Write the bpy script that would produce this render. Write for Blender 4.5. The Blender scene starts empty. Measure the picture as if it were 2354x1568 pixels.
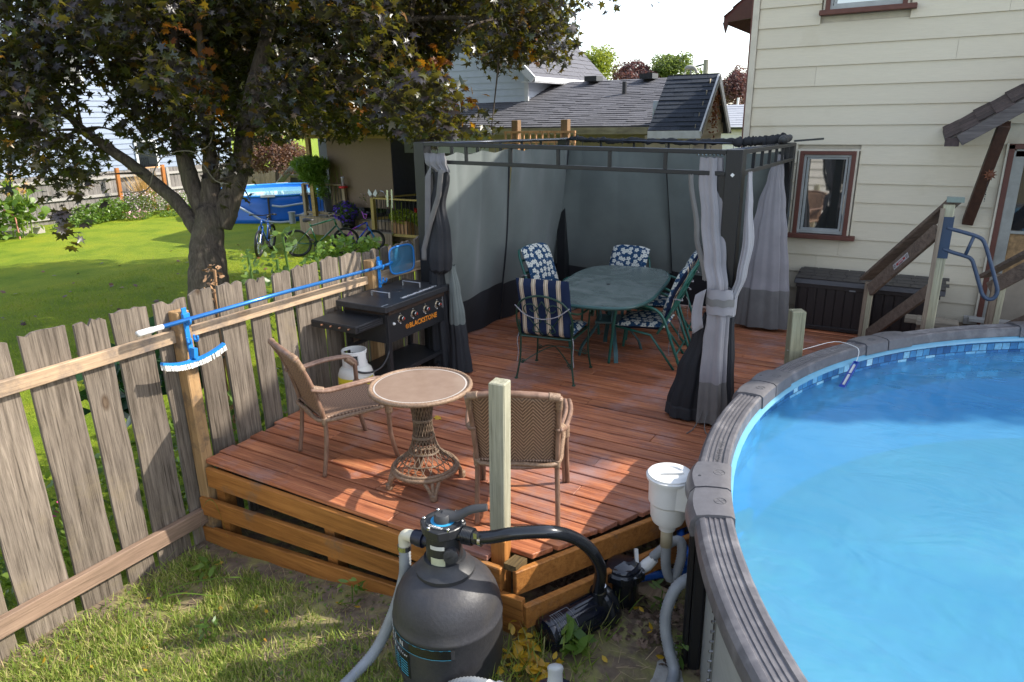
import bpy, bmesh, math, random
import numpy as np
from mathutils import Vector, Matrix
from math import sin, cos, pi, radians, sqrt, atan2

random.seed(7)
NR = np.random.RandomState(11)
sc = bpy.context.scene
COL = sc.collection

# ------------------------------------------------------------------ camera, world, sun, exposure
cd = bpy.data.cameras.new('camera'); cam = bpy.data.objects.new('camera', cd); COL.objects.link(cam)
cd.sensor_width = 36.0; cd.lens = 1590.67 / 2354.0 * 36.0; cd.clip_start = 0.05; cd.clip_end = 2000
_th, _ya, _ro = radians(17.874), radians(30.562), radians(1.0567)
_F = Vector((-sin(_ya) * cos(_th), cos(_ya) * cos(_th), -sin(_th)))
_R = Vector((cos(_ya), sin(_ya), 0)); _U = _R.cross(_F)
_R2 = _R * cos(_ro) - _U * sin(_ro); _U2 = _U * cos(_ro) + _R * sin(_ro)
m = Matrix((_R2, _U2, -_F)).transposed().to_4x4(); m.translation = Vector((0, 0, 2.35)); cam.matrix_world = m
sc.camera = cam

SUN_AZ, SUN_EL = 60.0, 39.0           # azimuth from +Y towards +X
w = bpy.data.worlds.new('World'); sc.world = w; w.use_nodes = True
nt = w.node_tree; bg = nt.nodes['Background']
sky = nt.nodes.new('ShaderNodeTexSky'); sky.sky_type = 'NISHITA'; sky.sun_disc = False
sky.sun_elevation = radians(SUN_EL); sky.sun_rotation = radians(SUN_AZ)
sky.air_density = 1.0; sky.dust_density = 1.0; sky.ozone_density = 1.0
hs_ = nt.nodes.new('ShaderNodeHueSaturation'); hs_.inputs['Saturation'].default_value = 0.62
nt.links.new(sky.outputs[0], hs_.inputs['Color']); nt.links.new(hs_.outputs[0], bg.inputs[0]); bg.inputs[1].default_value = 0.15
sd = bpy.data.lights.new('sun', 'SUN'); sd.energy = 2.6; sd.angle = radians(0.53); sd.color = (1.0, 0.93, 0.82)
sun = bpy.data.objects.new('sun', sd); COL.objects.link(sun)
SD = Vector((sin(radians(SUN_AZ)) * cos(radians(SUN_EL)), cos(radians(SUN_AZ)) * cos(radians(SUN_EL)), sin(radians(SUN_EL))))
sun.rotation_euler = SD.to_track_quat('Z', 'Y').to_euler(); sun.location = SD * 40
sc.view_settings.view_transform = 'Standard'; sc.view_settings.look = 'None'
sc.view_settings.gamma = 1.0; sc.view_settings.use_curve_mapping = False
sc.view_settings.exposure = 1.50

# ------------------------------------------------------------------ materials
def newmat(name):
    mt = bpy.data.materials.new(name); mt.use_nodes = True
    return mt, mt.node_tree, mt.node_tree.nodes['Principled BSDF']
def c4(c): return (c[0], c[1], c[2], 1.0)
def N(t, kind, **kw):
    n = t.nodes.new(kind)
    for k, v in kw.items(): setattr(n, k, v)
    return n
def mixc(t, a, b, f, typ='MIX'):
    n = N(t, 'ShaderNodeMix', data_type='RGBA', blend_type=typ)
    for sock, val in ((n.inputs[6], a), (n.inputs[7], b), (n.inputs[0], f)):
        if hasattr(val, 'is_linked') or hasattr(val, 'links'): t.links.new(val, sock)
        elif isinstance(val, (int, float)): sock.default_value = val
        else: sock.default_value = c4(val)
    return n.outputs[2]
def ramp(t, fac, stops):
    n = N(t, 'ShaderNodeValToRGB'); r = n.color_ramp
    r.elements[0].position = stops[0][0]; r.elements[0].color = c4(stops[0][1])
    r.elements[1].position = stops[-1][0]; r.elements[1].color = c4(stops[-1][1])
    for p, c in stops[1:-1]:
        e = r.elements.new(p); e.color = c4(c)
    t.links.new(fac, n.inputs[0]); return n.outputs[0]
def math_(t, op, a, b=None, c=None):
    n = N(t, 'ShaderNodeMath', operation=op)
    for i, v in enumerate((a, b, c)):
        if v is None: continue
        if isinstance(v, (int, float)): n.inputs[i].default_value = v
        else: t.links.new(v, n.inputs[i])
    return n.outputs[0]
def coords(t, stretch=(1, 1, 1), rnd=True, uv=False):
    tc = N(t, 'ShaderNodeTexCoord'); mp = N(t, 'ShaderNodeMapping')
    mp.inputs['Scale'].default_value = stretch
    src = tc.outputs['UV' if uv else 'Object']
    if rnd:
        oi = N(t, 'ShaderNodeObjectInfo'); cm = N(t, 'ShaderNodeCombineXYZ')
        k = math_(t, 'MULTIPLY', oi.outputs['Random'], 37.0)
        for i in range(3): t.links.new(k, cm.inputs[i])
        va = N(t, 'ShaderNodeVectorMath', operation='ADD')
        t.links.new(src, va.inputs[0]); t.links.new(cm.outputs[0], va.inputs[1]); src = va.outputs[0]
    t.links.new(src, mp.inputs[0]); return mp.outputs[0]
def noise(t, vec, scale, detail=4, rough=0.6, dist=0.0):
    n = N(t, 'ShaderNodeTexNoise'); n.inputs['Scale'].default_value = scale
    n.inputs['Detail'].default_value = detail; n.inputs['Roughness'].default_value = rough
    n.inputs['Distortion'].default_value = dist
    t.links.new(vec, n.inputs['Vector']); return n.outputs['Fac']
def bump(t, bs, h, strength=0.3, dist=0.01):
    b = N(t, 'ShaderNodeBump'); b.inputs['Strength'].default_value = strength; b.inputs['Distance'].default_value = dist
    t.links.new(h, b.inputs['Height']); t.links.new(b.outputs[0], bs.inputs['Normal'])
def rndval(t, col, amt):
    oi = N(t, 'ShaderNodeObjectInfo'); hs = N(t, 'ShaderNodeHueSaturation')
    v = math_(t, 'MULTIPLY_ADD', oi.outputs['Random'], amt * 2, 1 - amt)
    t.links.new(v, hs.inputs['Value']); t.links.new(col, hs.inputs['Color']); return hs.outputs[0]
def M(name, c1, c2=None, scale=8, stretch=(1, 1, 1), rough=0.6, metal=0.0, bmp=0.0, rnd=0.0, spot=None, spotscale=2.5, spotthr=(0.5, 0.7), spec=0.5, coat=0.0, detail=5, sheen=0.0):
    mt, t, bs = newmat(name)
    bs.inputs['Roughness'].default_value = rough; bs.inputs['Metallic'].default_value = metal
    bs.inputs['Specular IOR Level'].default_value = spec; bs.inputs['Coat Weight'].default_value = coat
    bs.inputs['Sheen Weight'].default_value = sheen
    c2 = c2 or tuple(x * 0.8 for x in c1)
    v = coords(t, stretch, rnd=rnd > 0)
    n1 = noise(t, v, scale, detail)
    col = ramp(t, n1, [(0.3, c2), (0.7, c1)])
    if spot:
        v2 = coords(t, (1, 1, 1), rnd=False)
        n2 = noise(t, v2, spotscale, 5, 0.65)
        f = ramp(t, n2, [(spotthr[0], (0, 0, 0)), (spotthr[1], (1, 1, 1))])
        col = mixc(t, col, spot, f)
    if rnd: col = rndval(t, col, rnd)
    t.links.new(col, bs.inputs['Base Color'])
    if bmp: bump(t, bs, n1, bmp, 0.01)
    mt.diffuse_color = c4(c1)
    return mt
def wood(name, light, mid, dark, axis=0, rough=0.75, rnd=0.12, stain=None, stainthr=(0.55, 0.68), bmp=0.5, gs=1.0, knots=0.5, spec=0.3, crack=0.35):
    mt, t, bs = newmat(name)
    bs.inputs['Roughness'].default_value = rough; bs.inputs['Specular IOR Level'].default_value = spec
    st = [14 * gs, 14 * gs, 14 * gs]; st[axis] = 0.7 * gs
    v = coords(t, tuple(st)); g = noise(t, v, 2.2, 8, 0.72, 0.25)
    col = ramp(t, g, [(0.28, dark), (0.5, mid), (0.72, light)])
    st2 = [60 * gs, 60 * gs, 60 * gs]; st2[axis] = 1.6 * gs
    v2 = coords(t, tuple(st2)); g2 = noise(t, v2, 1.5, 3, 0.5, 0.3)
    fine = ramp(t, g2, [(0.3, tuple(x * 0.35 for x in dark)), (0.42, (1, 1, 1))])
    col = mixc(t, col, fine, crack, 'MULTIPLY')
    v3 = coords(t, tuple(1.0 if i != axis else 0.45 for i in range(3)))
    vo = N(t, 'ShaderNodeTexVoronoi'); vo.inputs['Scale'].default_value = 3.4; t.links.new(v3, vo.inputs['Vector'])
    kn = ramp(t, vo.outputs['Distance'], [(0.02, (0.22, 0.15, 0.1)), (0.05, (0.75, 0.65, 0.55)), (0.075, (0.4, 0.32, 0.26)), (0.12, (1, 1, 1))])
    col = mixc(t, col, kn, knots, 'MULTIPLY')
    big = noise(t, coords(t, (1, 1, 1), rnd=False), 1.3, 5, 0.6)
    sh = ramp(t, big, [(0.3, (0.72, 0.72, 0.74)), (0.7, (1.15, 1.12, 1.1))])
    col = mixc(t, col, sh, 0.8, 'MULTIPLY')
    if stain:
        f = ramp(t, noise(t, coords(t, (1, 1, 1), rnd=False), 2.1, 6, 0.7), [(stainthr[0], (0, 0, 0)), (stainthr[1], (1, 1, 1))])
        col = mixc(t, col, stain, f)
    col = rndval(t, col, rnd)
    t.links.new(col, bs.inputs['Base Color'])
    hh = math_(t, 'ADD', math_(t, 'MULTIPLY', g, 0.6), math_(t, 'MULTIPLY', g2, 0.8))
    bump(t, bs, hh, bmp, 0.006)
    return mt
def leafmat(name, stops, trans=(0.2, 0.12, 0.02), tw=0.35, rough=0.38, spec=0.5):
    mt, t, bs = newmat(name)
    g = N(t, 'ShaderNodeNewGeometry')
    col = ramp(t, g.outputs['Random Per Island'], stops)
    t.links.new(col, bs.inputs['Base Color']); bs.inputs['Roughness'].default_value = rough
    bs.inputs['Specular IOR Level'].default_value = spec
    tr = N(t, 'ShaderNodeBsdfTranslucent'); c = mixc(t, col, trans, 0.55); t.links.new(c, tr.inputs[0])
    mx = N(t, 'ShaderNodeMixShader'); mx.inputs[0].default_value = tw
    t.links.new(bs.outputs[0], mx.inputs[1]); t.links.new(tr.outputs[0], mx.inputs[2])
    t.links.new(mx.outputs[0], t.nodes['Material Output'].inputs['Surface'])
    return mt

# ------------------------------------------------------------------ objects
def wloc(o):
    v = Vector((0, 0, 0))
    while o is not None: v += o.location; o = o.parent
    return v
def tag(o, label=None, cat=None, group=None, kind=None):
    if label: o['label'] = label
    if cat: o['category'] = cat
    if group: o['group'] = group
    if kind: o['kind'] = kind
    return o
def thing(name, label, cat, loc=(0, 0, 0), group=None):
    o = bpy.data.objects.new(name, None); o.location = loc; o.empty_display_size = 0.1
    COL.objects.link(o); return tag(o, label, cat, group)
def copy_tree(o, parent=None):
    c = o.copy(); COL.objects.link(c)
    if parent is not None: c.parent = parent
    for ch in [x for x in bpy.data.objects if x.parent == o]: copy_tree(ch, c)
    return c
def rotz(a): return Matrix.Rotation(a, 3, 'Z')

class MB:
    def __init__(s): s.v = []; s.f = []; s.m = []; s.uv = []; s.hasuv = False
    def add(s, vs, fs, m=0, uvs=None):
        b = len(s.v); s.v.extend([tuple(p) for p in vs])
        for i, f in enumerate(fs):
            s.f.append(tuple(b + j for j in f)); s.m.append(m)
            if uvs is not None: s.uv.append([uvs[j] for j in f]); s.hasuv = True
            else: s.uv.append(None)
        return s
    def box(s, c, d, rot=None, m=0):
        x, y, z = d[0] / 2, d[1] / 2, d[2] / 2
        vs = [Vector(p) for p in ((-x, -y, -z), (x, -y, -z), (x, y, -z), (-x, y, -z), (-x, -y, z), (x, -y, z), (x, y, z), (-x, y, z))]
        if rot is not None: vs = [rot @ p for p in vs]
        c = Vector(c)
        return s.add([p + c for p in vs], [(0, 3, 2, 1), (4, 5, 6, 7), (0, 1, 5, 4), (1, 2, 6, 5), (2, 3, 7, 6), (3, 0, 4, 7)], m)
    def beam(s, p0, p1, w_, h, up=(0, 0, 1), m=0):
        p0, p1 = Vector(p0), Vector(p1); d = p1 - p0; L = d.length; d = d.normalized(); up = Vector(up)
        sd_ = d.cross(up)
        if sd_.length < 1e-4: sd_ = d.cross(Vector((1, 0, 0)))
        sd_.normalize(); u = sd_.cross(d)
        return s.box((p0 + p1) / 2, (L, w_, h), Matrix((d, sd_, u)).transposed(), m)
    def quadprism(s, poly, z0, z1, m=0):      # poly of (x,y), extruded
        n = len(poly); vs = [(p[0], p[1], z0) for p in poly] + [(p[0], p[1], z1) for p in poly]
        fs = [tuple(range(n - 1, -1, -1)), tuple(range(n, 2 * n))] + [(i, (i + 1) % n, n + (i + 1) % n, n + i) for i in range(n)]
        return s.add(vs, fs, m)
    def prism(s, poly, off, m=0):      # poly of 3D points, extruded by a vector
        n = len(poly); off = Vector(off); poly = [Vector(p) for p in poly]
        fs = [tuple(range(n - 1, -1, -1)), tuple(range(n, 2 * n))] + [(i, (i + 1) % n, n + (i + 1) % n, n + i) for i in range(n)]
        return s.add(poly + [p + off for p in poly], fs, m)
    def tube(s, pts, r, n=8, closed=False, m=0, caps=True, flat=1.0):
        pts = [Vector(p) for p in pts]; k = len(pts)
        rr = [r] * k if isinstance(r, (int, float)) else list(r)
        tang = []
        for i in range(k):
            a = pts[(i - 1) % k] if closed or i > 0 else pts[i]
            b = pts[(i + 1) % k] if closed or i < k - 1 else pts[i]
            tang.append((b - a).normalized())
        nrm = tang[0].orthogonal().normalized(); vs = []
        for i in range(k):
            nrm = (nrm - tang[i] * nrm.dot(tang[i]))
            if nrm.length < 1e-5: nrm = tang[i].orthogonal()
            nrm.normalize(); bn = tang[i].cross(nrm)
            for j in range(n):
                a = 2 * pi * j / n; vs.append(pts[i] + (nrm * cos(a) + bn * sin(a) * flat) * rr[i])
        fs = []
        for i in range(k if closed else k - 1):
            i2 = (i + 1) % k
            for j in range(n):
                j2 = (j + 1) % n; fs.append((i * n + j, i * n + j2, i2 * n + j2, i2 * n + j))
        if not closed and caps: fs += [tuple(range(n - 1, -1, -1)), tuple(range((k - 1) * n, k * n))]
        return s.add(vs, fs, m)
    def lathe(s, prof, c=(0, 0, 0), n=24, rot=None, m=0, wob=None, caps=True):
        vs = []; c = Vector(c)
        for r, z in prof:
            for j in range(n):
                a = 2 * pi * j / n; rr = r * (wob(a, z) if wob else 1)
                p = Vector((rr * cos(a), rr * sin(a), z)); vs.append((rot @ p if rot is not None else p) + c)
        fs = []; k = len(prof)
        for i in range(k - 1):
            for j in range(n):
                j2 = (j + 1) % n; fs.append((i * n + j, i * n + j2, (i + 1) * n + j2, (i + 1) * n + j))
        if caps and prof[0][0] > 1e-6: fs.append(tuple(range(n - 1, -1, -1)))
        if caps and prof[-1][0] > 1e-6: fs.append(tuple(range((k - 1) * n, k * n)))
        return s.add(vs, fs, m)
    def disc(s, c, r, n=64, m=0):
        c = Vector(c); return s.add([c + Vector((r * cos(2 * pi * i / n), r * sin(2 * pi * i / n), 0)) for i in range(n)], [tuple(range(n))], m)
    def sheet(s, fn, nu, nv, m=0, thick=0.0, su=1.0, sv=1.0):
        P = [[Vector(fn(i / nu, j / nv)) for i in range(nu + 1)] for j in range(nv + 1)]
        vs = [p for row in P for p in row]; uvs = [(i / nu * su, j / nv * sv) for j in range(nv + 1) for i in range(nu + 1)]
        fs = [(j * (nu + 1) + i, j * (nu + 1) + i + 1, (j + 1) * (nu + 1) + i + 1, (j + 1) * (nu + 1) + i) for j in range(nv) for i in range(nu)]
        if thick:
            vs2 = []
            for j in range(nv + 1):
                for i in range(nu + 1):
                    a = P[j][min(i + 1, nu)] - P[j][max(i - 1, 0)]; b = P[min(j + 1, nv)][i] - P[max(j - 1, 0)][i]
                    nn = a.cross(b)
                    nn = nn.normalized() if nn.length > 1e-9 else Vector((0, 0, 1))
                    vs2.append(P[j][i] - nn * thick)
            K = len(vs); fs2 = [tuple(K + q for q in reversed(f)) for f in fs]
            bd = [(0, i, 0, i + 1) for i in range(nu)] + [(j, nu, j + 1, nu) for j in range(nv)] + [(nv, i + 1, nv, i) for i in reversed(range(nu))] + [(j + 1, 0, j, 0) for j in reversed(range(nv))]
            fs3 = []
            for (j1, i1, j2, i2) in bd:
                a = j1 * (nu + 1) + i1; b = j2 * (nu + 1) + i2; fs3.append((b, a, K + a, K + b))
            return s.add(vs + vs2, fs + fs2 + fs3, m, uvs + uvs)
        return s.add(vs, fs, m, uvs)
    def obj(s, name, mats, parent=None, smooth=False, kind=None, label=None, bevel=0.0, sub=0, auto=None):
        me = bpy.data.meshes.new(name); off = wloc(parent) if parent is not None else Vector((0, 0, 0))
        me.from_pydata([(p[0] - off.x, p[1] - off.y, p[2] - off.z) for p in s.v], [], s.f)
        if not isinstance(mats, (list, tuple)): mats = [mats]
        for mt in mats: me.materials.append(mt)
        if len(mats) > 1: me.polygons.foreach_set('material_index', s.m)
        if s.hasuv:
            ul = me.uv_layers.new(name='UVMap'); k = 0
            for fi, f in enumerate(s.f):
                u = s.uv[fi]
                for j in range(len(f)):
                    ul.data[k].uv = u[j] if u else (0, 0); k += 1
        if smooth: me.polygons.foreach_set('use_smooth', [True] * len(me.polygons))
        me.update()
        o = bpy.data.objects.new(name, me); COL.objects.link(o)
        if parent is not None: o.parent = parent
        if bevel:
            md = o.modifiers.new('bevel', 'BEVEL'); md.width = bevel; md.segments = 1 if not smooth else 2; md.limit_method = 'ANGLE'; md.angle_limit = radians(40)
        if sub:
            md = o.modifiers.new('sub', 'SUBSURF'); md.levels = sub; md.render_levels = sub
        if auto and smooth:
            try: me.set_sharp_from_angle(angle=radians(auto))
            except Exception: pass
        if kind: o['kind'] = kind
        if label: o['label'] = label
        return o
def smooth_path(pts, n=6, closed=False):
    pts = [Vector(p) for p in pts]; out = []; k = len(pts)
    rng = range(k) if closed else range(k - 1)
    for i in rng:
        p0 = pts[(i - 1) % k] if closed or i > 0 else pts[i]; p1 = pts[i]; p2 = pts[(i + 1) % k]
        p3 = pts[(i + 2) % k] if closed or i < k - 2 else p2
        for j in range(n):
            t = j / n
            out.append(0.5 * ((2 * p1) + (-p0 + p2) * t + (2 * p0 - 5 * p1 + 4 * p2 - p3) * t * t + (-p0 + 3 * p1 - 3 * p2 + p3) * t ** 3))
    if not closed: out.append(pts[-1])
    return out
def text(name, body, size, origin, xdir, ydir, mat, parent, depth=0.0006, align='LEFT', bold=0.0):
    cu = bpy.data.curves.new(name, 'FONT'); cu.body = body; cu.size = size; cu.extrude = depth; cu.align_x = align; cu.offset = bold
    cu.resolution_u = 2
    tmp = bpy.data.objects.new(name + '_src', cu); COL.objects.link(tmp)
    me = bpy.data.meshes.new_from_object(tmp); bpy.data.objects.remove(tmp)
    x = Vector(xdir).normalized(); z = x.cross(Vector(ydir)).normalized(); y = z.cross(x)
    R = Matrix((x, y, z)).transposed().to_4x4(); R.translation = Vector(origin) - wloc(parent)
    me.transform(R); me.materials.clear(); me.materials.append(mat)
    o = bpy.data.objects.new(name, me); COL.objects.link(o); o.parent = parent; return o

# many small faces (leaves, blades) as one mesh, built with numpy
MAPLE = (np.array([(0, -.5), (.10, -.30), (.40, -.40), (.30, -.16), (.55, .06), (.32, .10), (.36, .34), (.14, .22), (0, .58),
                   (-.14, .22), (-.36, .34), (-.32, .10), (-.55, .06), (-.30, -.16), (-.40, -.40), (-.10, -.30), (0, -.06)]),
         [(16, i, (i + 1) % 16) for i in range(16)])
MAPLE2 = (np.array([(0, -.5), (.12, -.26), (.44, -.38), (.26, -.08), (.60, .12), (.18, .14), (0, .66), (-.18, .14), (-.60, .12), (-.26, -.08), (-.44, -.38), (-.12, -.26), (0, -.04)]), [(12, i, (i + 1) % 12) for i in range(12)])
OVAL = (np.array([(0, -.5), (.26, -.18), (.24, .18), (0, .5), (-.24, .18), (-.26, -.18)]), [(0, 1, 2), (0, 2, 3), (0, 3, 4), (0, 4, 5)])
BLADE = (np.array([(-.05, 0), (.05, 0), (.035, .5), (-.035, .5), (0, 1.0)]), [(0, 1, 2), (0, 2, 3), (3, 2, 4)])
def scatter(name, P, size, tmpl, mat, parent=None, up=0.3, fold=0.15, kind='stuff', rs=None, stand=False, lean=0.5, droop=0.0):
    rs = rs or NR; P = np.asarray(P, float); n = len(P); T, F = tmpl; k = len(T)
    size = np.broadcast_to(size, (n,)).reshape(n, 1, 1)
    if stand:     # blades rising from the ground
        a = rs.uniform(0, 2 * pi, n); ln = rs.uniform(0, lean, n); b = rs.uniform(0, 2 * pi, n)
        Y = np.stack([ln * np.cos(b), ln * np.sin(b), np.ones(n)], 1); Y /= np.linalg.norm(Y, axis=1)[:, None]
        X = np.stack([np.cos(a), np.sin(a), np.zeros(n)], 1)
    else:
        Z = rs.normal(size=(n, 3)); Z[:, 2] = np.abs(Z[:, 2]) + up; Z /= np.linalg.norm(Z, axis=1)[:, None]
        Y = rs.normal(size=(n, 3)); Y[:, 2] -= droop; Y -= (Y * Z).sum(1)[:, None] * Z; Y /= np.linalg.norm(Y, axis=1)[:, None]
        X = np.cross(Y, Z)
    Zn = np.cross(X, Y)
    V = P[:, None, :] + size * (T[None, :, 0, None] * X[:, None, :] + T[None, :, 1, None] * Y[:, None, :])
    if fold and not stand: V += -size * fold * (np.abs(T[:, 0]) * 1.2 + 0.6 * T[:, 1] ** 2)[None, :, None] * Zn[:, None, :]
    if stand: V += size * 0.25 * (T[:, 1] ** 2)[None, :, None] * Zn[:, None, :]
    V = V.reshape(-1, 3)
    if parent is not None: V = V - np.array(wloc(parent))
    F = np.array(F); FF = (F[None, :, :] + (np.arange(n) * k)[:, None, None]).reshape(-1, 3)
    me = bpy.data.meshes.new(name); me.vertices.add(len(V)); me.vertices.foreach_set('co', V.ravel())
    me.loops.add(FF.size); me.loops.foreach_set('vertex_index', FF.ravel().astype(np.int32))
    me.polygons.add(len(FF)); me.polygons.foreach_set('loop_start', np.arange(0, FF.size, 3, dtype=np.int32))
    try: me.polygons.foreach_set('loop_total', np.full(len(FF), 3, dtype=np.int32))
    except Exception: pass
    me.update(calc_edges=True); me.validate(); me.materials.append(mat)
    o = bpy.data.objects.new(name, me); COL.objects.link(o)
    if parent is not None: o.parent = parent
    if kind: o['kind'] = kind
    return o
def blob_pts(blobs, n, rs=None, shell=0.55):
    """points in a set of ellipsoids (x,y,z,rx,ry,rz); more near their surfaces"""
    rs = rs or NR; B = np.array(blobs, float); vol = B[:, 3] * B[:, 4] * B[:, 5]; idx = rs.choice(len(B), n, p=vol / vol.sum())
    d = rs.normal(size=(n, 3)); d /= np.linalg.norm(d, axis=1)[:, None]
    r = rs.uniform(0, 1, n) ** (1 / 3.0); r = np.where(rs.uniform(size=n) < shell, 0.75 + 0.3 * rs.uniform(size=n), r)
    return B[idx, :3] + d * r[:, None] * B[idx, 3:]
def gz(x, y):
    if x < -4.42: return -0.75
    t = min(max((x + 4.4) / 2.6, 0), 1); t = t * t * (3 - 2 * t)
    return -0.70 + 0.22 * t + (0.05 * min(1, max(0, (x + 2.6) / .8)) * min(1, max(0, (y - 2.3) / .5)) if x < -0.9 and y < 3.3 else 0)

# shared materials
m_black = M('black_metal', (0.012, 0.013, 0.015), rough=0.4, bmp=0.03, scale=60)
m_gun = M('gunmetal', (0.035, 0.036, 0.04), (0.025, 0.026, 0.03), rough=0.5, scale=120, bmp=0.05)
m_chrome = M('bright_metal', (0.6, 0.6, 0.6), rough=0.25, metal=1.0)
m_white = M('white_plastic', (0.72, 0.72, 0.70), (0.62, 0.62, 0.60), rough=0.35, scale=4)
m_cream = M('cream_plastic', (0.66, 0.62, 0.48), rough=0.4)
m_greyhose = M('grey_hose', (0.30, 0.32, 0.34), (0.22, 0.24, 0.26), rough=0.45, scale=10)
m_blackpl = M('black_plastic', (0.010, 0.012, 0.016), rough=0.22, scale=30, coat=0.3)
m_blue = M('bright_blue', (0.02, 0.22, 0.62), rough=0.35, scale=5)
m_blue_l = M('blue_aluminium', (0.05, 0.22, 0.58), (0.04, 0.18, 0.5), rough=0.18, metal=0.5)
m_greygreen = wood('weathered_post', (0.36, 0.33, 0.22), (0.28, 0.26, 0.17), (0.16, 0.14, 0.09), axis=2, rnd=0.08)
m_glass = M('dark_glass', (0.01, 0.012, 0.015), rough=0.04, spec=1.0)
# ------------------------------------------------------------------ ground
def build_ground():
    xs = [-400, -200, -100, -60, -40, -30] + [-25 + i * 1.0 for i in range(20)] + [-4.9, -4.6, -4.42, -4.40, -4.2] + [-4.0 + i * 0.15 for i in range(45)] + [3, 5, 8, 14, 30, 80, 200, 400]
    ys = [-60, -20, -5, -1, 0, 0.4] + [0.6 + i * 0.12 for i in range(32)] + [4.5 + i for i in range(26)] + [34, 45, 70, 110, 200, 400]
    mb = MB(); nx = len(xs); rs = random.Random(3)
    vs = []
    for y in ys:
        for x in xs:
            z = gz(x, y)
            if -4.3 < x < -0.5 and 0.6 < y < 4.4: z += rs.uniform(-0.012, 0.012)
            if x > 30 or x < -26 or y > 31: z = -0.8
            vs.append((x, y, z))
    fs = []
    for j in range(len(ys) - 1):
        for i in range(nx - 1): fs.append((j * nx + i, j * nx + i + 1, (j + 1) * nx + i + 1, (j + 1) * nx + i))
    mb.add(vs, fs)
    mb.m = [0 if xs[k % (nx - 1)] >= -4.43 else 1 for k in range(len(fs))]
    soil = M('soil', (0.21, 0.155, 0.105), (0.08, 0.058, 0.042), scale=14, rough=0.95, bmp=0.8, spot=(0.24, 0.22, 0.08), spotscale=5, spotthr=(0.45, 0.6))
    lawn, t, bs = newmat('lawn')
    n1 = noise(t, coords(t, (1, 1, 1), rnd=False), 90, 4, 0.7); n2 = noise(t, coords(t, (1, 1, 1), rnd=False), 1.1, 4, 0.6)
    a = ramp(t, n1, [(0.32, (0.08, 0.12, 0.008)), (0.5, (0.20, 0.27, 0.015)), (0.7, (0.34, 0.40, 0.04))])
    b = ramp(t, n2, [(0.3, (0.62, 0.75, 0.6)), (0.5, (1, 1, 1)), (0.7, (1.25, 1.08, 1.0))])
    t.links.new(mixc(t, a, b, 1.0, 'MULTIPLY'), bs.inputs['Base Color']); bs.inputs['Roughness'].default_value = 0.8
    bs.inputs['Specular IOR Level'].default_value = 0.15
    bump(t, bs, n1, 0.9, 0.03)
    return mb.obj('ground', [soil, lawn], kind='structure')
build_ground()

# ------------------------------------------------------------------ deck
m_deck = wood('deck_stain', (0.60, 0.255, 0.115), (0.38, 0.130, 0.058), (0.12, 0.034, 0.017), axis=0, rough=0.5, rnd=0.20, stain=(0.33, 0.20, 0.18), stainthr=(0.50, 0.72), spec=0.5, bmp=0.7, knots=0.6, crack=0.55)
m_fascia = wood('orange_stain', (0.50, 0.225, 0.060), (0.40, 0.165, 0.040), (0.22, 0.085, 0.022), axis=0, rough=0.55, rnd=0.12, stain=(0.20, 0.13, 0.08), stainthr=(0.60, 0.72), knots=0.6, crack=0.3)
m_rot = wood('rotten_end', (0.20, 0.13, 0.05), (0.10, 0.07, 0.03), (0.03, 0.02, 0.01), axis=1, rnd=0.2)
PCX, PCY = 2.752, 4.07
def deck_right(y):
    a = -1.70 + 0.555 * (y - 2.8)
    q = 3.57 ** 2 - (y - PCY) ** 2
    b = PCX - sqrt(q) if q > 0 else 1.9
    return min(a, b, 1.9)
deck = thing('deck', 'red stained wooden deck with orange fascia boards between the grey fence and the round pool', 'deck', (-2.5, 4, -0.1))
rs = random.Random(5); pitch = 0.1403
for k in range(42):
    y = 2.795 + k * pitch; wd = 0.1245
    xl = -4.335 + rs.uniform(-0.035, 0.05) if k else -4.285
    x0, x1 = deck_right(y), deck_right(y + wd)
    if k == 0: x0 = x1 = -1.84
    joints = sorted(rs.uniform(xl + 0.5, min(x0, x1) - 0.3) for _ in range(rs.choice([0, 1, 1, 2])))
    if k == 2: joints = [-2.9, -1.95]
    js = [xl] + joints; tz = rs.uniform(-0.0025, 0.0025)
    for i, a in enumerate(js):
        last = i == len(js) - 1
        b0, b1 = (x0, x1) if last else (js[i + 1] - 0.003, js[i + 1] - 0.003)
        if last and k > 1: b0 += rs.uniform(-.01, .015); b1 += rs.uniform(-.01, .015)
        z1 = tz + rs.uniform(-.001, .001); nseg = max(1, int((b0 - a) / 0.4)); mb = MB()
        ya, yb = y + rs.uniform(-.002, .002), y + wd + rs.uniform(-.002, .002)
        mb.quadprism([(a, ya), (b0, ya), (b1, yb), (a, yb)], z1 - 0.034, z1)
        mb.obj('board', m_deck, deck, bevel=0.0035)
mb = MB().quadprism([(-1.735, 2.80), (-1.655, 2.80), (-1.64, 2.90), (-1.72, 2.90)], -0.05, -0.012); mb.obj('board', m_rot, deck)
def plank(name, p0, p1, t, h, mat, parent, **kw):
    o = MB().beam(p0, p1, t, h).obj(name, mat, parent, bevel=0.005); return o
plank('fascia_board', (-4.26, 2.782, -0.125), (-1.735, 2.782, -0.108), 0.038, 0.152, m_fascia, deck)
plank('skirt_board', (-4.365, 2.765, -0.385), (-1.585, 2.765, -0.245), 0.04, 0.145, m_fascia, deck)
plank('skirt_board', (-4.40, 2.775, -0.655), (-1.60, 2.775, -0.425), 0.04, 0.15, m_fascia, deck)
d = Vector((0.555, 1, 0)).normalized(); nrm = Vector((d.y, -d.x, 0))
p = Vector((-1.675, 2.80, -0.115)) + nrm * 0.0
plank('fascia_board', p + nrm * 0.012, p + d * 1.75 + nrm * 0.012, 0.038, 0.155, m_fascia, deck)
p = Vector((-1.60, 2.76, -0.268)) + nrm * 0.0
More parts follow.
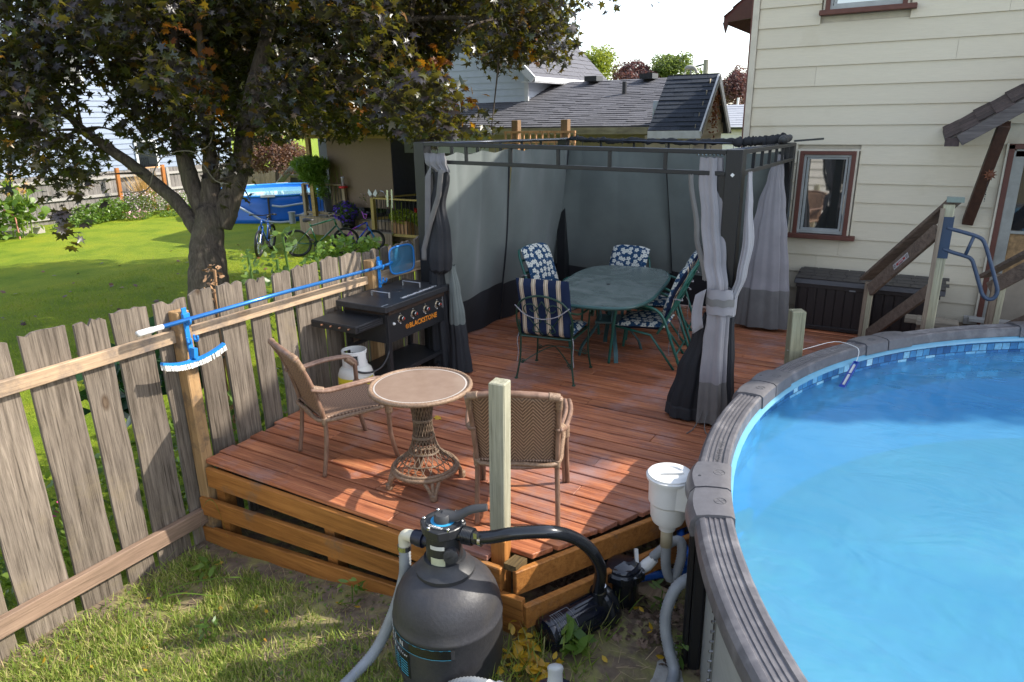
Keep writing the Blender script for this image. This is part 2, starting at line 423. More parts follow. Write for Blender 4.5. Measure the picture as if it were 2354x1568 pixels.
plank('skirt_board', p + nrm * 0.03, p + d * 1.8 + nrm * 0.03 + Vector((0, 0, 0.02)), 0.04, 0.145, m_fascia, deck)
p = Vector((-1.60, 2.76, -0.268))
mb = MB()
for i in range(9): mb.box((-4.1 + i * 0.42, 5.75 if i < 6 else 6.6, -0.11), (0.04, 5.7 if i < 6 else 3.4, 0.14))
mb.box((-3.1, 3.1, -0.26), (2.4, 0.09, 0.14)); mb.obj('joist', wood('joist_wood', (0.1, 0.07, 0.05), (0.07, 0.05, 0.035), (0.03, 0.02, 0.015), axis=1), deck)
for i, x in enumerate((-4.2, -3.1, -2.2)):
    MB().box((x, 2.86, -0.4), (0.09, 0.09, 0.62)).obj('support_post', m_fascia, deck)
# corner post: weathered above, stained below
m_post2 = m_greygreen
cp = thing('corner_post', 'bare weathered four by four post standing at the front corner of the deck', 'post', (-1.775, 2.86, -0.4))
mb = MB(); R_ = Matrix.Rotation(radians(1.2), 3, 'Y') @ rotz(radians(7))
mb.box((-1.797, 2.89, 0.56), (0.092, 0.092, 0.95), R_); mb.obj('shaft', wood('corner_post_wood', (0.42, 0.41, 0.31), (0.33, 0.32, 0.23), (0.2, 0.19, 0.13), axis=2, rnd=0.0, bmp=0.8), cp, bevel=0.006)
MB().box((-1.808, 2.89, -0.13), (0.0905, 0.0905, 0.43), R_).obj('stained_base', wood('post_orange', (0.50, 0.225, 0.060), (0.40, 0.165, 0.040), (0.22, 0.085, 0.022), axis=2, rnd=0), cp, bevel=0.005)
sp = thing('deck_post', 'short grey-green cut off post beside the pool ledge, pale string tied round it', 'post', (-0.715, 5.62, 0))
MB().box((-0.715, 5.62, 0.43), (0.104, 0.104, 0.9), Matrix.Rotation(radians(-1), 3, 'Y') @ rotz(radians(28))).obj('shaft', wood('short_post_wood', (0.36, 0.35, 0.24), (0.27, 0.26, 0.17), (0.13, 0.12, 0.08), axis=2, rnd=0.0, bmp=0.8), sp, bevel=0.005)

# ------------------------------------------------------------------ near fence
m_fence = wood('weathered_picket', (0.29, 0.245, 0.195), (0.175, 0.145, 0.115), (0.045, 0.036, 0.027), axis=2, rnd=0.18, gs=1.3, rough=0.9, bmp=1.0, knots=0.9, stain=(0.20, 0.16, 0.11), stainthr=(0.55, 0.72), spec=0.15, crack=0.6)
m_rail = wood('fence_rail', (0.56, 0.43, 0.29), (0.46, 0.33, 0.21), (0.24, 0.17, 0.11), axis=1, rnd=0.12, rough=0.85, stain=(0.16, 0.13, 0.11), stainthr=(0.50, 0.66), knots=0.5)
m_fpost = wood('fence_post_wood', (0.50, 0.33, 0.17), (0.42, 0.26, 0.12), (0.2, 0.12, 0.06), axis=2, rnd=0.05, stain=(0.16, 0.11, 0.07), stainthr=(0.5, 0.6))
fence = thing('wooden_fence', 'weathered grey picket fence with uneven tops running along the left side of the red deck', 'fence', (-4.42, 3, -0.7))
edges = [(0.36, 0.60), (0.64, 0.90), (0.95, 1.16), (1.20, 1.44), (1.50, 1.79), (1.845, 2.105), (2.15, 2.345), (2.39, 2.635), (2.685, 2.925), (2.965, 3.145), (3.19, 3.405), (3.46, 3.63), (3.71, 3.885), (3.925, 4.205), (4.24, 4.44), (4.475, 4.74), (4.775, 4.99), (5.03, 5.27)]
yy = 5.31
while yy < 9.6:
    wv = rs.uniform(0.19, 0.27); edges.append((yy, yy + wv)); yy += wv + 0.04
for i, (a, b) in enumerate(edges):
    ztop = 1.20 + rs.uniform(-0.012, 0.015); zb = -0.72; tilt = rs.uniform(-0.012, 0.012); n = 7
    pts = []; notch = rs.choice([None, None, None, None, 0.45, 0.62]) if i not in (8,) else 0.5
    for j in range(n + 1):
        u = j / n; z = ztop + rs.uniform(-0.012, 0.012) - 0.02 * abs(u - 0.5)
        if notch and abs(u - notch) < 0.08: z -= 0.03
        pts.append((u, z))
    x0 = -4.425 + rs.uniform(-0.004, 0.004)
    prof = [Vector((x0, a + (b - a) * u + tilt, z)) for u, z in pts]
    # wavy sides
    left = [Vector((x0, a + rs.uniform(-0.006, 0.006), ztop - (ztop - zb) * q / 6)) for q in range(1, 7)]
    right = [Vector((x0, b + rs.uniform(-0.006, 0.006), ztop - (ztop - zb) * q / 6)) for q in range(6, 0, -1)]
    poly = list(reversed(prof)) + left + right
    MB().prism(poly, (0.024, 0, 0)).obj('picket', m_fence, fence)
plank('rail', (-4.372, 0.3, 0.925), (-4.372, 2.775, 0.942), 0.042, 0.092, m_rail, fence)
plank('rail', (-4.372, 2.865, 0.945), (-4.372, 4.76, 0.935), 0.042, 0.075, m_rail, fence)
plank('rail', (-4.372, 4.85, 0.93), (-4.372, 9.4, 0.92), 0.042, 0.09, m_rail, fence)
plank('rail', (-4.368, 0.3, -0.475), (-4.368, 2.86, -0.472), 0.05, 0.125, wood('low_rail', (0.34, 0.24, 0.17), (0.25, 0.17, 0.12), (0.13, 0.09, 0.06), axis=1, rnd=0), fence)
for y in (2.82, 4.805):
    MB().box((-4.345, y, 0.19), (0.1, 0.095, 1.86), rotz(radians(1))).obj('post', m_fpost, fence, bevel=0.006)
MB().box((-4.345, 8.2, 0.19), (0.1, 0.095, 1.86)).obj('post', m_fpost, fence, bevel=0.006)

# ------------------------------------------------------------------ pool
pool = thing('swimming_pool', 'large round above ground pool with grey plastic top ledge and blue tiled liner', 'pool', (PCX, PCY, -0.6))
def PP(r, a, z): return Vector((PCX + r * cos(a), PCY + r * sin(a), z))
m_ledge = M('ledge_resin', (0.120, 0.115, 0.124), (0.085, 0.081, 0.088), scale=25, rough=0.42, bmp=0.08, spot=(0.19, 0.18, 0.185), spotscale=6, spec=0.5)
m_cap = M('ledge_cap_resin', (0.13, 0.125, 0.133), (0.10, 0.096, 0.102), scale=30, rough=0.4, bmp=0.05)
prof = [(3.680, 0.475), (3.684, 0.50), (3.678, 0.545), (3.655, 0.568), (3.630, 0.576), (3.622, 0.576), (3.618, 0.572), (3.60, 0.572), (3.597, 0.577), (3.585, 0.577), (3.582, 0.572), (3.567, 0.572), (3.564, 0.577), (3.552, 0.577), (3.549, 0.572), (3.534, 0.572), (3.531, 0.577), (3.519, 0.577), (3.516, 0.573), (3.500, 0.573), (3.494, 0.582), (3.462, 0.582), (3.446, 0.573), (3.440, 0.520), (3.45, 0.505)]
capp = [(3.695, 0.465), (3.712, 0.50), (3.700, 0.55), (3.668, 0.580), (3.60, 0.590), (3.52, 0.592), (3.462, 0.590), (3.436, 0.577), (3.430, 0.512), (3.45, 0.50)]
prof = [(3.672 - (3.684 - r) * .72, z - (.012 if z < .53 and r < 3.5 else 0)) for r, z in prof]; capp = [(3.698 - (3.712 - r) * .75, z - (.012 if z < .53 and r < 3.5 else 0)) for r, z in capp]
STEP = radians(360 / 14); J0 = radians(169.6)
def sweep(pf, a0, a1, n, shape=None):
    mb = MB(); vs = []; k = len(pf)
    for i in range(n + 1):
        t = i / n; a = a0 + (a1 - a0) * t; s_ = shape(t) if shape else 0
        for r, z in pf: vs.append(PP(r + (s_ if r > 3.63 else 0), a, z + (s_ * 0.15 if z > .55 else 0)))
    fs = [(i * k + j, i * k + (j + 1) % k, (i + 1) * k + (j + 1) % k, (i + 1) * k + j) for i in range(n) for j in range(k)]
    fs += [tuple(range(k)), tuple(range(n * k + k - 1, n * k - 1, -1))]
    return mb.add(vs, fs)
for i in range(14):
    a = J0 + i * STEP
    sweep(prof, a + radians(3.5), a + STEP - radians(3.5), 14).obj('ledge', m_ledge, pool, smooth=True, auto=25)
    c = sweep(capp, a - radians(4.2), a + radians(0.05), 6, lambda t: 0.018 * sin(pi * t)).obj('ledge_cap', m_cap, pool, smooth=True, auto=40)
    sweep(capp, a + radians(0.28), a + radians(4.3), 6, lambda t: 0.012 * sin(pi * t)).obj('ledge_cap', m_cap, pool, smooth=True, auto=40)
    if i in (0, 1, 13):
        for da in (-1, 1):
            mb = MB()
            cc = PP(3.55, a + da * radians(2.3), 0.5935)
            ring = [cc + Vector((cos(q) * 0.028, sin(q) * 0.028, 0)) for q in [j * pi / 8 for j in range(16)]]
            mb.tube(ring, 0.0022, 4, closed=True)
            mb.tube([cc + Vector((-.018, -.014, 0)), cc + Vector((.018, .014, 0))], 0.0018, 4); mb.tube([cc + Vector((-.018, .014, 0)), cc + Vector((.018, -.014, 0))], 0.0018, 4)
            mb.obj('embossed_emblem', M('emboss_dark%d%d' % (i, da), (0.10, 0.10, 0.105)), pool)
        mb = MB(); sc_ = PP(3.64, a - radians(1.6), 0.583); mb.lathe([(0.014, -.004), (0.014, .004), (0.006, .006), (0, .006)], sc_, 10)
        mb.obj('cap_screw', m_gun, pool)
# wall
NS = 112; mb = MB(); vs = []; fs = []
for i in range(NS):
    a = 2 * pi * i / NS
    for z in (-0.66, 0.50): vs.append(PP(3.575, a, z))
for i in range(NS): j = (i + 1) % NS; fs.append((2 * i, 2 * j, 2 * j + 1, 2 * i + 1))
mb.add(vs, fs).obj('wall', M('pool_wall', (0.33, 0.34, 0.33), (0.27, 0.28, 0.27), scale=5, stretch=(1, 1, 8), rough=0.4, bmp=0.1), pool, smooth=True)
m_up = M('upright_resin', (0.012, 0.012, 0.014), rough=0.35, scale=30, bmp=0.05)
for i in range(14):
    a = J0 + i * STEP; mb = MB()
    R_ = rotz(a)
    mb.box(PP(3.61, a, -0.08), (0.06, 0.17, 1.16), R_); mb.box(PP(3.655, a, -0.08), (0.04, 0.10, 1.16), R_); mb.obj('upright', m_up, pool, bevel=0.012)
a_seam = J0 + STEP + radians(9)
mb = MB(); aj = radians(203.0)
mb.box(PP(3.578, aj, -0.08), (0.006, 0.04, 1.1), rotz(aj))
for k in range(20): mb.lathe([(0.008, 0), (0.008, .012), (0, .014)], PP(3.582, aj, -0.6 + k * 0.055), 6, rot=rotz(aj) @ Matrix.Rotation(pi / 2, 3, 'Y'))
mb.obj('wall_seam', m_chrome, pool)
# liner with tile print
lin, t, bs = newmat('tile_liner'); v = coords(t, (1, 1, 1), rnd=False, uv=True)
br = N(t, 'ShaderNodeTexBrick'); br.offset = 0.5; br.squash = 0.7; br.squash_frequency = 3; br.offset_frequency = 2
t.links.new(v, br.inputs['Vector']); br.inputs['Scale'].default_value = 1.0; br.inputs['Brick Width'].default_value = 0.10; br.inputs['Row Height'].default_value = 0.062
br.inputs['Mortar Size'].default_value = 0.003; br.inputs['Color1'].default_value = (0.0, 0, 0, 1); br.inputs['Color2'].default_value = (1, 1, 1, 1); br.inputs['Mortar'].default_value = (0, 0, 0, 1); br.inputs['Bias'].default_value = 0.0
tile = ramp(t, br.outputs['Color'], [(0.0, (0.02, 0.09, 0.24)), (0.35, (0.04, 0.17, 0.40)), (0.7, (0.09, 0.32, 0.58)), (0.93, (0.28, 0.56, 0.74)), (1.0, (0.42, 0.68, 0.82))])
tile = mixc(t, tile, (0.01, 0.05, 0.14), br.outputs['Fac'])
tile = mixc(t, tile, ramp(t, noise(t, v, 30, 3), [(0.3, (0.8, 0.8, 0.8)), (0.7, (1.2, 1.2, 1.2))]), 1.0, 'MULTIPLY')
sx = N(t, 'ShaderNodeSeparateXYZ'); t.links.new(v, sx.inputs[0])
top = math_(t, 'GREATER_THAN', sx.outputs[1], 0.442); low = math_(t, 'LESS_THAN', sx.outputs[1], 0.10)
col = mixc(t, tile, (0.22, 0.55, 0.80), top); col = mixc(t, col, (0.06, 0.33, 0.68), low)
t.links.new(col, bs.inputs['Base Color']); bs.inputs['Roughness'].default_value = 0.3
vs = []; fs = []; uvs = []; zz = [-0.62, 0.10, 0.505]
mb = MB()
for i in range(NS + 1):
    a = 2 * pi * i / NS
    for z in zz: vs.append(PP(3.54, a, z)); uvs.append((a * 3.54, z))
for i in range(NS):
    for q in range(2): fs.append((3 * i + q, 3 * i + q + 1, 3 * i + 4 + q, 3 * i + 3 + q))
mb.add(vs, fs, 0, uvs)
mb.obj('liner', lin, pool, smooth=True)
mb = MB(); mb.disc((PCX, PCY, -0.62), 3.545, NS); mb.obj('floor_liner', M('floor_liner', (0.15, 0.50, 0.82)), pool)
mb = MB(); mb.lathe([(3.475, 0.470), (3.50, 0.500), (3.54, 0.505), (3.54, 0.478)], (PCX, PCY, 0), NS, caps=False); mb.obj('coping_strip', M('coping', (0.14, 0.36, 0.52), rough=0.3), pool, smooth=True)
text('ledge_lettering', 'DO NOT STEP ON THE TOP LEDGE', 0.038, PP(3.575, radians(186.5), 0.5785), PP(1, radians(276.5), 0) - PP(0, 0, 0), PP(-1, radians(186.5), 0) - PP(0, 0, 0), M('emboss_letter', (0.12, 0.118, 0.125)), pool)
bpy.data.objects['ledge_lettering'].location = (0, 0, 0)
# water
wm, t, bs = newmat('pool_water')
n2 = noise(t, coords(t, (1, 1, 1), rnd=False), 0.7, 3, 0.5, 0.6)
t.links.new(ramp(t, n2, [(0.3, (0.10, 0.40, 0.68)), (0.7, (0.17, 0.50, 0.74))]), bs.inputs['Base Color'])
bs.inputs['Roughness'].default_value = 0.03; bs.inputs['IOR'].default_value = 1.33; bs.inputs['Specular IOR Level'].default_value = 1.0
n1 = noise(t, coords(t, (1, 1.6, 1), rnd=False), 2.2, 3, 0.5, 0.8); n3 = noise(t, coords(t, (1, 1, 1), rnd=False), 9, 2, 0.5, 0.4)
bump(t, bs, math_(t, 'ADD', n1, math_(t, 'MULTIPLY', n3, 0.12)), 0.16, 0.12)
tr = N(t, 'ShaderNodeBsdfTransparent'); tr.inputs[0].default_value = (0.30, 0.72, 0.99, 1)
mx = N(t, 'ShaderNodeMixShader'); mx.inputs[0].default_value = 0.48
t.links.new(tr.outputs[0], mx.inputs[1]); t.links.new(bs.outputs[0], mx.inputs[2]); t.links.new(mx.outputs[0], t.nodes['Material Output'].inputs['Surface'])
MB().disc((PCX, PCY, 0.350), 3.538, NS).obj('water', wm, kind='structure')

# skimmer
sk = thing('pool_skimmer', 'white plastic skimmer basket hanging on the outside of the pool ledge above the grey hose', 'pool skimmer', (-0.985, 3.35, 0.3))
cx, cy = -0.985, 3.35
mb = MB(); mb.lathe([(0.045, 0.13), (0.05, 0.16), (0.085, 0.185), (0.098, 0.22), (0.100, 0.30), (0.112, 0.315), (0.114, 0.45), (0.128, 0.452), (0.130, 0.47), (0.122, 0.474)], (cx, cy, 0), 40)
mb.obj('body', m_white, sk, smooth=True, auto=30)
mb = MB(); mb.lathe([(0.120, 0.472), (0.120, 0.482), (0.10, 0.487), (0.075, 0.486), (0.07, 0.478), (0.03, 0.470), (0.0, 0.468)], (cx, cy, 0), 40)
mb.box((cx, cy, 0.483), (0.15, 0.022, 0.012), rotz(0.5)); mb.obj('lid', M('white_lid', (0.8, 0.8, 0.78), rough=0.3), sk, smooth=True, auto=30)
dirp = Vector((PCX - cx, PCY - cy, 0)).normalized(); R_ = Matrix((dirp, Vector((-dirp.y, dirp.x, 0)), Vector((0, 0, 1)))).transposed()
mb = MB(); mb.box(Vector((cx, cy, 0.385)) + dirp * 0.12, (0.22, 0.205, 0.165), R_); mb.obj('throat', m_white, sk, bevel=0.012)
mb = MB(); mb.lathe([(0.034, 0.02), (0.034, 0.13), (0.03, 0.135)], (cx, cy, 0), 16); mb.obj('outlet', M('old_adhesive_pipe', (0.45, 0.4, 0.28)), sk, smooth=True)

# thermometer on a string
th = thing('pool_thermometer', 'blue floating thermometer hanging by a white string over the pool ledge', 'thermometer', (-0.26, 5.75, 0.4))
mb = MB(); a0 = Vector((-0.27, 5.72, 0.49)); a1 = Vector((-0.335, 5.50, 0.335))
dd = (a1 - a0); sdv = dd.cross(Vector((0, 0, 1))).normalized()
for s_ in (-1, 1): mb.beam(a0 + sdv * .016 * s_, a1 + sdv * .016 * s_, 0.008, 0.02)
mb.beam(a0 + sdv * -.02, a0 + sdv * .02, 0.012, 0.02); mb.beam(a0 + dd * .45 - sdv * .018, a0 + dd * .45 + sdv * .018, 0.012, 0.02); mb.beam(a1 - dd * .12, a1, 0.045, 0.024)
mb.obj('casing', M('thermo_blue', (0.01, 0.05, 0.35), rough=0.3), th, bevel=0.002)
mb = MB(); mb.beam(a0 + dd * .1, a0 + dd * .85, 0.016, 0.012); mb.obj('scale_plate', m_white, th)
pts = smooth_path([(-0.76, 5.57, 0.56), (-0.66, 5.62, 0.565), (-0.45, 5.83, 0.602), (-0.30, 5.78, 0.600), (-0.262, 5.75, 0.57), tuple(a0)], 4)
MB().tube(pts, 0.0028, 5).obj('string', m_white, th)
# ------------------------------------------------------------------ pool equipment
def hose(name, label, pts, r, mat, amp=0.10, ring=0.009, parent=None, n=10, group=None):
    P = smooth_path(pts, 24); out = [P[0]]; acc = 0.0; L = [0.0]
    for i in range(1, len(P)): L.append(L[-1] + (P[i] - P[i - 1]).length)
    tot = L[-1]; k = int(tot / ring); res = []; j = 0
    for i in range(k + 1):
        s_ = tot * i / k
        while j < len(L) - 2 and L[j + 1] < s_: j += 1
        t = (s_ - L[j]) / max(1e-9, L[j + 1] - L[j]); res.append(P[j].lerp(P[j + 1], t))
    rr = [r * (1 + (amp if i % 2 else -amp * 0.4)) for i in range(len(res))]
    o = MB().tube(res, rr, n).obj(name, mat, parent, smooth=True)
    if label: tag(o, label, 'hose', group)
    return o
m_tank = M('tank_resin', (0.040, 0.040, 0.046), (0.028, 0.028, 0.033), scale=60, rough=0.5, bmp=0.15, spot=(0.055, 0.05, 0.045), spotscale=5, spotthr=(.5, .8))
TX, TY = -1.85, 2.42
fl = thing('sand_filter', 'squat black sand filter tank with a handled multiport valve on top, standing in the weeds', 'sand filter', (TX, TY, -0.52))
pr = [(0.0, -0.53), (0.19, -0.525), (0.235, -0.50), (0.262, -0.45), (0.279, -0.38), (0.285, -0.30), (0.285, -0.105), (0.288, -0.10), (0.288, -0.085), (0.284, -0.08), (0.279, -0.03), (0.264, 0.025), (0.240, 0.075), (0.205, 0.115), (0.165, 0.145), (0.14, 0.155), (0.125, 0.165)]
MB().lathe(pr, (TX, TY, 0), 64).obj('tank', m_tank, fl, smooth=True)
mb = MB(); mb.lathe([(0.128, 0.14), (0.150, 0.155), (0.152, 0.175), (0.135, 0.19), (0.115, 0.21), (0.108, 0.235)], (TX, TY, 0), 40)
mb.obj('clamp_flange', m_gun, fl, smooth=True, auto=40)
mb = MB(); mb.lathe([(0.098, 0.20), (0.094, 0.235), (0.090, 0.39), (0.105, 0.40)], (TX, TY, 0), 32)
oc = []
for i in range(24):
    a = 2 * pi * i / 24; q = 1 + 0.10 * max(0, cos(4 * a)) ** 3; oc.append((TX + 0.108 * q * cos(a + .4), TY + 0.108 * q * sin(a + .4)))
mb.quadprism(oc, 0.385, 0.435); mb.obj('valve_body', M('valve_resin', (0.022, 0.023, 0.026), rough=0.4, bmp=0.1, scale=40), fl, bevel=0.004)
for i in range(6):
    a = 2 * pi * i / 6 + 0.35; o = MB().lathe([(0.009, 0.43), (0.009, 0.446), (0.005, 0.45), (0, 0.45)], (TX + 0.098 * cos(a), TY + 0.098 * sin(a), 0), 8).obj('bolt', m_chrome, fl)
MB().lathe([(0.085, 0.4355), (0.085, 0.4385), (0.05, 0.4385)], (TX, TY, 0), 32).obj('dial_plate', M('dial_black', (0.03, 0.035, 0.04)), fl)
MB().lathe([(0.062, 0.4390), (0.062, 0.4405), (0.045, 0.4405)], (TX, TY, 0), 32, caps=False).obj('dial_ring', M('dial_blue', (0.03, 0.32, 0.60)), fl)
text('dial_lettering', 'CARVIN', 0.022, (TX - 0.035, TY - 0.078, 0.440), (1, 0.05, 0), (0, 1, 0), m_white, fl)
mb = MB(); mb.lathe([(0.046, 0.438), (0.046, 0.462), (0.036, 0.478), (0.0, 0.482)], (TX, TY, 0), 24)
dh = Vector((1, 0.35, 0)).normalized(); hp = smooth_path([Vector((TX, TY, 0.466)), Vector((TX, TY, 0.47)) + dh * .07, Vector((TX, TY, 0.515)) + dh * .15, Vector((TX, TY, 0.535)) + dh * .23], 5)
mb.tube(hp, [0.032 - 0.014 * i / len(hp) for i in range(len(hp))], 10, flat=0.6); mb.obj('handle', M('handle_resin', (0.05, 0.05, 0.052), rough=0.45), fl, smooth=True, auto=45)
RX = Matrix.Rotation(pi / 2, 3, 'Y')
mb = MB(); mb.lathe([(0.036, 0.08), (0.036, 0.12)], (TX, TY, 0.385), 20, rot=rotz(0.1) @ RX)
for i in range(7): mb.lathe([(0.044, 0.115 + i * .008), (0.046, 0.118 + i * .008), (0.044, 0.121 + i * .008)], (TX, TY, 0.385), 20, rot=rotz(0.1) @ RX)
mb.lathe([(0.034, 0.17), (0.034, 0.20)], (TX, TY, 0.385), 16, rot=rotz(0.1) @ RX); mb.obj('outlet_port', m_blackpl, fl, smooth=True, auto=30)
mb = MB(); mb.lathe([(0.033, 0.205), (0.036, 0.206), (0.036, 0.221), (0.033, 0.222)], (TX, TY, 0.385), 24, rot=rotz(0.1) @ RX); mb.box((TX + .21, TY - 0.02, 0.43), (0.02, 0.02, 0.03)); mb.obj('hose_clamp', m_chrome, fl)
mb = MB(); mb.lathe([(0.032, 0.08), (0.032, 0.12), (0.044, 0.122), (0.044, 0.16), (0.040, 0.162), (0.040, 0.185)], (TX, TY, 0.29), 20, rot=rotz(pi + .05) @ RX); mb.obj('inlet_port', M('port_black', (0.012, 0.014, 0.03), rough=0.3), fl, smooth=True, auto=30)
mb = MB(); mb.tube(smooth_path([(TX - .185, TY - .01, .29), (TX - .23, TY - .013, .288), (TX - .25, TY - .013, .265), (TX - .252, TY - .013, .22)], 5), 0.031, 14); mb.obj('elbow', m_cream, fl, smooth=True)
MB().lathe([(0.037, 0.195), (0.037, 0.222)], (TX - .252, TY - .013, 0), 16).obj('hose_clamp', m_chrome, fl)
# pressure gauge faces the camera
gd = Vector((0.50, -0.86, 0.05)).normalized(); gR = gd.to_track_quat('Z', 'Y').to_matrix(); gc = Vector((TX + .086, TY - .062, 0.30))
mb = MB(); mb.lathe([(0.038, -0.02), (0.038, 0.018), (0.033, 0.020)], gc, 24, rot=gR); mb.obj('gauge_case', m_gun, fl, smooth=True, auto=40)
mb = MB(); mb.lathe([(0.033, 0.0185), (0, 0.0187)], gc, 24, rot=gR); mb.obj('gauge_face', M('gauge_white', (0.45, 0.47, 0.42)), fl)
mb = MB(); mb.beam(gc + gd * .021 - gR @ Vector((.02, .008, 0)), gc + gd * .021 + gR @ Vector((.01, .004, 0)), 0.003, 0.002)
for i in range(9):
    a = -0.7 + i * 0.57; mb.box(gc + gd * .0205 + gR @ Vector((cos(a) * .026, sin(a) * .026, 0)), (0.003, 0.003, 0.001))
mb.obj('gauge_needle', m_black, fl)
def wrap(name, a0, a1, z0, z1, r, mat, n=12, zf=None):
    mb = MB(); vs = []; uv = []
    for i in range(n + 1):
        a = a0 + (a1 - a0) * i / n
        for z in (z0, z1): vs.append((TX + r * cos(a), TY + r * sin(a), z)); uv.append((i / n, 0 if z == z0 else 1))
    return mb.add(vs, [(2 * i, 2 * i + 2, 2 * i + 3, 2 * i + 1) for i in range(n)], 0, uv).obj(name, mat, fl, smooth=True)
m_lblack = M('label_black', (0.014, 0.014, 0.016), rough=0.25); m_lcyan = M('label_cyan', (0.06, 0.38, 0.58), rough=0.3)
wrap('label', radians(-165), radians(-98), -0.335, -0.11, 0.2875, m_lblack)
wrap('label_band', radians(-98), radians(-52), -0.165, -0.11, 0.2878, m_lblack)
wrap('label_band', radians(-52), radians(-48), -0.165, -0.11, 0.2870, m_tank)
for z in (-0.168, -0.112): wrap('label_stripe', radians(-165), radians(-52), z, z + 0.003, 0.2884, m_lcyan)
for i in range(6): wrap('label_stripe', radians(-163), radians(-101), -0.325 + i * 0.016, -0.319 + i * 0.016, 0.2884, m_lcyan, 6)
def wtext(name, body, size, a, z, mat):
    d_ = Vector((cos(a), sin(a), 0)); tx = Vector((-sin(a), cos(a), 0))
    return text(name, body, size, Vector((TX, TY, z)) + d_ * 0.2895, tx, (0, 0, 1), mat, fl)
for i, ch in enumerate('CARVIN'): wtext('label_lettering', ch, 0.045, radians(-167 + i * 11), -0.152, m_white)
for i, ch in enumerate('LASER'): wtext('label_lettering', ch, 0.034, radians(-158 + i * 8), -0.205, m_white)
for i, ch in enumerate('Filter'): wtext('label_lettering', ch, 0.022, radians(-117 + i * 3.0), -0.205, m_white)
# white stickers on the valve
for (dz, w_, h_, c) in ((0.335, 0.075, 0.022, (0.6, 0.6, 0.55)), (0.255, 0.075, 0.045, (0.5, 0.52, 0.36))):
    mb = MB(); vs = []
    for i in range(7):
        a = radians(-76) + (w_ / 0.093) * (i / 6 - .5)
        for z in (dz - h_ / 2, dz + h_ / 2): vs.append((TX + .0965 * cos(a), TY + .0965 * sin(a), z))
    mb.add(vs, [(2 * i, 2 * i + 2, 2 * i + 3, 2 * i + 1) for i in range(6)]).obj('sticker', M('sticker', c), fl)

hose('filter_hose', 'thick black ribbed hose arching from the filter valve across to the pump', [(-1.66, 2.435, .388), (-1.58, 2.46, .405), (-1.477, 2.50, .435), (-1.33, 2.60, .430), (-1.275, 2.75, .325), (-1.235, 2.87, .19), (-1.225, 2.97, .02), (-1.265, 3.05, -.155), (-1.275, 3.08, -.22)], 0.032, m_blackpl, amp=0.045, ring=0.008, n=14)
hose('backwash_hose', 'grey corrugated hose running from the cream elbow down the left side of the filter tank', [(-2.102, 2.407, .20), (-2.10, 2.40, .13), (-2.115, 2.40, .02), (-2.165, 2.36, -.18), (-2.225, 2.27, -.38), (-2.26, 2.12, -.46), (-2.26, 1.8, -.465)], 0.030, m_greyhose, n=12)
hose('skimmer_hose', 'grey corrugated hose looping under the white skimmer to the pump inlet', [(-.985, 3.35, .03), (-.985, 3.36, -.09), (-.975, 3.37, -.17), (-.955, 3.385, -.215), (-.93, 3.41, -.18), (-.918, 3.44, -.08), (-.935, 3.47, -.01), (-.985, 3.475, -.03), (-1.04, 3.46, -.09), (-1.09, 3.45, -.155)], 0.027, m_greyhose, n=12)
hose('return_hose', 'grey corrugated hose curving from the pool wall fitting down to the slab', [(-.765, 3.20, -.02), (-.80, 3.16, -.015), (-.845, 3.10, -.05), (-.872, 3.05, -.16), (-.865, 3.02, -.26), (-.83, 2.99, -.36), (-.78, 2.93, -.455), (-.78, 2.7, -.47), (-.85, 2.3, -.47)], 0.030, m_greyhose, n=12)
hose('lower_hose', 'grey corrugated hose arching over the weeds at the bottom edge in front of the filter', [(-1.86, 2.0, -.47), (-1.75, 2.10, -.40), (-1.66, 2.16, -.30), (-1.56, 2.19, -.25), (-1.47, 2.20, -.235)], 0.030, m_greyhose, n=12)
hose('vacuum_hose', 'bright blue coiled vacuum hose lying on the ground under the pool ledge', [(-1.235, 3.53, -.42), (-1.13, 3.62, -.41), (-1.0, 3.72, -.40), (-.92, 3.84, -.38), (-.90, 3.98, -.34), (-.98, 4.06, -.31), (-1.06, 3.98, -.33), (-1.04, 3.84, -.35), (-.96, 3.74, -.33), (-.89, 3.70, -.30), (-.87, 3.82, -.26), (-.90, 4.0, -.22), (-1.0, 4.04, -.20), (-1.06, 3.92, -.22), (-.98, 3.74, -.24), (-.90, 3.66, -.22), (-.86, 3.72, -.17), (-.88, 3.9, -.14)], 0.024, M('vac_hose_blue', (0.012, 0.10, 0.42), (0.008, 0.07, 0.32), rough=0.35), n=10)
f = thing('wall_fitting', 'cream return fitting with a steel hose clamp on the pool wall', 'pipe fitting', (-.75, 3.2, -.02))
mb = MB(); mb.lathe([(0.028, -0.005), (0.045, 0.0), (0.045, 0.022), (0.038, 0.026), (0.038, 0.05), (0.030, 0.055), (0.030, 0.085)], (-.705, 3.2, -.02), 20, rot=rotz(pi + .2) @ RX); mb.obj('body', m_cream, f, smooth=True, auto=30)
mb = MB(); mb.lathe([(0.035, 0.07), (0.035, 0.084)], (-.705, 3.2, -.02), 16, rot=rotz(pi + .2) @ RX); mb.obj('clamp', m_chrome, f)
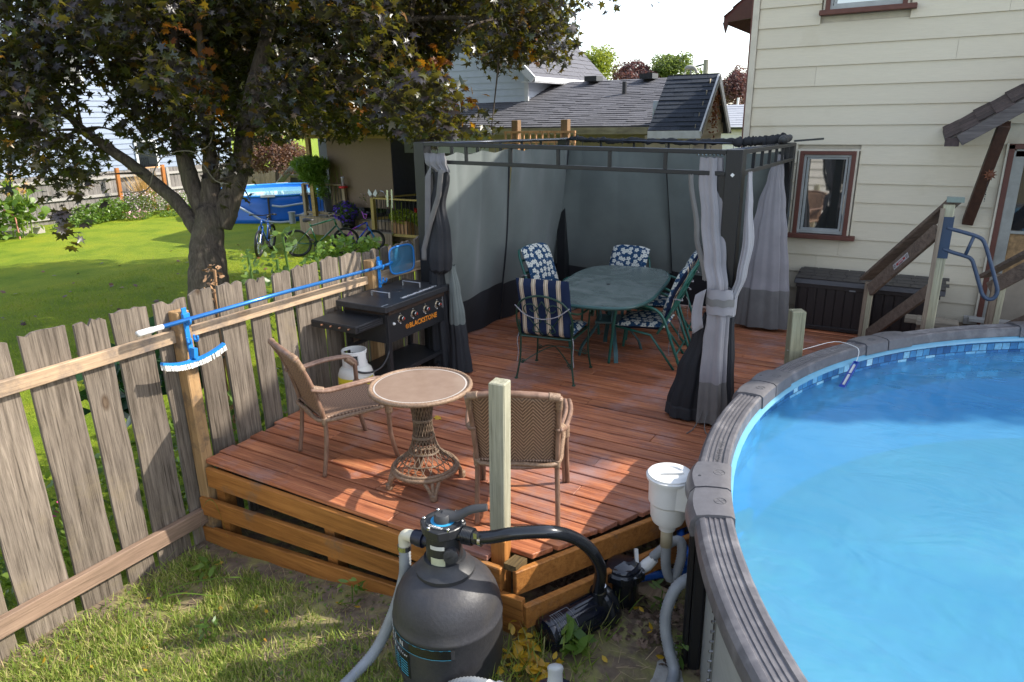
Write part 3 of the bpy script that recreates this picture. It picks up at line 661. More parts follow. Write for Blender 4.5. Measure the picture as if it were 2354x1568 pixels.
# pump
pu = thing('pool_pump', 'glossy black pool pump with a finned motor and round basket lid beside the deck corner', 'pump', (-1.32, 3.1, -0.5))
ax0 = Vector((-1.455, 2.755, -0.36)); ax1 = Vector((-1.295, 3.13, -0.365)); axd = (ax1 - ax0).normalized(); aR = axd.to_track_quat('Z', 'Y').to_matrix()
Lm = (ax1 - ax0).length
mb = MB(); mb.lathe([(0, -0.01), (0.068, -0.008), (0.094, 0.004), (0.101, 0.02), (0.101, 0.035), (0.096, 0.038), (0.100, 0.045), (0.100, Lm - .03)], ax0, 40, rot=aR); mb.obj('motor', M('motor_black', (0.006, 0.008, 0.018), rough=0.18, coat=0.5, bmp=0.04, scale=60), pu, smooth=True, auto=30)
for i in range(14):
    a = 2 * pi * i / 14; q = aR @ Vector((cos(a) * .101, sin(a) * .101, 0)); MB().beam(ax0 + q + axd * .20, ax0 + q + axd * (Lm - .02), 0.006, 0.012, up=q).obj('fin', m_blackpl, pu)
mb = MB(); mb.lathe([(0.115, Lm - .04), (0.138, Lm - .03), (0.145, Lm - .01), (0.132, Lm + .01), (0.135, Lm + .03), (0.125, Lm + .06), (0.08, Lm + .09), (0.0, Lm + .10)], ax0, 40, rot=aR); mb.obj('volute', m_blackpl, pu, smooth=True, auto=40)
bx, by = -1.235, 3.35
mb = MB(); mb.lathe([(0.0, -.47), (0.08, -.465), (0.092, -.42), (0.098, -.28), (0.122, -.26), (0.126, -.218), (0.112, -.205)], (bx, by, 0), 36)
mb.beam((bx, by, -.38), (-1.285, 3.2, -.37), 0.09, 0.10)
for i in range(10):
    a = 2 * pi * i / 10; mb.box((bx + .126 * cos(a), by + .126 * sin(a), -.23), (0.016, 0.016, 0.05), rotz(a))
mb.obj('basket_housing', m_blackpl, pu, smooth=True, auto=35)
MB().lathe([(0.106, -.207), (0.102, -.192), (0.075, -.178), (0.0, -.170)], (bx, by, 0), 36).obj('basket_lid', M('smoky_lid', (0.012, 0.015, 0.025), rough=0.08, coat=0.6), pu, smooth=True)
mb = MB(); mb.lathe([(0.036, -.30), (0.036, -.24), (0.042, -.235), (0.042, -.20), (0.033, -.195), (0.033, -.17)], (-1.275, 3.085, 0), 20); mb.obj('outlet', m_blackpl, pu, smooth=True, auto=30)
for z in (-.185, -.215): MB().lathe([(0.037, z), (0.037, z + .012)], (-1.272, 3.078, 0), 20).obj('hose_clamp', m_chrome, pu)
mb = MB(); mb.box((-1.36, 2.97, -.475), (0.14, 0.22, 0.05), rotz(-.35)); mb.obj('foot', m_blackpl, pu, bevel=.008)
mb = MB(); mb.tube([(-1.16, 3.40, -.245), (-1.12, 3.43, -.21), (-1.08, 3.45, -.16)], [0.028, 0.038, 0.03], 14); mb.beam((-1.17, 3.40, -.20), (-1.19, 3.43, -.12), 0.02, 0.03); mb.obj('union_valve', m_white, pu, smooth=True, auto=35)
# motor label
mb = MB(); vs = []
for i in range(9):
    a = radians(150) - radians(70) * i / 8
    for s_ in (0.05, 0.17): vs.append(ax0 + aR @ Vector((cos(a) * .1014, sin(a) * .1014, 0)) + axd * s_)
lines = MB()
for i in (0, 8):
    a = radians(150) - radians(70) * i / 8; q = aR @ Vector((cos(a) * .102, sin(a) * .102, 0)); lines.beam(ax0 + q + axd * .05, ax0 + q + axd * .17, 0.002, 0.001, up=q)
for s_ in (0.05, 0.17, .065, .08, .09, .10, .115): 
    lines.tube([ax0 + aR @ Vector((cos(radians(150 - 70 * i / 8)) * .1018, sin(radians(150 - 70 * i / 8)) * .1018, 0)) + axd * s_ for i in range(9)], 0.0008 if s_ not in (.05, .17) else .0012, 4)
lines.obj('motor_label', M('label_grey', (0.35, 0.36, 0.38)), pu)
# second device at the lower edge
cl = thing('chlorinator', 'dark blue chlorinator body with a clear ribbed knob at the bottom edge', 'chlorinator', (-1.10, 2.2, -.49))
mb = MB(); mb.lathe([(0.09, -.48), (0.09, -.20), (0.105, -.19), (0.105, -.13), (0.07, -.10), (0.04, -.09)], (-1.12, 2.22, 0), 28); mb.obj('body', M('chlor_blue', (0.015, 0.02, 0.045), rough=0.3), cl, smooth=True, auto=35)
mb = MB(); mb.tube(smooth_path([(-1.12, 2.22, -.10), (-1.122, 2.225, -.05), (-1.128, 2.24, .0), (-1.13, 2.245, .015)], 4), [0.045, .043, .04, .038, .036, .034, .034, .036, .038, .036, .03, .022, .012], 14, flat=0.8); mb.obj('knob', M('clear_grey', (0.38, 0.40, 0.40), rough=0.2), cl, smooth=True)
mb = MB(); mb.tube([(-1.47, 2.20, -.235), (-1.43, 2.20, -.232), (-1.42, 2.20, -.232), (-1.33, 2.20, -.225), (-1.30, 2.2, -.222), (-1.20, 2.2, -.21)], [.034, .034, .044, .044, .034, .034], 14); mb.obj('union', m_white, cl, smooth=True, auto=30)
# slab, mat, plank
so = MB().quadprism([(-1.30, 2.90), (-1.12, 2.60), (-.86, 2.52), (-.66, 2.80), (-.86, 3.22), (-1.03, 3.32)], -.52, -.475).obj('paving_slab', M('slab', (0.40, 0.39, 0.36), (0.30, 0.29, 0.27), scale=30, rough=0.9, bmp=0.3, spot=(0.2, 0.18, 0.15), spotscale=4, spotthr=(.55, .7)), bevel=.006)
tag(so, 'pale concrete paving slab lying between the pump and the pool wall', 'paving slab')
mp = [(-1.60, 2.10)] + [(-1.62 + i * .06 + random.uniform(-.03, .03), 2.5 + i * .07 + random.uniform(-.02, .02)) for i in range(6)] + [(-1.2, 3.0), (-1.12, 2.85), (-1.16, 2.72), (-1.04, 2.6), (-1.05, 2.45), (-.93, 2.35), (-.95, 2.2), (-.88, 2.05), (-1.2, 1.98)]
mo = MB().quadprism(mp, -.505, -.470).obj('ground_mat', M('mat_black', (0.016, 0.018, 0.024), rough=0.8, bmp=.3, scale=40)); tag(mo, 'torn black landscaping mat under the pump and chlorinator', 'mat')
po = MB().beam((-1.30, 3.60, -.475), (-1.02, 3.52, -.47), 0.14, 0.03).obj('plank', m_rail, bevel=.004); tag(po, 'short loose plank lying under the end of the blue hose', 'plank')
so = MB().quadprism([(-2.2, 2.02), (-1.95, 2.28), (-1.78, 2.2), (-1.9, 1.9)], -.51, -.470).obj('paving_slab', M('slab_grey', (0.26, 0.27, 0.25), rough=0.9, bmp=.2, scale=30), bevel=.006); tag(so, 'small grey slab poking out beneath the front of the filter tank', 'paving slab')

# ------------------------------------------------------------------ pole, hangers, brush on the fence
def hanger(y, x=-4.275, zt=1.10, label=''):
    h = thing('pole_hanger', label, 'hook', (x, y, 0.9)); mb = MB()
    mb.box((x, y, 1.0), (0.012, 0.035, 0.30)); mb.box((x + .01, y, 1.09), (0.03, 0.05, 0.045))
    for (yy_, z0, s_) in ((y, 1.065, 1), (y + .035, .935, 1), (y - .02, .93, -1)):
        arc = [Vector((x + 0.035 + 0.022 * cos(a) * 0.9, yy_ + 0.0, z0 + 0.028 * sin(a))) for a in [radians(150 + i * 24) for i in range(11)]]
        mb.tube(arc, 0.009, 6)
    mb.obj('bracket', m_blue, h, smooth=False, bevel=.002); return h
hanger(2.815, label='blue plastic pole hanger screwed to the fence post beside the chairs, brush below it')
hanger(4.83, label='blue plastic pole hanger on the far fence post behind the griddle')
pl = thing('skimmer_net', 'long blue pole with a white grip and a blue leaf net hanging along the fence', 'pool net', (-4.24, 3.6, 1.07))
MB().tube([(-4.235, 2.60, 1.072), (-4.235, 3.6, 1.076), (-4.235, 4.88, 1.062)], 0.0155, 16).obj('pole', m_blue_l, pl, smooth=True)
MB().tube([(-4.235, 2.44, 1.068), (-4.235, 2.455, 1.07), (-4.235, 2.54, 1.071), (-4.235, 2.56, 1.071), (-4.235, 2.62, 1.072)], [.019, .021, .021, .018, .018], 14).obj('grip', m_white, pl, smooth=True)
yc, zc = 5.10, 1.085; ring = []
for i in range(40):
    a = 2 * pi * i / 40; e = 0.42
    ring.append(Vector((-4.215 + 0.03 * cos(a), yc + 0.145 * (abs(cos(a)) ** e) * (1 if cos(a) > 0 else -1), zc + 0.13 * (abs(sin(a)) ** e) * (1 if sin(a) > 0 else -1))))
mb = MB(); mb.tube(ring, 0.009, 8, closed=True); mb.tube([(-4.235, 4.86, 1.065), (-4.225, 4.90, 1.07), (-4.22, 4.96, 1.08)], 0.012, 8); mb.obj('net_frame', m_blue, pl, smooth=True)
netm, t, bs = newmat('net_mesh'); bs.inputs['Base Color'].default_value = (0.015, 0.16, 0.30, 1); bs.inputs['Roughness'].default_value = 0.6
tr = N(t, 'ShaderNodeBsdfTransparent'); mx = N(t, 'ShaderNodeMixShader'); mx.inputs[0].default_value = 0.72
t.links.new(tr.outputs[0], mx.inputs[1]); t.links.new(bs.outputs[0], mx.inputs[2]); t.links.new(mx.outputs[0], t.nodes['Material Output'].inputs['Surface'])
mb = MB(); mb.add([(-4.222, yc, zc)] + ring, [(0, i + 1, (i + 1) % 40 + 1) for i in range(40)]); mb.obj('net', netm, pl)
b = thing('wall_brush', 'curved white bristle pool brush with blue back hanging from the fence post hook', 'brush', (-4.24, 2.8, 0.78))
arc = [Vector((-4.235 + .02 * abs(u), 2.80 + 0.245 * u, 0.775 + 0.055 * u * u + 0.004)) for u in [(-1 + 2 * i / 14) for i in range(15)]]
mb = MB()
for i in range(14): mb.beam(arc[i], arc[i + 1], 0.03, 0.018, up=(0, 0, 1))
mb.beam((-4.245, 2.80, .78), (-4.262, 2.812, .93), 0.012, 0.035, up=(0, 1, 0)); mb.beam((-4.225, 2.803, .80), (-4.225, 2.81, .87), 0.045, 0.03, up=(0, 1, 0))
for s_ in (-1, 1): mb.tube(smooth_path([(-4.24, 2.805, .80), (-4.235, 2.80 + s_ * .05, .785), (-4.232, 2.80 + s_ * .11, .79)], 4), .008, 6)
mb.obj('brush_back', m_blue, b, smooth=False)
mb = MB(); rs = random.Random(2)
for i in range(14):
    for k in range(22):
        t_ = rs.random(); p = arc[i].lerp(arc[i + 1], t_) + Vector((rs.uniform(-.014, .014), 0, -.008)); mb.beam(p, p + Vector((rs.uniform(0, .012), rs.uniform(-.004, .004), -0.038)), 0.006, 0.006, up=(1, 0, 0))
mb.obj('bristles', M('bristle_white', (0.78, 0.77, 0.72), rough=0.8), b, kind='stuff')
# ------------------------------------------------------------------ griddle
gr = thing('griddle', 'black flat top gas griddle on a cart with side shelf, four knobs and orange lettering', 'griddle', (-4.05, 4.78, 0))
m_gb = M('griddle_black', (0.018, 0.019, 0.022), (0.013, 0.014, 0.016), scale=50, rough=0.42, bmp=0.06)
m_gl = M('griddle_lid', (0.030, 0.031, 0.034), (0.022, 0.023, 0.026), scale=40, rough=0.42, bmp=0.1, spot=(0.05, 0.05, 0.052), spotscale=5, spotthr=(.5, .8))
FX, BX, Y0, Y1 = -3.80, -4.28, 4.35, 5.235
mb = MB(); mb.box(((-3.745 - 4.31) / 2, (4.275 + 5.235) / 2, 0.835), (0.565, 0.96, 0.05)); mb.obj('lid', m_gl, gr, bevel=.004)
MB().box((-4.03, 4.79, 0.79), (0.50, 0.88, 0.05)).obj('cook_top', M('cooktop', (0.02, 0.015, 0.012), (0.05, 0.025, 0.015), scale=20), gr)
for y in (4.55, 4.99):
    hp = [(-3.93, y, .858), (-3.93, y, .895), (-3.925, y, .90), (-4.0 - .125, y, .90), (-4.13, y, .895), (-4.13, y, .858)]
    mb = MB(); hh = [Vector((-3.985, y - .0, .858))]
    a = Vector((-3.93, y, 0.86)); bb = Vector((-4.13, y + .0, 0.86))
    mb.beam(a, a + Vector((0, 0, .045)), .022, .006, up=(1, 0, 0)); mb.beam(bb, bb + Vector((0, 0, .045)), .022, .006, up=(1, 0, 0)); mb.beam(a + Vector((.003, 0, .045)), bb + Vector((-.003, 0, .045)), .022, .006)
    mb.obj('lid_handle', M('handle_steel', (0.55, 0.56, 0.57), rough=.3, metal=.7), gr, bevel=.002)
# worn sticker on the lid
rs = random.Random(8); mb = MB()
for i in range(46):
    y = 4.60 + i * .0115; 
    for k in range(3):
        if rs.random() < .72: mb.box((-3.835 + k * .012 - .012 + (i - 20) * -0.0003, y, .8608), (.0125, rs.uniform(.008, .013), .0008))
mb.obj('worn_sticker', M('sticker_white', (0.55, 0.55, 0.55)), gr)
mb = MB(); mb.box((-3.80, 4.33, .861), (.015, .085, .0008)); mb.obj('small_sticker', M('sticker_grey', (0.28, 0.30, 0.32)), gr)
for r_ in (.052, .040, .028):
    MB().tube([Vector((-4.04 + r_ * cos(a), 4.80 + r_ * sin(a), .8602)) for a in [i * pi / 12 for i in range(24)]], .0012, 4, closed=True).obj('embossed_ring', m_gb, gr)
# front panel leans outward slightly
mb = MB(); mb.prism([(FX, Y0, .765), (FX, Y1, .765), (FX + .005, Y1, .515), (FX + .005, Y0, .515)], (-.02, 0, 0)); mb.box((FX - .01, (Y0 + Y1) / 2, .772), (.055, Y1 - Y0 + .01, .014))
mb.obj('control_panel', m_gb, gr, bevel=.002)
mb = MB(); mb.box((BX, (Y0 + Y1) / 2, .64), (.02, Y1 - Y0, .25)); mb.box(((FX + BX) / 2, Y0, .64), (.46, .02, .25)); mb.box(((FX + BX) / 2, Y1, .64), (.46, .02, .25)); mb.obj('burner_box', m_gb, gr)
for x in (FX - .02, BX + .01):
    for y in (Y0 + .02, Y1 - .02): MB().box((x, y, .30), (.042, .042, .58)).obj('leg', m_gb, gr, bevel=.003)
mb = MB(); mb.box(((FX + BX) / 2, (Y0 + Y1) / 2, .19), (.44, .86, .02)); mb.box((FX - .03, (Y0 + Y1) / 2, .20), (.015, .86, .035)); mb.obj('bottom_shelf', m_gb, gr)
MB().box((BX + .01, (Y0 + Y1) / 2, .42), (.02, .86, .03)).obj('cross_bar', m_gb, gr)
mb = MB(); mb.box((-4.085, 4.165, .745), (.50, .335, .018)); mb.box((-3.838, 4.165, .72), (.012, .335, .055)); mb.box((-4.085, 4.0, .72), (.50, .012, .055)); mb.obj('side_shelf', m_gb, gr, bevel=.003)
mb = MB(); mb.box((-3.829, 4.165, .728), (.008, .28, .006)); mb.box((-3.829, 4.165, .712), (.008, .28, .006)); mb.obj('shelf_rail', m_gun, gr)
for i in range(4): MB().lathe([(.008, 0), (.008, .018), (.004, .022), (0, .022)], (-3.90 - i * .1, 3.994, .728), 10, rot=Matrix.Rotation(pi / 2, 3, 'X')).obj('tool_hook', M('copper_hook', (0.5, 0.25, 0.14), metal=.8, rough=.3), gr)
MB().box((-3.98, 5.30, .70), (.34, .10, .16)).obj('side_bin', m_gb, gr, bevel=.003)
RXp = Matrix.Rotation(pi / 2, 3, 'Y')
def knob(y, z, r):
    o = MB(); o.lathe([(r * 1.35, 0), (r * 1.35, .004), (r * 1.2, .008)], (FX + .002, y, z), 24, rot=RXp); o.obj('knob_bezel', M('bezel', (0.45, 0.38, 0.28), metal=.6, rough=.3), gr, smooth=True)
    o = MB(); o.lathe([(r, .004), (r * .95, .02), (r * .8, .036), (0, .038)], (FX + .002, y, z), 24, rot=RXp); o.obj('knob', m_black, gr, smooth=True, auto=40)
    o = MB(); o.lathe([(r * .84, .030), (r * .82, .0385), (r * .62, .039)], (FX + .002, y, z), 24, rot=RXp); o.obj('knob_ring', m_chrome, gr, smooth=True)
    o = MB(); vs = [(FX + .043, y, z)] + [(FX + .043, y + r * .62 * cos(a), z + r * .62 * sin(a)) for a in [radians(-40 + i * 15) for i in range(8)]]; o.add(vs, [(0, i, i + 1) for i in range(1, 8)]); o.obj('knob_mark', M('knob_red', (0.6, 0.03, 0.015)), gr)
    o = MB(); o.tube([(FX + .003, y + r * 1.6 * cos(a), z + r * 1.6 * sin(a)) for a in [radians(190 + i * 14) for i in range(7)]], .0018, 4); o.box((FX + .003, y, z + r * 1.75), (.001, .012, .004)); o.box((FX + .003, y, z - r * 1.9), (.001, .016, .006)); o.obj('knob_print', m_white, gr)
for y in (4.52, 4.70, 4.88, 5.06): knob(y, .700, .024)
o = MB(); o.lathe([(.014, 0), (.014, .006), (.009, .018), (0, .02)], (FX + .002, 4.425, .675), 16, rot=RXp); o.obj('ignition_button', m_white, gr, smooth=True)
m_or = M('orange_print', (0.75, 0.26, 0.02))
text('griddle_lettering', 'BLACKSTONE', 0.066, (FX + .0085, 4.63, .585), (0, 1, 0), (0.0, 0, 1), m_or, gr, bold=.0012)
o = MB(); o.tube([(FX + .007, 4.602 + .019 * cos(a), .607 + .019 * sin(a)) for a in [i * pi / 10 for i in range(20)]], .003, 4, closed=True)
for dz in (-.007, 0, .007): o.box((FX + .0065, 4.602, .607 + dz), (.002, .022, .003))
o.obj('round_logo', m_or, gr)
o = MB(); rs = random.Random(4)
for i in range(13): o.box((FX + .004, 5.155 - rs.uniform(0, .008), .752 - i * .0085), (.001, rs.uniform(.02, .05), .003))
o.obj('panel_print', M('print_grey', (0.5, 0.5, 0.5)), gr)
for x, y in ((FX - .05, 5.10), (BX + .03, 5.16), (FX - .02, 5.215)):
    wv = MB(); wv.lathe([(0, -.014), (.030, -.014), (.036, -.008), (.036, .008), (.030, .014), (0, .014)], (x, y - .02, .037), 20, rot=RXp); wo = wv.obj('caster_wheel', m_black, gr, smooth=True, auto=40)
    MB().lathe([(.018, .0145), (.0, .016)], (x, y - .02, .037), 14, rot=RXp).obj('hub', m_chrome, wo)
    MB().box((x - .0, y, .075), (.04, .05, .05)).obj('caster_fork', m_gb, gr)
# propane cylinder
px, py = -3.99, 4.115
pt = thing('propane_tank', 'white propane cylinder with yellow label under the side shelf of the griddle', 'propane tank', (px, py, 0))
MB().lathe([(0, .015), (.10, .02), (.135, .05), (.150, .09), (.153, .13), (.153, .25), (.150, .29), (.135, .335), (.105, .365), (.06, .38), (.03, .385), (0, .385)], (px, py, 0), 40).obj('cylinder', M('tank_white', (0.62, 0.61, 0.56), (0.52, 0.50, 0.44), scale=6, rough=.35), pt, smooth=True)
MB().lathe([(.102, 0), (.105, .02), (.10, .04)], (px, py, 0), 28).obj('foot_ring', m_white, pt, smooth=True)
mb = MB(); NSG = 36
for i in range(NSG):
    a0, a1 = 2 * pi * i / NSG, 2 * pi * (i + 1) / NSG; mid = math.degrees((a0 + a1) / 2) % 360
    op = (285 < mid < 335) or (20 < mid < 80) or (150 < mid < 215)
    zz_ = [(.365, .395), (.475, .50)] if op else [(.365, .50)]
    for z0, z1 in zz_:
        for r_, flip in ((.105, 0), (.100, 1)):
            vs = [(px + r_ * cos(a0), py + r_ * sin(a0), z0), (px + r_ * cos(a1), py + r_ * sin(a1), z0), (px + r_ * cos(a1), py + r_ * sin(a1), z1), (px + r_ * cos(a0), py + r_ * sin(a0), z1)]
            mb.add(vs, [(0, 1, 2, 3) if not flip else (3, 2, 1, 0)])
        vs = [(px + r_ * cos(a), py + r_ * sin(a), z1) for r_ in (.1, .105) for a in (a0, a1)]; mb.add(vs, [(0, 1, 3, 2)])
mb.tube([(px + .1025 * cos(a), py + .1025 * sin(a), .50) for a in [i * pi / 18 for i in range(36)]], .005, 6, closed=True)
mb.obj('collar', m_white, pt, smooth=False)
mb = MB(); mb.lathe([(.022, .38), (.022, .43), (.016, .44), (.016, .47), (.0, .472)], (px, py, 0), 14); mb.beam((px - .03, py, .462), (px + .03, py, .462), .02, .015); mb.obj('valve', m_gun, pt, smooth=False)
rg = Vector((px + .07, py - .085, .42)); rR = Vector((.5, -.8, .2)).to_track_quat('Z', 'Y').to_matrix()
mb = MB(); mb.lathe([(.0, -.02), (.032, -.015), (.036, 0), (.030, .018), (0, .026)], rg, 20, rot=rR); mb.tube([rg, (px + .03, py - .03, .43), (px, py, .42)], .016, 8); mb.obj('regulator', M('regulator_grey', (0.26, 0.27, 0.28), rough=.3, metal=.5), pt, smooth=True, auto=50)
def pwrap(name, a0, a1, z0, z1, mat, r=.1538):
    mb = MB(); vs = []
    for i in range(17):
        a = radians(a0 + (a1 - a0) * i / 16)
        for z in (z0, z1): vs.append((px + r * cos(a), py + r * sin(a), z))
    return mb.add(vs, [(2 * i, 2 * i + 2, 2 * i + 3, 2 * i + 1) for i in range(16)]).obj(name, mat, pt, smooth=True)
pwrap('label', -125, 20, .06, .285, M('label_yellow', (0.72, 0.62, 0.04), rough=.4))
m_pr = M('label_print', (0.06, 0.06, 0.03))
for k in range(9):
    pwrap('label_print', -118, -92 + (k % 3) * 3, .235 - k * .012, .238 - k * .012, m_pr, .1543)
pwrap('label_print', -80, -25, .235, .238, m_pr, .1543); pwrap('label_print', -80, -25, .155, .158, m_pr, .1543)
for a in (-80, -62, -44, -26): pwrap('label_print', a, a + 1.2, .155, .238, m_pr, .1543)
for k in range(5): pwrap('label_print', -15, 5, .225 - k * .014, .228 - k * .014, m_pr, .1543)
o = MB().tube(smooth_path([tuple(rg), (px + .11, py - .10, .36), (px + .17, py - .02, .33), (px + .2, py + .10, .345), (px + .185, py + .22, .42), (px + .17, py + .27, .52)], 8), .009, 8).obj('gas_hose', m_black, None, smooth=True); tag(o, 'thin black gas hose drooping from the propane cylinder to the griddle', 'hose')

# ------------------------------------------------------------------ woven wicker chairs
wv, t, bs = newmat('woven_wicker'); v = coords(t, (1, 1, 1), rnd=False, uv=True)
sx = N(t, 'ShaderNodeSeparateXYZ'); t.links.new(v, sx.inputs[0])
zig = math_(t, 'PINGPONG', sx.outputs[0], 0.055)
ph = math_(t, 'ADD', sx.outputs[1], math_(t, 'MULTIPLY', zig, 1.3))
st = math_(t, 'PINGPONG', ph, 0.0125); st = math_(t, 'MULTIPLY', st, 80.0)
st2 = math_(t, 'PINGPONG', sx.outputs[0], 0.0035); st2 = math_(t, 'MULTIPLY', st2, 280.0)
hh = math_(t, 'ADD', math_(t, 'MULTIPLY', st, .7), math_(t, 'MULTIPLY', st2, .3))
col = ramp(t, hh, [(0.12, (0.05, 0.026, 0.016)), (0.5, (0.20, 0.115, 0.07)), (0.9, (0.40, 0.26, 0.175))])
t.links.new(col, bs.inputs['Base Color']); bs.inputs['Roughness'].default_value = .55; bump(t, bs, hh, .8, .004)
m_rat = M('rattan_pole', (0.27, 0.165, 0.115), (0.13, 0.07, 0.045), scale=9, stretch=(3, 3, 1), rough=.45, bmp=.2)
m_wrap = M('rattan_wrap', (0.30, 0.20, 0.13), (0.15, 0.09, 0.055), scale=60, rough=.55, bmp=.4)
def wraps(mb, p0, p1, r, n): 
    p0, p1 = Vector(p0), Vector(p1); pts = [p0.lerp(p1, i / (2 * n)) for i in range(2 * n + 1)]
    mb.tube(pts, [r * (1.06 if i % 2 else .94) for i in range(2 * n + 1)], 10)
def wicker_chair(label):
    t_ = thing('wicker_chair', label, 'chair', (0, 0, 0), 'wicker armchairs round the small table')
    def back(u, v):
        w_ = 0.45 + .05 * v; x = (u - .5) * w_; return (x, -.215 - .15 * v ** 1.3 - .035 * (1 - (2 * u - 1) ** 2) * (0.4 + .6 * v), .40 + .475 * v + .02 * (1 - (2 * u - 1) ** 2) * v)
    MB().sheet(back, 14, 14, thick=.012, su=.46, sv=.48).obj('backrest', wv, t_, smooth=True)
    def seat(u, v):
        w_ = .46 + .06 * v - .0; x = (u - .5) * w_; q = (2 * u - 1) ** 2
        return (x, -.235 + .50 * v + .03 * (1 - q) * v, .415 - .03 * (1 - q) * (1 - (2 * v - 1) ** 2) * .8)
    MB().sheet(seat, 14, 12, thick=-.014, su=.5, sv=.5).obj('seat', wv, t_, smooth=True)
    mb = MB(); rim = smooth_path([(-.23, -.24, .41), (-.262, .0, .41), (-.262, .24, .41), (-.2, .275, .405), (0, .30, .40), (.2, .275, .405), (.262, .24, .41), (.262, 0, .41), (.23, -.24, .41), (0, -.25, .41)], 6, closed=True)
    mb.tube(rim, [.0145 * (1.07 if i % 2 else .93) for i in range(len(rim))], 8, closed=True); mb.obj('seat_rim', m_wrap, t_, smooth=True)
    for s in (-1, 1):
        lg = smooth_path([(s * .245, -.27, 0), (s * .242, -.235, .2), (s * .238, -.225, .40), (s * .248, -.29, .68), (s * .256, -.375, .885)], 6)
        MB().tube(lg, .0155, 10).obj('rear_leg', m_rat, t_, smooth=True)
        mb = MB()
        for dx in (-.012, .012): mb.tube(smooth_path([(s * .285 + dx, .275, 0), (s * .278 + dx, .235, .2), (s * .275 + dx, .235, .42), (s * .28 + dx, .235, .585)], 6), .0135, 8)
        mb.obj('front_leg', m_rat, t_, smooth=True)
        mb = MB(); wraps(mb, (s * .278, .235, .36), (s * .278, .235, .44), .028, 6); mb.obj('leg_wrap', m_wrap, t_, smooth=True); mb = MB(); wraps(mb, (s * .282, .225, .58), (s * .284, .17, .63), .026, 5); mb.obj('leg_wrap', m_wrap, t_, smooth=True)
        mb = MB()
        for dx in (-.014, .014): mb.tube(smooth_path([(s * .25 + dx * .6, -.30, .655), (s * .275 + dx, -.2, .635), (s * .30 + dx, .0, .645), (s * .29 + dx, .17, .64), (s * .283 + dx, .232, .60), (s * .28 + dx, .238, .56)], 6), .0145, 8)
        mb.obj('arm', m_rat, t_, smooth=True)
        for w_ in (((s * .25, -.335, .80), (s * .256, -.375, .885), .020, 7), ((s * .247, -.285, .66), (s * .27, -.22, .64), .023, 5), ((s * .238, -.225, .38), (s * .238, -.227, .43), .020, 4)): mb = MB(); wraps(mb, *w_); mb.obj('joint_wrap', m_wrap, t_, smooth=True)
    tp = smooth_path([(-.256, -.375, .885), (-.15, -.395, .905), (0, -.405, .915), (.15, -.395, .905), (.256, -.375, .885)], 6)
    MB().tube(tp, .020, 10).obj('top_rail', m_rat, t_, smooth=True); MB().tube(smooth_path([(-.238, -.225, .395), (0, -.25, .385), (.238, -.225, .395)], 6), .014, 8).obj('lower_rail', m_rat, t_, smooth=True)
    for e in ((0, 4), (-1, -5)): mb = MB(); wraps(mb, tp[e[0]], tp[e[1]], .024, 6); mb.obj('joint_wrap', m_wrap, t_, smooth=True)
    return t_
c1 = wicker_chair('brown woven rattan armchair left of the round table, beside the propane cylinder'); c1.location = (-3.435, 3.375, 0); c1.rotation_euler = (0, 0, radians(-24))
c2 = copy_tree(c1); c2['label'] = 'brown woven rattan armchair seen from behind, right of the round table behind the corner post'
c2.location = (-1.955, 3.385, 0); c2.rotation_euler = (0, 0, radians(25))

# ------------------------------------------------------------------ round bistro table
bx, by = -2.645, 3.30
bt = thing('bistro_table', 'round glass topped table on a woven wicker pedestal between the two rattan chairs', 'table', (bx, by, 0))
topm, t, bs = newmat('tan_glass'); v = coords(t, (1, 1, 1), rnd=False)
n_ = noise(t, v, 9, 4, .6); col = ramp(t, n_, [(.35, (0.235, 0.165, 0.125)), (.65, (0.27, 0.195, 0.15))]); t.links.new(col, bs.inputs['Base Color'])
bs.inputs['Roughness'].default_value = .07; bs.inputs['Specular IOR Level'].default_value = .22
TR = .315
MB().lathe([(TR - .005, .700), (TR - .005, .712), (0, .712)], (bx, by, 0), 56).obj('glass_top', topm, bt, smooth=True, auto=30)
MB().lathe([(TR - .013, .7125), (TR - .022, .7128)], (bx, by, 0), 56, caps=False).obj('glass_edge', M('dry_edge', (0.5, 0.46, 0.42)), bt)
mb = MB(); K = 220; mb.tube([(bx + (TR + .008) * cos(2 * pi * i / K), by + (TR + .008) * sin(2 * pi * i / K), .705) for i in range(K)], [.0165 * (1.1 if i % 2 else .9) for i in range(K)], 8, closed=True); mb.obj('rim', m_wrap, bt, smooth=True)
pf = [(.205, .13), (.185, .165), (.14, .20), (.10, .25), (.078, .31), (.066, .37), (.060, .44), (.062, .50), (.072, .56), (.095, .62), (.135, .67), (.17, .695)]
def prad(z):
    for (r0, z0), (r1, z1) in zip(pf, pf[1:]):
        if z0 <= z <= z1: return r0 + (r1 - r0) * (z - z0) / (z1 - z0)
    return pf[-1][0] if z > .6 else pf[0][0]
m_lat = M('lattice_cane', (0.22, 0.16, 0.11), (0.10, 0.065, 0.04), scale=30, rough=.6)
for dirn in (1, -1):
    mb = MB()
    for k in range(22):
        a0 = 2 * pi * k / 22; pts = []
        for i in range(26):
            z = .13 + (.695 - .13) * i / 25; a = a0 + dirn * 2.2 * (i / 25); r_ = prad(z) + .002 * dirn; pts.append((bx + r_ * cos(a), by + r_ * sin(a), z))
        mb.tube(pts, .0032, 4)
    mb.obj('lattice', m_lat, bt, smooth=True)
MB().lathe([(.052, .30), (.046, .45), (.055, .58), (.09, .66)], (bx, by, 0), 20).obj('core', M('core_dark', (0.11, 0.07, 0.045), (0.05, 0.03, 0.02), scale=40), bt, smooth=True)
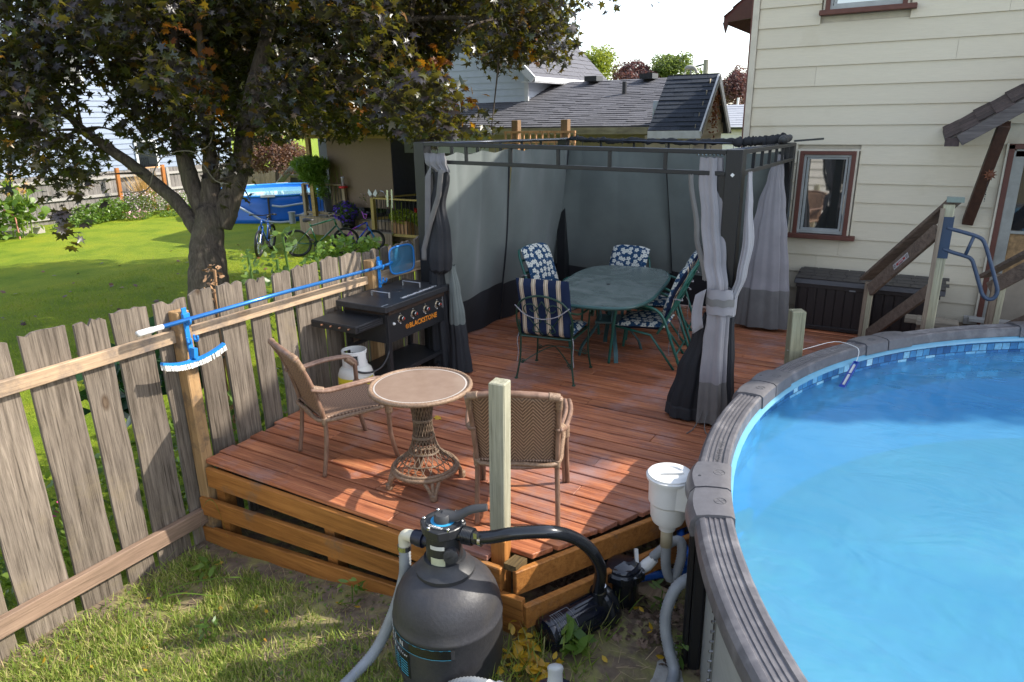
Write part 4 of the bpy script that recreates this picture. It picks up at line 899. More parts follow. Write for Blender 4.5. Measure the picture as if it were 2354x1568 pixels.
for z in (.19, .25, .255, .35, .355, .36, .47, .475, .48, .60):
    r_ = prad(z) + .004; MB().tube([(bx + r_ * cos(a), by + r_ * sin(a), z + .002 * sin(5 * a)) for a in [i * pi / 18 for i in range(36)]], .0045, 5, closed=True).obj('binding', m_lat, bt, smooth=True)
mb = MB(); K = 160; mb.tube([(bx + .215 * cos(2 * pi * i / K), by + .215 * sin(2 * pi * i / K), .125) for i in range(K)], [.016 * (1.1 if i % 2 else .88) for i in range(K)], 8, closed=True)
mb.tube([(bx + .205 * cos(2 * pi * i / K), by + .205 * sin(2 * pi * i / K), .145) for i in range(K)], [.011 * (1.1 if i % 2 else .88) for i in range(K)], 8, closed=True); mb.obj('base_ring', m_wrap, bt, smooth=True)
for k in range(4):
    a = radians(-42 + 90 * k); d_ = Vector((cos(a), sin(a), 0)); s_ = Vector((-sin(a), cos(a), 0)); o_ = Vector((bx, by, 0)); mb = MB()
    for off in (-.055, 0, .055):
        q = [o_ + d_ * (.213 - abs(off) * .2) + s_ * off + Vector((0, 0, .12)), o_ + d_ * .232 + s_ * off * .55 + Vector((0, 0, .08)), o_ + d_ * .245 + s_ * off * .25 + Vector((0, 0, .035)), o_ + d_ * .252 + s_ * off * .2]
        q = smooth_path(q, 5); mb.tube(q, [.0125 * (1.1 if i % 2 else .9) for i in range(len(q))], 8)
    mb.tube([o_ + d_ * .25 + Vector((0, 0, z)) for z in [i * .008 for i in range(6)]], [.024 * (1.06 if i % 2 else .94) for i in range(6)], 10)
    mb.obj('leg', m_wrap, bt, smooth=True)

# ------------------------------------------------------------------ dining set
m_green = M('green_enamel', (0.015, 0.11, 0.085), (0.012, 0.085, 0.065), scale=20, rough=.32)
m_iron = M('green_iron', (0.010, 0.045, 0.028), rough=.35)
fm, t, bs = newmat('floral_fabric'); v = coords(t, (1, 1, 1), rnd=True, uv=True)
vo = N(t, 'ShaderNodeTexVoronoi', voronoi_dimensions='2D'); vo.inputs['Scale'].default_value = 15; vo.inputs['Randomness'].default_value = .75; t.links.new(v, vo.inputs['Vector'])
sc_ = N(t, 'ShaderNodeVectorMath', operation='SCALE'); sc_.inputs['Scale'].default_value = 1.0; t.links.new(v, sc_.inputs[0])
df = N(t, 'ShaderNodeVectorMath', operation='SUBTRACT'); t.links.new(v, df.inputs[0]); t.links.new(vo.outputs['Position'], df.inputs[1])
sx = N(t, 'ShaderNodeSeparateXYZ'); t.links.new(df.outputs[0], sx.inputs[0])
an = math_(t, 'ARCTAN2', sx.outputs[1], sx.outputs[0]); pet = math_(t, 'ABSOLUTE', math_(t, 'SINE', math_(t, 'MULTIPLY', an, 2.5)))
rad = math_(t, 'MULTIPLY_ADD', pet, .17, .27)
fl_ = math_(t, 'LESS_THAN', vo.outputs['Distance'], rad); cen = math_(t, 'LESS_THAN', vo.outputs['Distance'], .07)
leafn = noise(t, v, 34, 2, .5, 1.5); lf = ramp(t, leafn, [(.60, (0, 0, 0)), (.63, (1, 1, 1))])
col = mixc(t, (0.014, 0.046, 0.10), (0.10, 0.14, 0.20), lf); col = mixc(t, col, (0.52, 0.52, 0.46), fl_); col = mixc(t, col, (0.10, 0.13, 0.18), cen)
t.links.new(col, bs.inputs['Base Color']); bs.inputs['Roughness'].default_value = .9; bs.inputs['Specular IOR Level'].default_value = .15
bump(t, bs, noise(t, v, 9, 2), .25, .02)
sm, t, bs = newmat('striped_fabric'); v = coords(t, (1, 1, 1), rnd=False, uv=True); sx = N(t, 'ShaderNodeSeparateXYZ'); t.links.new(v, sx.inputs[0])
u_ = math_(t, 'FRACT', math_(t, 'MULTIPLY_ADD', sx.outputs[0], 8.6, .07))
s1 = math_(t, 'MULTIPLY', math_(t, 'GREATER_THAN', u_, .40), math_(t, 'LESS_THAN', u_, .74)); dk = math_(t, 'ADD', math_(t, 'MULTIPLY', math_(t, 'GREATER_THAN', u_, .455), math_(t, 'LESS_THAN', u_, .49)), math_(t, 'MULTIPLY', math_(t, 'GREATER_THAN', u_, .65), math_(t, 'LESS_THAN', u_, .685)))
col = mixc(t, (0.013, 0.022, 0.055), (0.50, 0.42, 0.31), s1); col = mixc(t, col, (0.05, 0.03, 0.03), dk)
t.links.new(col, bs.inputs['Base Color']); bs.inputs['Roughness'].default_value = .9; bs.inputs['Specular IOR Level'].default_value = .15; bump(t, bs, noise(t, v, 9, 2), .25, .02)
def cushion(name, O, X, Y, Nn, w_, h_, th_, parent, lump=.15, curve=None, arch=0.0):
    """O = bottom centre; front face along +N gets the flowers, back face the stripes"""
    O, X, Y, Nn = Vector(O), Vector(X).normalized(), Vector(Y).normalized(), Vector(Nn).normalized(); mb = MB()
    def f(sgn):
        def g(u, v):
            e = (1 - abs(2 * u - 1) ** 8) ** .45 * (1 - abs(2 * v - 1) ** 8) ** .45 if 0 < u < 1 and 0 < v < 1 else 0
            b_ = curve(v) if curve else 0; hh_ = h_ * (1 - arch * (2 * u - 1) ** 4 * (1 if v > .5 else 0) * (v - .5) * 2)
            return O + X * (u - .5) * w_ + Y * v * hh_ + Nn * (sgn * th_ / 2 * e * (1 + lump * sin(9 * v + 3 * u)) + b_)
        return g
    mb.sheet(f(1), 14, 14, m=0, su=w_, sv=h_)
    k = len(mb.f); mb.sheet(f(-1), 14, 14, m=1, su=w_, sv=h_)
    for i in range(k, len(mb.f)): mb.f[i] = tuple(reversed(mb.f[i])); mb.uv[i] = list(reversed(mb.uv[i]))
    return mb.obj(name, [fm, sm], parent, smooth=True)
m_tie = M('tie_cord', (0.42, 0.40, 0.38), (0.08, 0.08, 0.12), scale=90, rough=.9)
def tube_chair(label, hoop=False):
    t_ = thing('patio_chair', label, 'chair', (0, 0, 0), 'green metal patio chairs with floral cushions')
    for s in (-1, 1):
        MB().tube(smooth_path([(s * .285, .34, 0), (s * .285, .315, .25), (s * .285, .285, .52), (s * .285, .24, .605), (s * .285, .12, .625), (s * .285, -.05, .61), (s * .285, -.17, .53), (s * .28, -.26, .30), (s * .275, -.37, 0)], 7), .0145, 10).obj('side_frame', m_green, t_, smooth=True)
        mb = MB(); mb.beam((s * .285, .27, .617), (s * .285, -.02, .625), .038, .012); mb.obj('armrest', m_green, t_, bevel=.004)
        MB().tube([(s * .265, -.30, .0), (s * .262, -.06, .33), (s * .26, .28, .385)], .012, 8).obj('seat_rail', m_green, t_, smooth=True)
        if not hoop: MB().tube(smooth_path([(s * .24, -.12, .34), (s * .24, -.23, .55), (s * .24, -.36, .86), (s * .215, -.40, .955)], 6), .0135, 8).obj('back_post', m_green, t_, smooth=True)
    if hoop:
        MB().tube(smooth_path([(-.25, -.12, .34), (-.26, -.24, .56), (-.25, -.33, .76), (-.17, -.38, .93), (0, -.40, .985), (.17, -.38, .93), (.25, -.33, .76), (.26, -.24, .56), (.25, -.12, .34)], 7), .011, 8).obj('back_hoop', m_green, t_, smooth=True)
    else:
        MB().tube(smooth_path([(-.215, -.40, .955), (0, -.415, .985), (.215, -.40, .955)], 6), .0135, 8).obj('top_rail', m_green, t_, smooth=True)
    for z_, y_ in ((.45, -.18), (.58, -.245), (.72, -.30), (.85, -.355)): MB().beam((-.24, y_, z_), (.24, y_, z_), .006, .03, up=(0, .3, 1)).obj('back_strap', m_green, t_)
    MB().tube([(-.262, .27, .38), (.262, .27, .38)], .012, 8).obj('front_bar', m_green, t_, smooth=True)
    MB().tube([(-.27, -.31, .15), (.27, -.31, .15)], .010, 8).obj('rear_bar', m_green, t_, smooth=True)
    cushion('seat_cushion', (0, -.20, .415), (1, 0, 0), (0, 1, -.05), (0, .05, 1), .50, .50, .075, t_)
    cushion('back_cushion', (0, -.165, .44), (1, 0, 0), (0, -.36, 1), (0, 1, .36), .47, .60, .075, t_, curve=lambda v: .03 * sin(pi * v), arch=.06)
    for s in (-1, 1):
        MB().tube(smooth_path([(s * .25, -.26, .70), (s * .27, -.30, .705), (s * .24, -.34, .69), (s * .2, -.33, .70)], 4), .006, 5).obj('cushion_tie', m_tie, t_)
        MB().tube(smooth_path([(s * .25, -.22, .40), (s * .262, -.25, .33), (s * .258, -.24, .22), (s * .265, -.25, .14)], 4), .004, 5).obj('cushion_tie', m_tie, t_)
    return t_
ch = tube_chair('green patio chair with floral cushion nearest the tied curtain, right side of the dining table', False)
ch.location = (-2.18, 6.42, 0); ch.rotation_euler = (0, 0, radians(97))
def place(o, x, y, r, lab): o.location = (x, y, 0); o.rotation_euler = (0, 0, radians(r)); o['label'] = lab
c_ = copy_tree(ch); place(c_, -2.32, 7.22, 99, 'green floral cushioned patio chair right of the dining table, half hidden behind another')
c_ = copy_tree(ch); place(c_, -3.33, 6.70, -99, 'green floral cushioned patio chair at the left side of the dining table')
c_ = tube_chair('green hooped patio chair with floral cushion at the far end of the dining table', True); c_.location = (-2.93, 7.40, 0); c_.rotation_euler = (0, 0, radians(176)); c_.scale = (1, 1, .88)
# scrolled iron chair, local: front = +Y
t_ = thing('iron_chair', 'dark green scrolled iron chair with navy striped cushion, near end of the table', 'chair', (0, 0, 0))
for s in (-1, 1):
    MB().tube(smooth_path([(s * .285, -.265, 0), (s * .255, -.235, .2), (s * .25, -.225, .42), (s * .25, -.26, .58)], 5), .0095, 8).obj('leg', m_iron, t_, smooth=True)
    MB().tube(smooth_path([(s * .285, .265, 0), (s * .262, .24, .2), (s * .265, .24, .42), (s * .275, .235, .58)], 5), .0095, 8).obj('leg', m_iron, t_, smooth=True)
    for yv in (-.265, .265): MB().lathe([(.018, 0), (.018, .008), (.008, .016)], (s * .285, yv, 0), 10).obj('foot', m_iron, t_)
    mb = MB(); mb.tube(smooth_path([(s * .25, -.30, .70), (s * .30, -.16, .655), (s * .315, .05, .65), (s * .305, .20, .64), (s * .29, .255, .60), (s * .285, .235, .56), (s * .285, .20, .575), (s * .287, .205, .61)], 6), .0095, 8)
    for k in range(5): mb.tube([(s * .30 + .02 * cos(a), .22 + .006 * k, .56 + .02 * sin(a) + .01 * k) for a in [i * pi / 5 for i in range(10)]], .005, 5, closed=True)
    mb.obj('arm', m_iron, t_, smooth=True)
    mb = MB(); sp_ = [(s * (.235 - .028 * (1 - i / 16) * cos(i * .75)), .225, .165 + .028 * (1 - i / 16) * sin(i * .75)) for i in range(16)]
    mb.tube(sp_, .005, 5); mb.tube([(q[0], -.225, q[2]) for q in sp_], .005, 5); mb.obj('scroll', m_iron, t_, smooth=True)
MB().tube(smooth_path([(-.25, -.225, .15), (0, 0, .27), (.25, .225, .15)], 8), .006, 6).obj('stretcher', m_iron, t_, smooth=True)
MB().tube(smooth_path([(.25, -.225, .15), (0, 0, .27), (-.25, .225, .15)], 8), .006, 6).obj('stretcher', m_iron, t_, smooth=True)
mb = MB()
for a_, b_ in (((-.25, -.225), (.25, -.225)), ((.25, -.225), (.26, .24)), ((.26, .24), (-.26, .24)), ((-.26, .24), (-.25, -.225))): mb.tube([(a_[0], a_[1], .42), (b_[0], b_[1], .42)], .010, 8)
for i in range(7): mb.beam((-.25, -.17 + i * .06, .42), (.25, -.17 + i * .06, .42), .03, .004)
mb.obj('seat_frame', m_iron, t_, smooth=False)
MB().tube(smooth_path([(-.25, -.225, .42), (-.27, -.26, .56), (-.25, -.30, .70), (-.17, -.335, .80), (0, -.355, .845), (.17, -.335, .80), (.25, -.30, .70), (.27, -.26, .56), (.25, -.225, .42)], 7), .0095, 8).obj('back_hoop', m_iron, t_, smooth=True)
mb = MB()
for s in (-1, 1):
    mb.tube(smooth_path([(s * .02, -.245, .45), (s * .09, -.27, .55), (s * .17, -.30, .66), (s * .17, -.325, .735), (s * .10, -.33, .76), (s * .055, -.325, .72), (s * .09, -.31, .685), (s * .125, -.312, .71)], 5), .0055, 5)
    mb.tube(smooth_path([(s * .0, -.33, .79), (s * .05, -.325, .70), (s * .02, -.30, .60), (s * .075, -.285, .56), (s * .11, -.275, .50), (s * .06, -.26, .48), (s * .05, -.262, .52)], 5), .005, 5)
mb.obj('back_scroll', m_iron, t_, smooth=True)
cushion('seat_cushion', (0, -.21, .455), (1, 0, 0), (0, 1, 0), (0, 0, 1), .50, .48, .07, t_)
cushion('back_cushion', (0, -.215, .44), (1, 0, 0), (0, -.20, 1), (0, 1, .20), .50, .56, .075, t_, curve=lambda v: .02 * sin(pi * v))
MB().tube(smooth_path([(-.26, -.33, .74), (-.15, -.345, .66), (0, -.345, .63), (.15, -.345, .665), (.26, -.33, .745)], 6), .0055, 6).obj('cushion_tie', m_tie, t_, smooth=True)
for s in (-1, 1): MB().tube(smooth_path([(s * .26, -.235, .45), (s * .275, -.25, .38), (s * .268, -.245, .27), (s * .28, -.25, .17)], 4), .004, 5).obj('cushion_tie', m_tie, t_)
t_.location = (-2.84, 5.60, 0); t_.rotation_euler = (0, 0, radians(7))
# dining table
DX, DY, DA = -2.60, 6.42, radians(8)
dt = thing('dining_table', 'long oval dining table with a mottled green glass top under the gazebo', 'table', (DX, DY, 0))
def outline(k, hw, hl, e=3.4):
    pts = []
    for i in range(k):
        a = 2 * pi * i / k; c_, s_ = cos(a), sin(a)
        x = hw * abs(c_) ** (2 / e) * (1 if c_ > 0 else -1); y = hl * abs(s_) ** (2 / e) * (1 if s_ > 0 else -1)
        pts.append((DX + x * cos(DA) - y * sin(DA), DY + x * sin(DA) + y * cos(DA)))
    return pts
gm, t, bs = newmat('mottled_glass'); v = coords(t, (1, 1, 1), rnd=False); n_ = noise(t, v, 3, 6, .65, 1.0)
col = ramp(t, n_, [(.3, (0.065, 0.088, 0.082)), (.5, (0.115, 0.145, 0.135)), (.7, (0.18, 0.205, 0.195))]); t.links.new(col, bs.inputs['Base Color']); bs.inputs['Roughness'].default_value = .22; bs.inputs['Specular IOR Level'].default_value = .6
bump(t, bs, noise(t, v, 60, 3), .12, .003)
MB().quadprism(outline(72, .50, .90), .722, .734).obj('glass_top', gm, dt)
oo = outline(90, .505, .905); MB().tube([(x, y, .716) for x, y in oo], .017, 8, closed=True).obj('rim', M('table_green', (0.028, 0.085, 0.08), rough=.35), dt, smooth=True)
MB().lathe([(.022, .7345), (.022, .738), (.014, .739), (0, .739)], (DX - .02, DY - .05, 0), 14).obj('umbrella_plug', m_black, dt)
m_tleg = M('table_leg_green', (0.035, 0.10, 0.105), rough=.4)
for k in range(4):
    a = radians(-58 + 90 * k) + (radians(12) if k % 2 else 0); d_ = Vector((cos(a), sin(a), 0)); mb = MB()
    q = smooth_path([Vector((DX, DY, 0)) + d_ * r_ + Vector((0, 0, z_)) for r_, z_ in ((.36, .70), (.22, .62), (.13, .48), (.13, .36), (.22, .22), (.31, .10), (.345, 0.0))], 5)
    for p0, p1 in zip(q, q[1:]): mb.beam(p0, p1 + (p1 - p0) * .08, .042, .016, up=d_)
    mb.obj('leg', m_tleg, dt)
MB().box((DX, DY, .36), (.3, .3, .02), rotz(.3)).obj('shelf_ring', m_tleg, dt)
# ------------------------------------------------------------------ gazebo
gz_ = thing('gazebo', 'charcoal metal gazebo frame with open top over the dining table, curtains on its sides', 'gazebo', (-2.6, 6.7, 0))
m_gz = M('gazebo_metal', (0.013, 0.014, 0.016), (0.010, 0.011, 0.012), scale=80, rough=.42, bmp=.04, spec=.4)
PO = {'FL': (-4.021, 5.26, 2.155), 'FR': (-1.201, 5.26, 2.106), 'BR': (-1.31, 8.14, 2.045), 'BL': (-4.0, 8.14, 2.10)}
for k, (x, y, z) in PO.items():
    MB().box((x, y, z / 2), (.118, .118, z)).obj('post', m_gz, gz_, bevel=.004)
    mb = MB(); mb.box((x, y, .03), (.20, .20, .06)); mb.box((x, y, .08), (.16, .16, .05)); mb.obj('post_base', m_gz, gz_, bevel=.01)
def beamset(a, b, nv, side):
    A, B = Vector(PO[a]), Vector(PO[b]); d = (B - A); d.z = 0; d.normalize(); n_ = Vector((-d.y, d.x, 0))
    A2, B2 = A + d * .06, B - d * .06; off = n_ * side * .045
    for dz in (-.018, -.168):
        MB().beam(A2 + off + Vector((0, 0, dz)), B2 + off + Vector((0, 0, dz)), .026, .032).obj('rail', m_gz, gz_, bevel=.003)
    for i in range(nv):
        p = A2.lerp(B2, (i + 1) / (nv + 1)) + off; MB().beam(p + Vector((0, 0, -.152)), p + Vector((0, 0, -.034)), .024, .024, up=d).obj('upright', m_gz, gz_)
    for p, s in ((A2, 1), (B2, -1)):
        poly = [p + off * .9 + Vector((0, 0, -.184))]
        for i in range(9):
            t_ = pi / 2 * i / 8; poly.append(p + off * .9 + d * s * (.21 * (1 - sin(t_)) ** 1.0 if i else .21) + Vector((0, 0, -.184 - .30 * (1 - cos(t_)))))
        MB().prism(poly, n_ * .012).obj('corner_bracket', m_gz, gz_)
    return A2, B2, n_
beamset('FL', 'FR', 5, -1); beamset('FR', 'BR', 6, -1); beamset('BL', 'BR', 5, 1); beamset('FL', 'BL', 5, 1)
mb = MB()
for a, b in (('FL', 'FR'), ('FR', 'BR'), ('BR', 'BL'), ('BL', 'FL')):
    A, B = Vector(PO[a]), Vector(PO[b]); c_ = Vector((-2.6, 6.7, 0))
    for q in (.07, .115):
        iA = A + (Vector((c_.x, c_.y, A.z)) - A).normalized() * q * 1.4; iB = B + (Vector((c_.x, c_.y, B.z)) - B).normalized() * q * 1.4
        mb.tube([iA + Vector((0, 0, -.012)), iB + Vector((0, 0, -.012))], .006, 6)
mb.obj('curtain_rod', M('rod_metal', (0.06, 0.075, 0.11), rough=.25, metal=.3), gz_, smooth=True)
MB().beam((-1.28, 8.2, 2.06), (-1.0, 8.30, 2.08), .03, .02).obj('loose_bar', m_black, gz_)
MB().box((-1.205, 5.1995, 1.93), (.022, .002, .022), Matrix.Rotation(.7, 3, 'Y')).obj('sticker', m_white, gz_)
# privacy panels
m_tarp = M('tarp_greygreen', (0.120, 0.140, 0.132), (0.095, 0.112, 0.105), scale=3, rough=.75, bmp=.25, sheen=.2)
m_tarpb = M('tarp_black', (0.016, 0.017, 0.021), (0.012, 0.013, 0.016), scale=8, rough=.8, bmp=.3)
m_mesh = M('net_black', (0.008, 0.009, 0.012), rough=.8)
def panel(label, t0, t1, b0, b1, inward, seed, cat='privacy curtain', band=.44, sag=.03):
    t0, t1, b0, b1, inward = Vector(t0), Vector(t1), Vector(b0), Vector(b1), Vector(inward); r_ = random.Random(seed)
    ph = [r_.uniform(0, 6.28) for _ in range(6)]; pr_ = thing('privacy_curtain', label, 'curtain', tuple((b0 + b1) / 2))
    L = (t1 - t0).length
    def P(u, v):   # v from bottom 0 to top 1
        top = t0.lerp(t1, u); bot = b0.lerp(b1, u); p = bot.lerp(top, v)
        q = .035 * v ** 3 * abs(sin(L * 6.5 * u + ph[0])) ** .6 + .018 * sin(4.2 * u * L + ph[1] + 2.2 * v) + .026 * sin(2.3 * u * L + ph[2] - 2.5 * v) * (1 - v * .5) + .012 * abs(sin(5.5 * u * L + 2.6 * v + ph[4])) ** 3 * (.3 + v) + .010 * abs(sin(7 * u * L - 3.5 * v + ph[3])) ** 4 + .012 * sin(9 * u + 7 * v + ph[3]) + .010 * sin(15 * u - 5 * v + ph[4]) + .02 * sin(3 * u + ph[5]) * (1 - v)
        q += .06 * sin(pi * v) * (0.4 + .6 * sin(pi * u))
        hook = abs(sin(L * 6.5 * u + ph[0]))
        return p + inward * q + Vector((0, 0, -sag * hook * v ** 12))
    hb = lambda u: band + .035 * sin(3.1 * u + ph[2])
    MB().sheet(lambda u, v: P(u, (hb(u) + (2.0 - hb(u)) * v) / 2.0), 60, 44).obj('panel', m_tarp, pr_, smooth=True)
    MB().sheet(lambda u, v: P(u, hb(u) * v / 2.0) + inward * .001, 60, 12).obj('hem_band', m_tarpb, pr_, smooth=True)
    ed = MB(); ed.tube([P(1.0, v / 24) + inward * .006 for v in range(25)], .011, 5); ed.obj('zip_edge', m_tarpb, pr_, smooth=True)
    n = int(L * 4.2); mb = MB()
    for i in range(n + 1):
        u = i / n; p = P(u, 1.0); mb.tube([p, p + Vector((0, 0, .05))], .003, 4); mb.tube([p + Vector((.008 * cos(a), 0, .055 + .008 * sin(a))) for a in [j * pi / 4 for j in range(8)]], .0025, 4, closed=True)
    mb.obj('hook', m_gun, pr_)
    return pr_
panel('grey-green privacy curtain at the front of the gazebo left side, palest of the hanging panels', (-3.99, 5.36, 2.05), (-3.98, 6.72, 2.03), (-4.27, 5.6, .03), (-4.24, 6.9, .02), (1, 0, 0), 1)
panel('grey-green privacy curtain at the rear of the gazebo left side, meeting the back corner', (-3.98, 6.74, 2.03), (-3.94, 8.02, 2.01), (-4.22, 6.92, .02), (-4.25, 8.25, .02), (1, 0, 0), 2)
panel('dark grey-green privacy curtain behind the dining table, left half of the gazebo back', (-3.93, 8.04, 2.01), (-2.64, 8.06, 1.99), (-4.22, 8.28, .02), (-2.62, 8.62, .02), (0, -1, 0), 3)
panel('dark grey-green privacy curtain right half of the gazebo back, ending near the house wall', (-2.62, 8.06, 1.99), (-1.38, 8.06, 1.96), (-2.60, 8.62, .02), (-1.42, 8.50, .02), (0, -1, 0), 4)
# bundled net along the back and side
def bundle(label, p0, p1, r_, n, seed, mat=None):
    rr = random.Random(seed); p0, p1 = Vector(p0), Vector(p1); pts = [p0.lerp(p1, i / n) + Vector((rr.uniform(-.02, .02), rr.uniform(-.02, .02), rr.uniform(-.015, .015))) for i in range(n + 1)]
    o = MB().tube(smooth_path(pts, 3), [r_ * rr.uniform(.7, 1.35) for _ in range(3 * n + 1)], 10, flat=.8).obj('bundled_net', mat or m_tarpb, None, smooth=True); return tag(o, label, 'netting')
bundle('rolled black netting bundled along the top of the gazebo back beam', (-3.9, 8.10, 2.085), (-1.7, 8.10, 2.045), .030, 30, 5)
bundle('crumpled dark canopy cloth heaped on the gazebo corner beam against the house', (-1.85, 8.02, 2.05), (-1.32, 7.95, 2.09), .05, 12, 6)
bundle('crumpled grey canopy cloth lying along the side beam of the gazebo near the window', (-1.30, 7.9, 2.10), (-1.23, 7.3, 2.10), .035, 8, 8, M('cloth_charcoal', (0.05, 0.05, 0.052), scale=10, bmp=.3))
# tied and hanging curtains
m_cur = M('curtain_grey', (0.25, 0.235, 0.245), (0.20, 0.19, 0.20), scale=4, rough=.85, bmp=.2, sheen=.3)
m_curb = M('curtain_hem', (0.155, 0.148, 0.140), (0.12, 0.115, 0.11), scale=6, rough=.85, bmp=.3)
m_strap = M('curtain_strap', (0.16, 0.155, 0.16), rough=.85)
def drape(name, secs, k, amp, mat, parent, n=72, seed=0, zsplit=None, mat2=None):
    """secs: (z, cx, cy, rx, ry) from top to bottom, closed wavy tube"""
    rr = random.Random(seed); ph = rr.uniform(0, 6.28); S = []
    for i in range(len(secs) - 1):
        for j in range(8): t_ = j / 8; S.append([a + (b - a) * (t_ * t_ * (3 - 2 * t_)) if q else a + (b - a) * t_ for q, (a, b) in enumerate(zip(secs[i], secs[i + 1]))])
    S.append(list(secs[-1])); mb = MB(); vs = []
    for z, cx_, cy_, rx, ry in S:
        for j in range(n):
            a = 2 * pi * j / n; f = 1 + amp * sin(k * a + ph + .8 * z) + amp * .5 * sin((k * 2 + 1) * a + 2.1 * z) + amp * .35 * sin(3 * a - 3 * z + ph)
            vs.append((cx_ + rx * f * cos(a), cy_ + ry * f * sin(a), z + .004 * sin(7 * a)))
    fs = [(i * n + j, i * n + (j + 1) % n, (i + 1) * n + (j + 1) % n, (i + 1) * n + j) for i in range(len(S) - 1) for j in range(n)]
    mb.add(vs, fs)
    if zsplit is not None: mb.m = [1 if S[f[0] // n][0] <= zsplit else 0 for f in fs]
    return mb.obj(name, [mat, mat2] if mat2 else mat, parent, smooth=True)
t_ = thing('tied_curtain', 'light grey gazebo curtain tied with a strap at the front right post', 'curtain', (-1.25, 5.17, 0))
drape('cloth', [(2.05, -1.375, 5.235, .075, .03), (1.90, -1.370, 5.235, .080, .035), (1.60, -1.330, 5.225, .075, .05), (1.30, -1.285, 5.19, .070, .05), (1.12, -1.240, 5.14, .066, .045), (.95, -1.215, 5.12, .072, .045), (.86, -1.215, 5.12, .078, .045), (.70, -1.225, 5.13, .088, .055), (.40, -1.228, 5.13, .10, .065), (.15, -1.225, 5.13, .112, .07), (.03, -1.225, 5.13, .115, .075)], 5, .20, m_cur, t_, seed=2, zsplit=.37, mat2=m_curb)
drape('side_cloth', [(1.95, -1.095, 5.26, .008, .06), (1.7, -1.085, 5.27, .018, .08), (1.45, -1.07, 5.27, .030, .10), (1.2, -1.09, 5.24, .028, .09), (1.02, -1.13, 5.19, .03, .05), (.85, -1.135, 5.19, .03, .05), (.5, -1.12, 5.22, .03, .08), (.03, -1.10, 5.24, .035, .10)], 4, .12, m_cur, t_, seed=5, zsplit=.9, mat2=m_tarpb)
drape('edge_strip', [(1.93, -1.505, 5.20, .018, .02), (1.5, -1.43, 5.19, .02, .02), (1.15, -1.33, 5.18, .03, .03)], 2, .1, m_curb, t_, seed=4)
drape('net', [(.90, -1.285, 5.17, .045, .05), (.7, -1.33, 5.19, .085, .07), (.4, -1.385, 5.20, .13, .10), (.12, -1.42, 5.21, .165, .13), (.10, -1.42, 5.21, .17, .135), (.02, -1.42, 5.21, .175, .14)], 9, .07, m_mesh, t_, seed=3, zsplit=.13, mat2=m_tarpb)
drape('strap', [(1.11, -1.218, 5.135, .092, .075), (1.03, -1.212, 5.13, .098, .078), (.92, -1.205, 5.13, .100, .080)], 3, .03, m_cur, t_, seed=1)
drape('strap_stripe', [(1.04, -1.210, 5.13, .103, .082), (.985, -1.208, 5.13, .104, .083)], 3, .03, m_curb, t_, seed=1)
MB().sheet(lambda u, v: (-1.30 - .075 * u - .02 * sin(3 * v), 5.06 + .01 * sin(5 * u), 1.11 - .30 * v - .05 * u * (1 - v) - .06 * u * v), 6, 8, thick=.003).obj('strap_end', m_cur, t_, smooth=True)
mb = MB(); rs = random.Random(3)
for i in range(9):
    x = -1.47 + i * .028; mb.tube([(x + .008 * cos(a), 5.215, 2.075 + .010 * sin(a)) for a in [j * pi / 4 for j in range(8)]], .003, 4, closed=True)
mb.obj('ring', m_chrome, t_)
for dx in (-.03, .02):
    MB().tube(smooth_path([(-1.235 + dx, 5.065, .13), (-1.25 + dx, 5.03, .06), (-1.24 + dx * 2, 4.95, .01), (-1.20 + dx * 4, 4.86, .008)], 5), .004, 5).obj('tie_string', m_curb, t_)
t_ = thing('hanging_curtain', 'light grey gazebo curtain hanging loose at the back right post by the storage box', 'curtain', (-1.4, 8.2, 0))
drape('cloth', [(1.93, -1.37, 7.98, .035, .03), (1.70, -1.39, 7.98, .075, .05), (1.4, -1.40, 7.98, .13, .06), (1.1, -1.40, 7.97, .175, .07), (.7, -1.40, 7.96, .22, .07), (.4, -1.40, 7.95, .245, .08), (.04, -1.40, 7.95, .265, .09)], 7, .10, m_cur, t_, seed=7, zsplit=.50, mat2=m_curb, n=96)
t_ = thing('tied_curtain', 'twisted black net and grey curtain tucked at the front left post behind the griddle', 'curtain', (-3.85, 5.2, 0))
drape('net_bundle', [(2.04, -3.83, 5.20, .09, .03), (1.85, -3.76, 5.19, .07, .05), (1.6, -3.82, 5.18, .075, .06), (1.35, -3.80, 5.17, .10, .07), (1.12, -3.80, 5.15, .115, .08), (1.02, -3.80, 5.15, .105, .075), (.97, -3.82, 5.17, .06, .05)], 7, .09, m_tarpb, t_, seed=11)
def strip(u, v):
    c_ = [(-3.70, 1.93), (-3.74, 1.7), (-3.85, 1.45), (-3.94, 1.2), (-3.945, 1.1)]; q = v * 3.999; i = int(q); f = q - i
    x = c_[i][0] + (c_[i + 1][0] - c_[i][0]) * f; z = c_[i][1] + (c_[i + 1][1] - c_[i][1]) * f
    return (x + (u - .5) * .055, 5.095 - .012 * sin(pi * u), z)
MB().sheet(strip, 5, 20, thick=.003).obj('grey_strip', m_curb, t_, smooth=True)
MB().sheet(lambda u, v: (-3.90 + .07 * u - .04 * v, 5.12, 1.86 - .55 * v + .1 * u), 6, 10, thick=.003).obj('pale_lining', m_strap, t_, smooth=True)
drape('gathered_top', [(2.06, -3.83, 5.19, .10, .02), (1.98, -3.80, 5.17, .10, .04), (1.90, -3.73, 5.17, .06, .04)], 8, .15, m_strap, t_, seed=9)
drape('lower_net', [(.99, -3.86, 5.17, .07, .05), (.6, -3.88, 5.19, .11, .07), (.2, -3.88, 5.21, .13, .09), (.03, -3.88, 5.21, .14, .09)], 8, .09, m_tarpb, t_, seed=12)
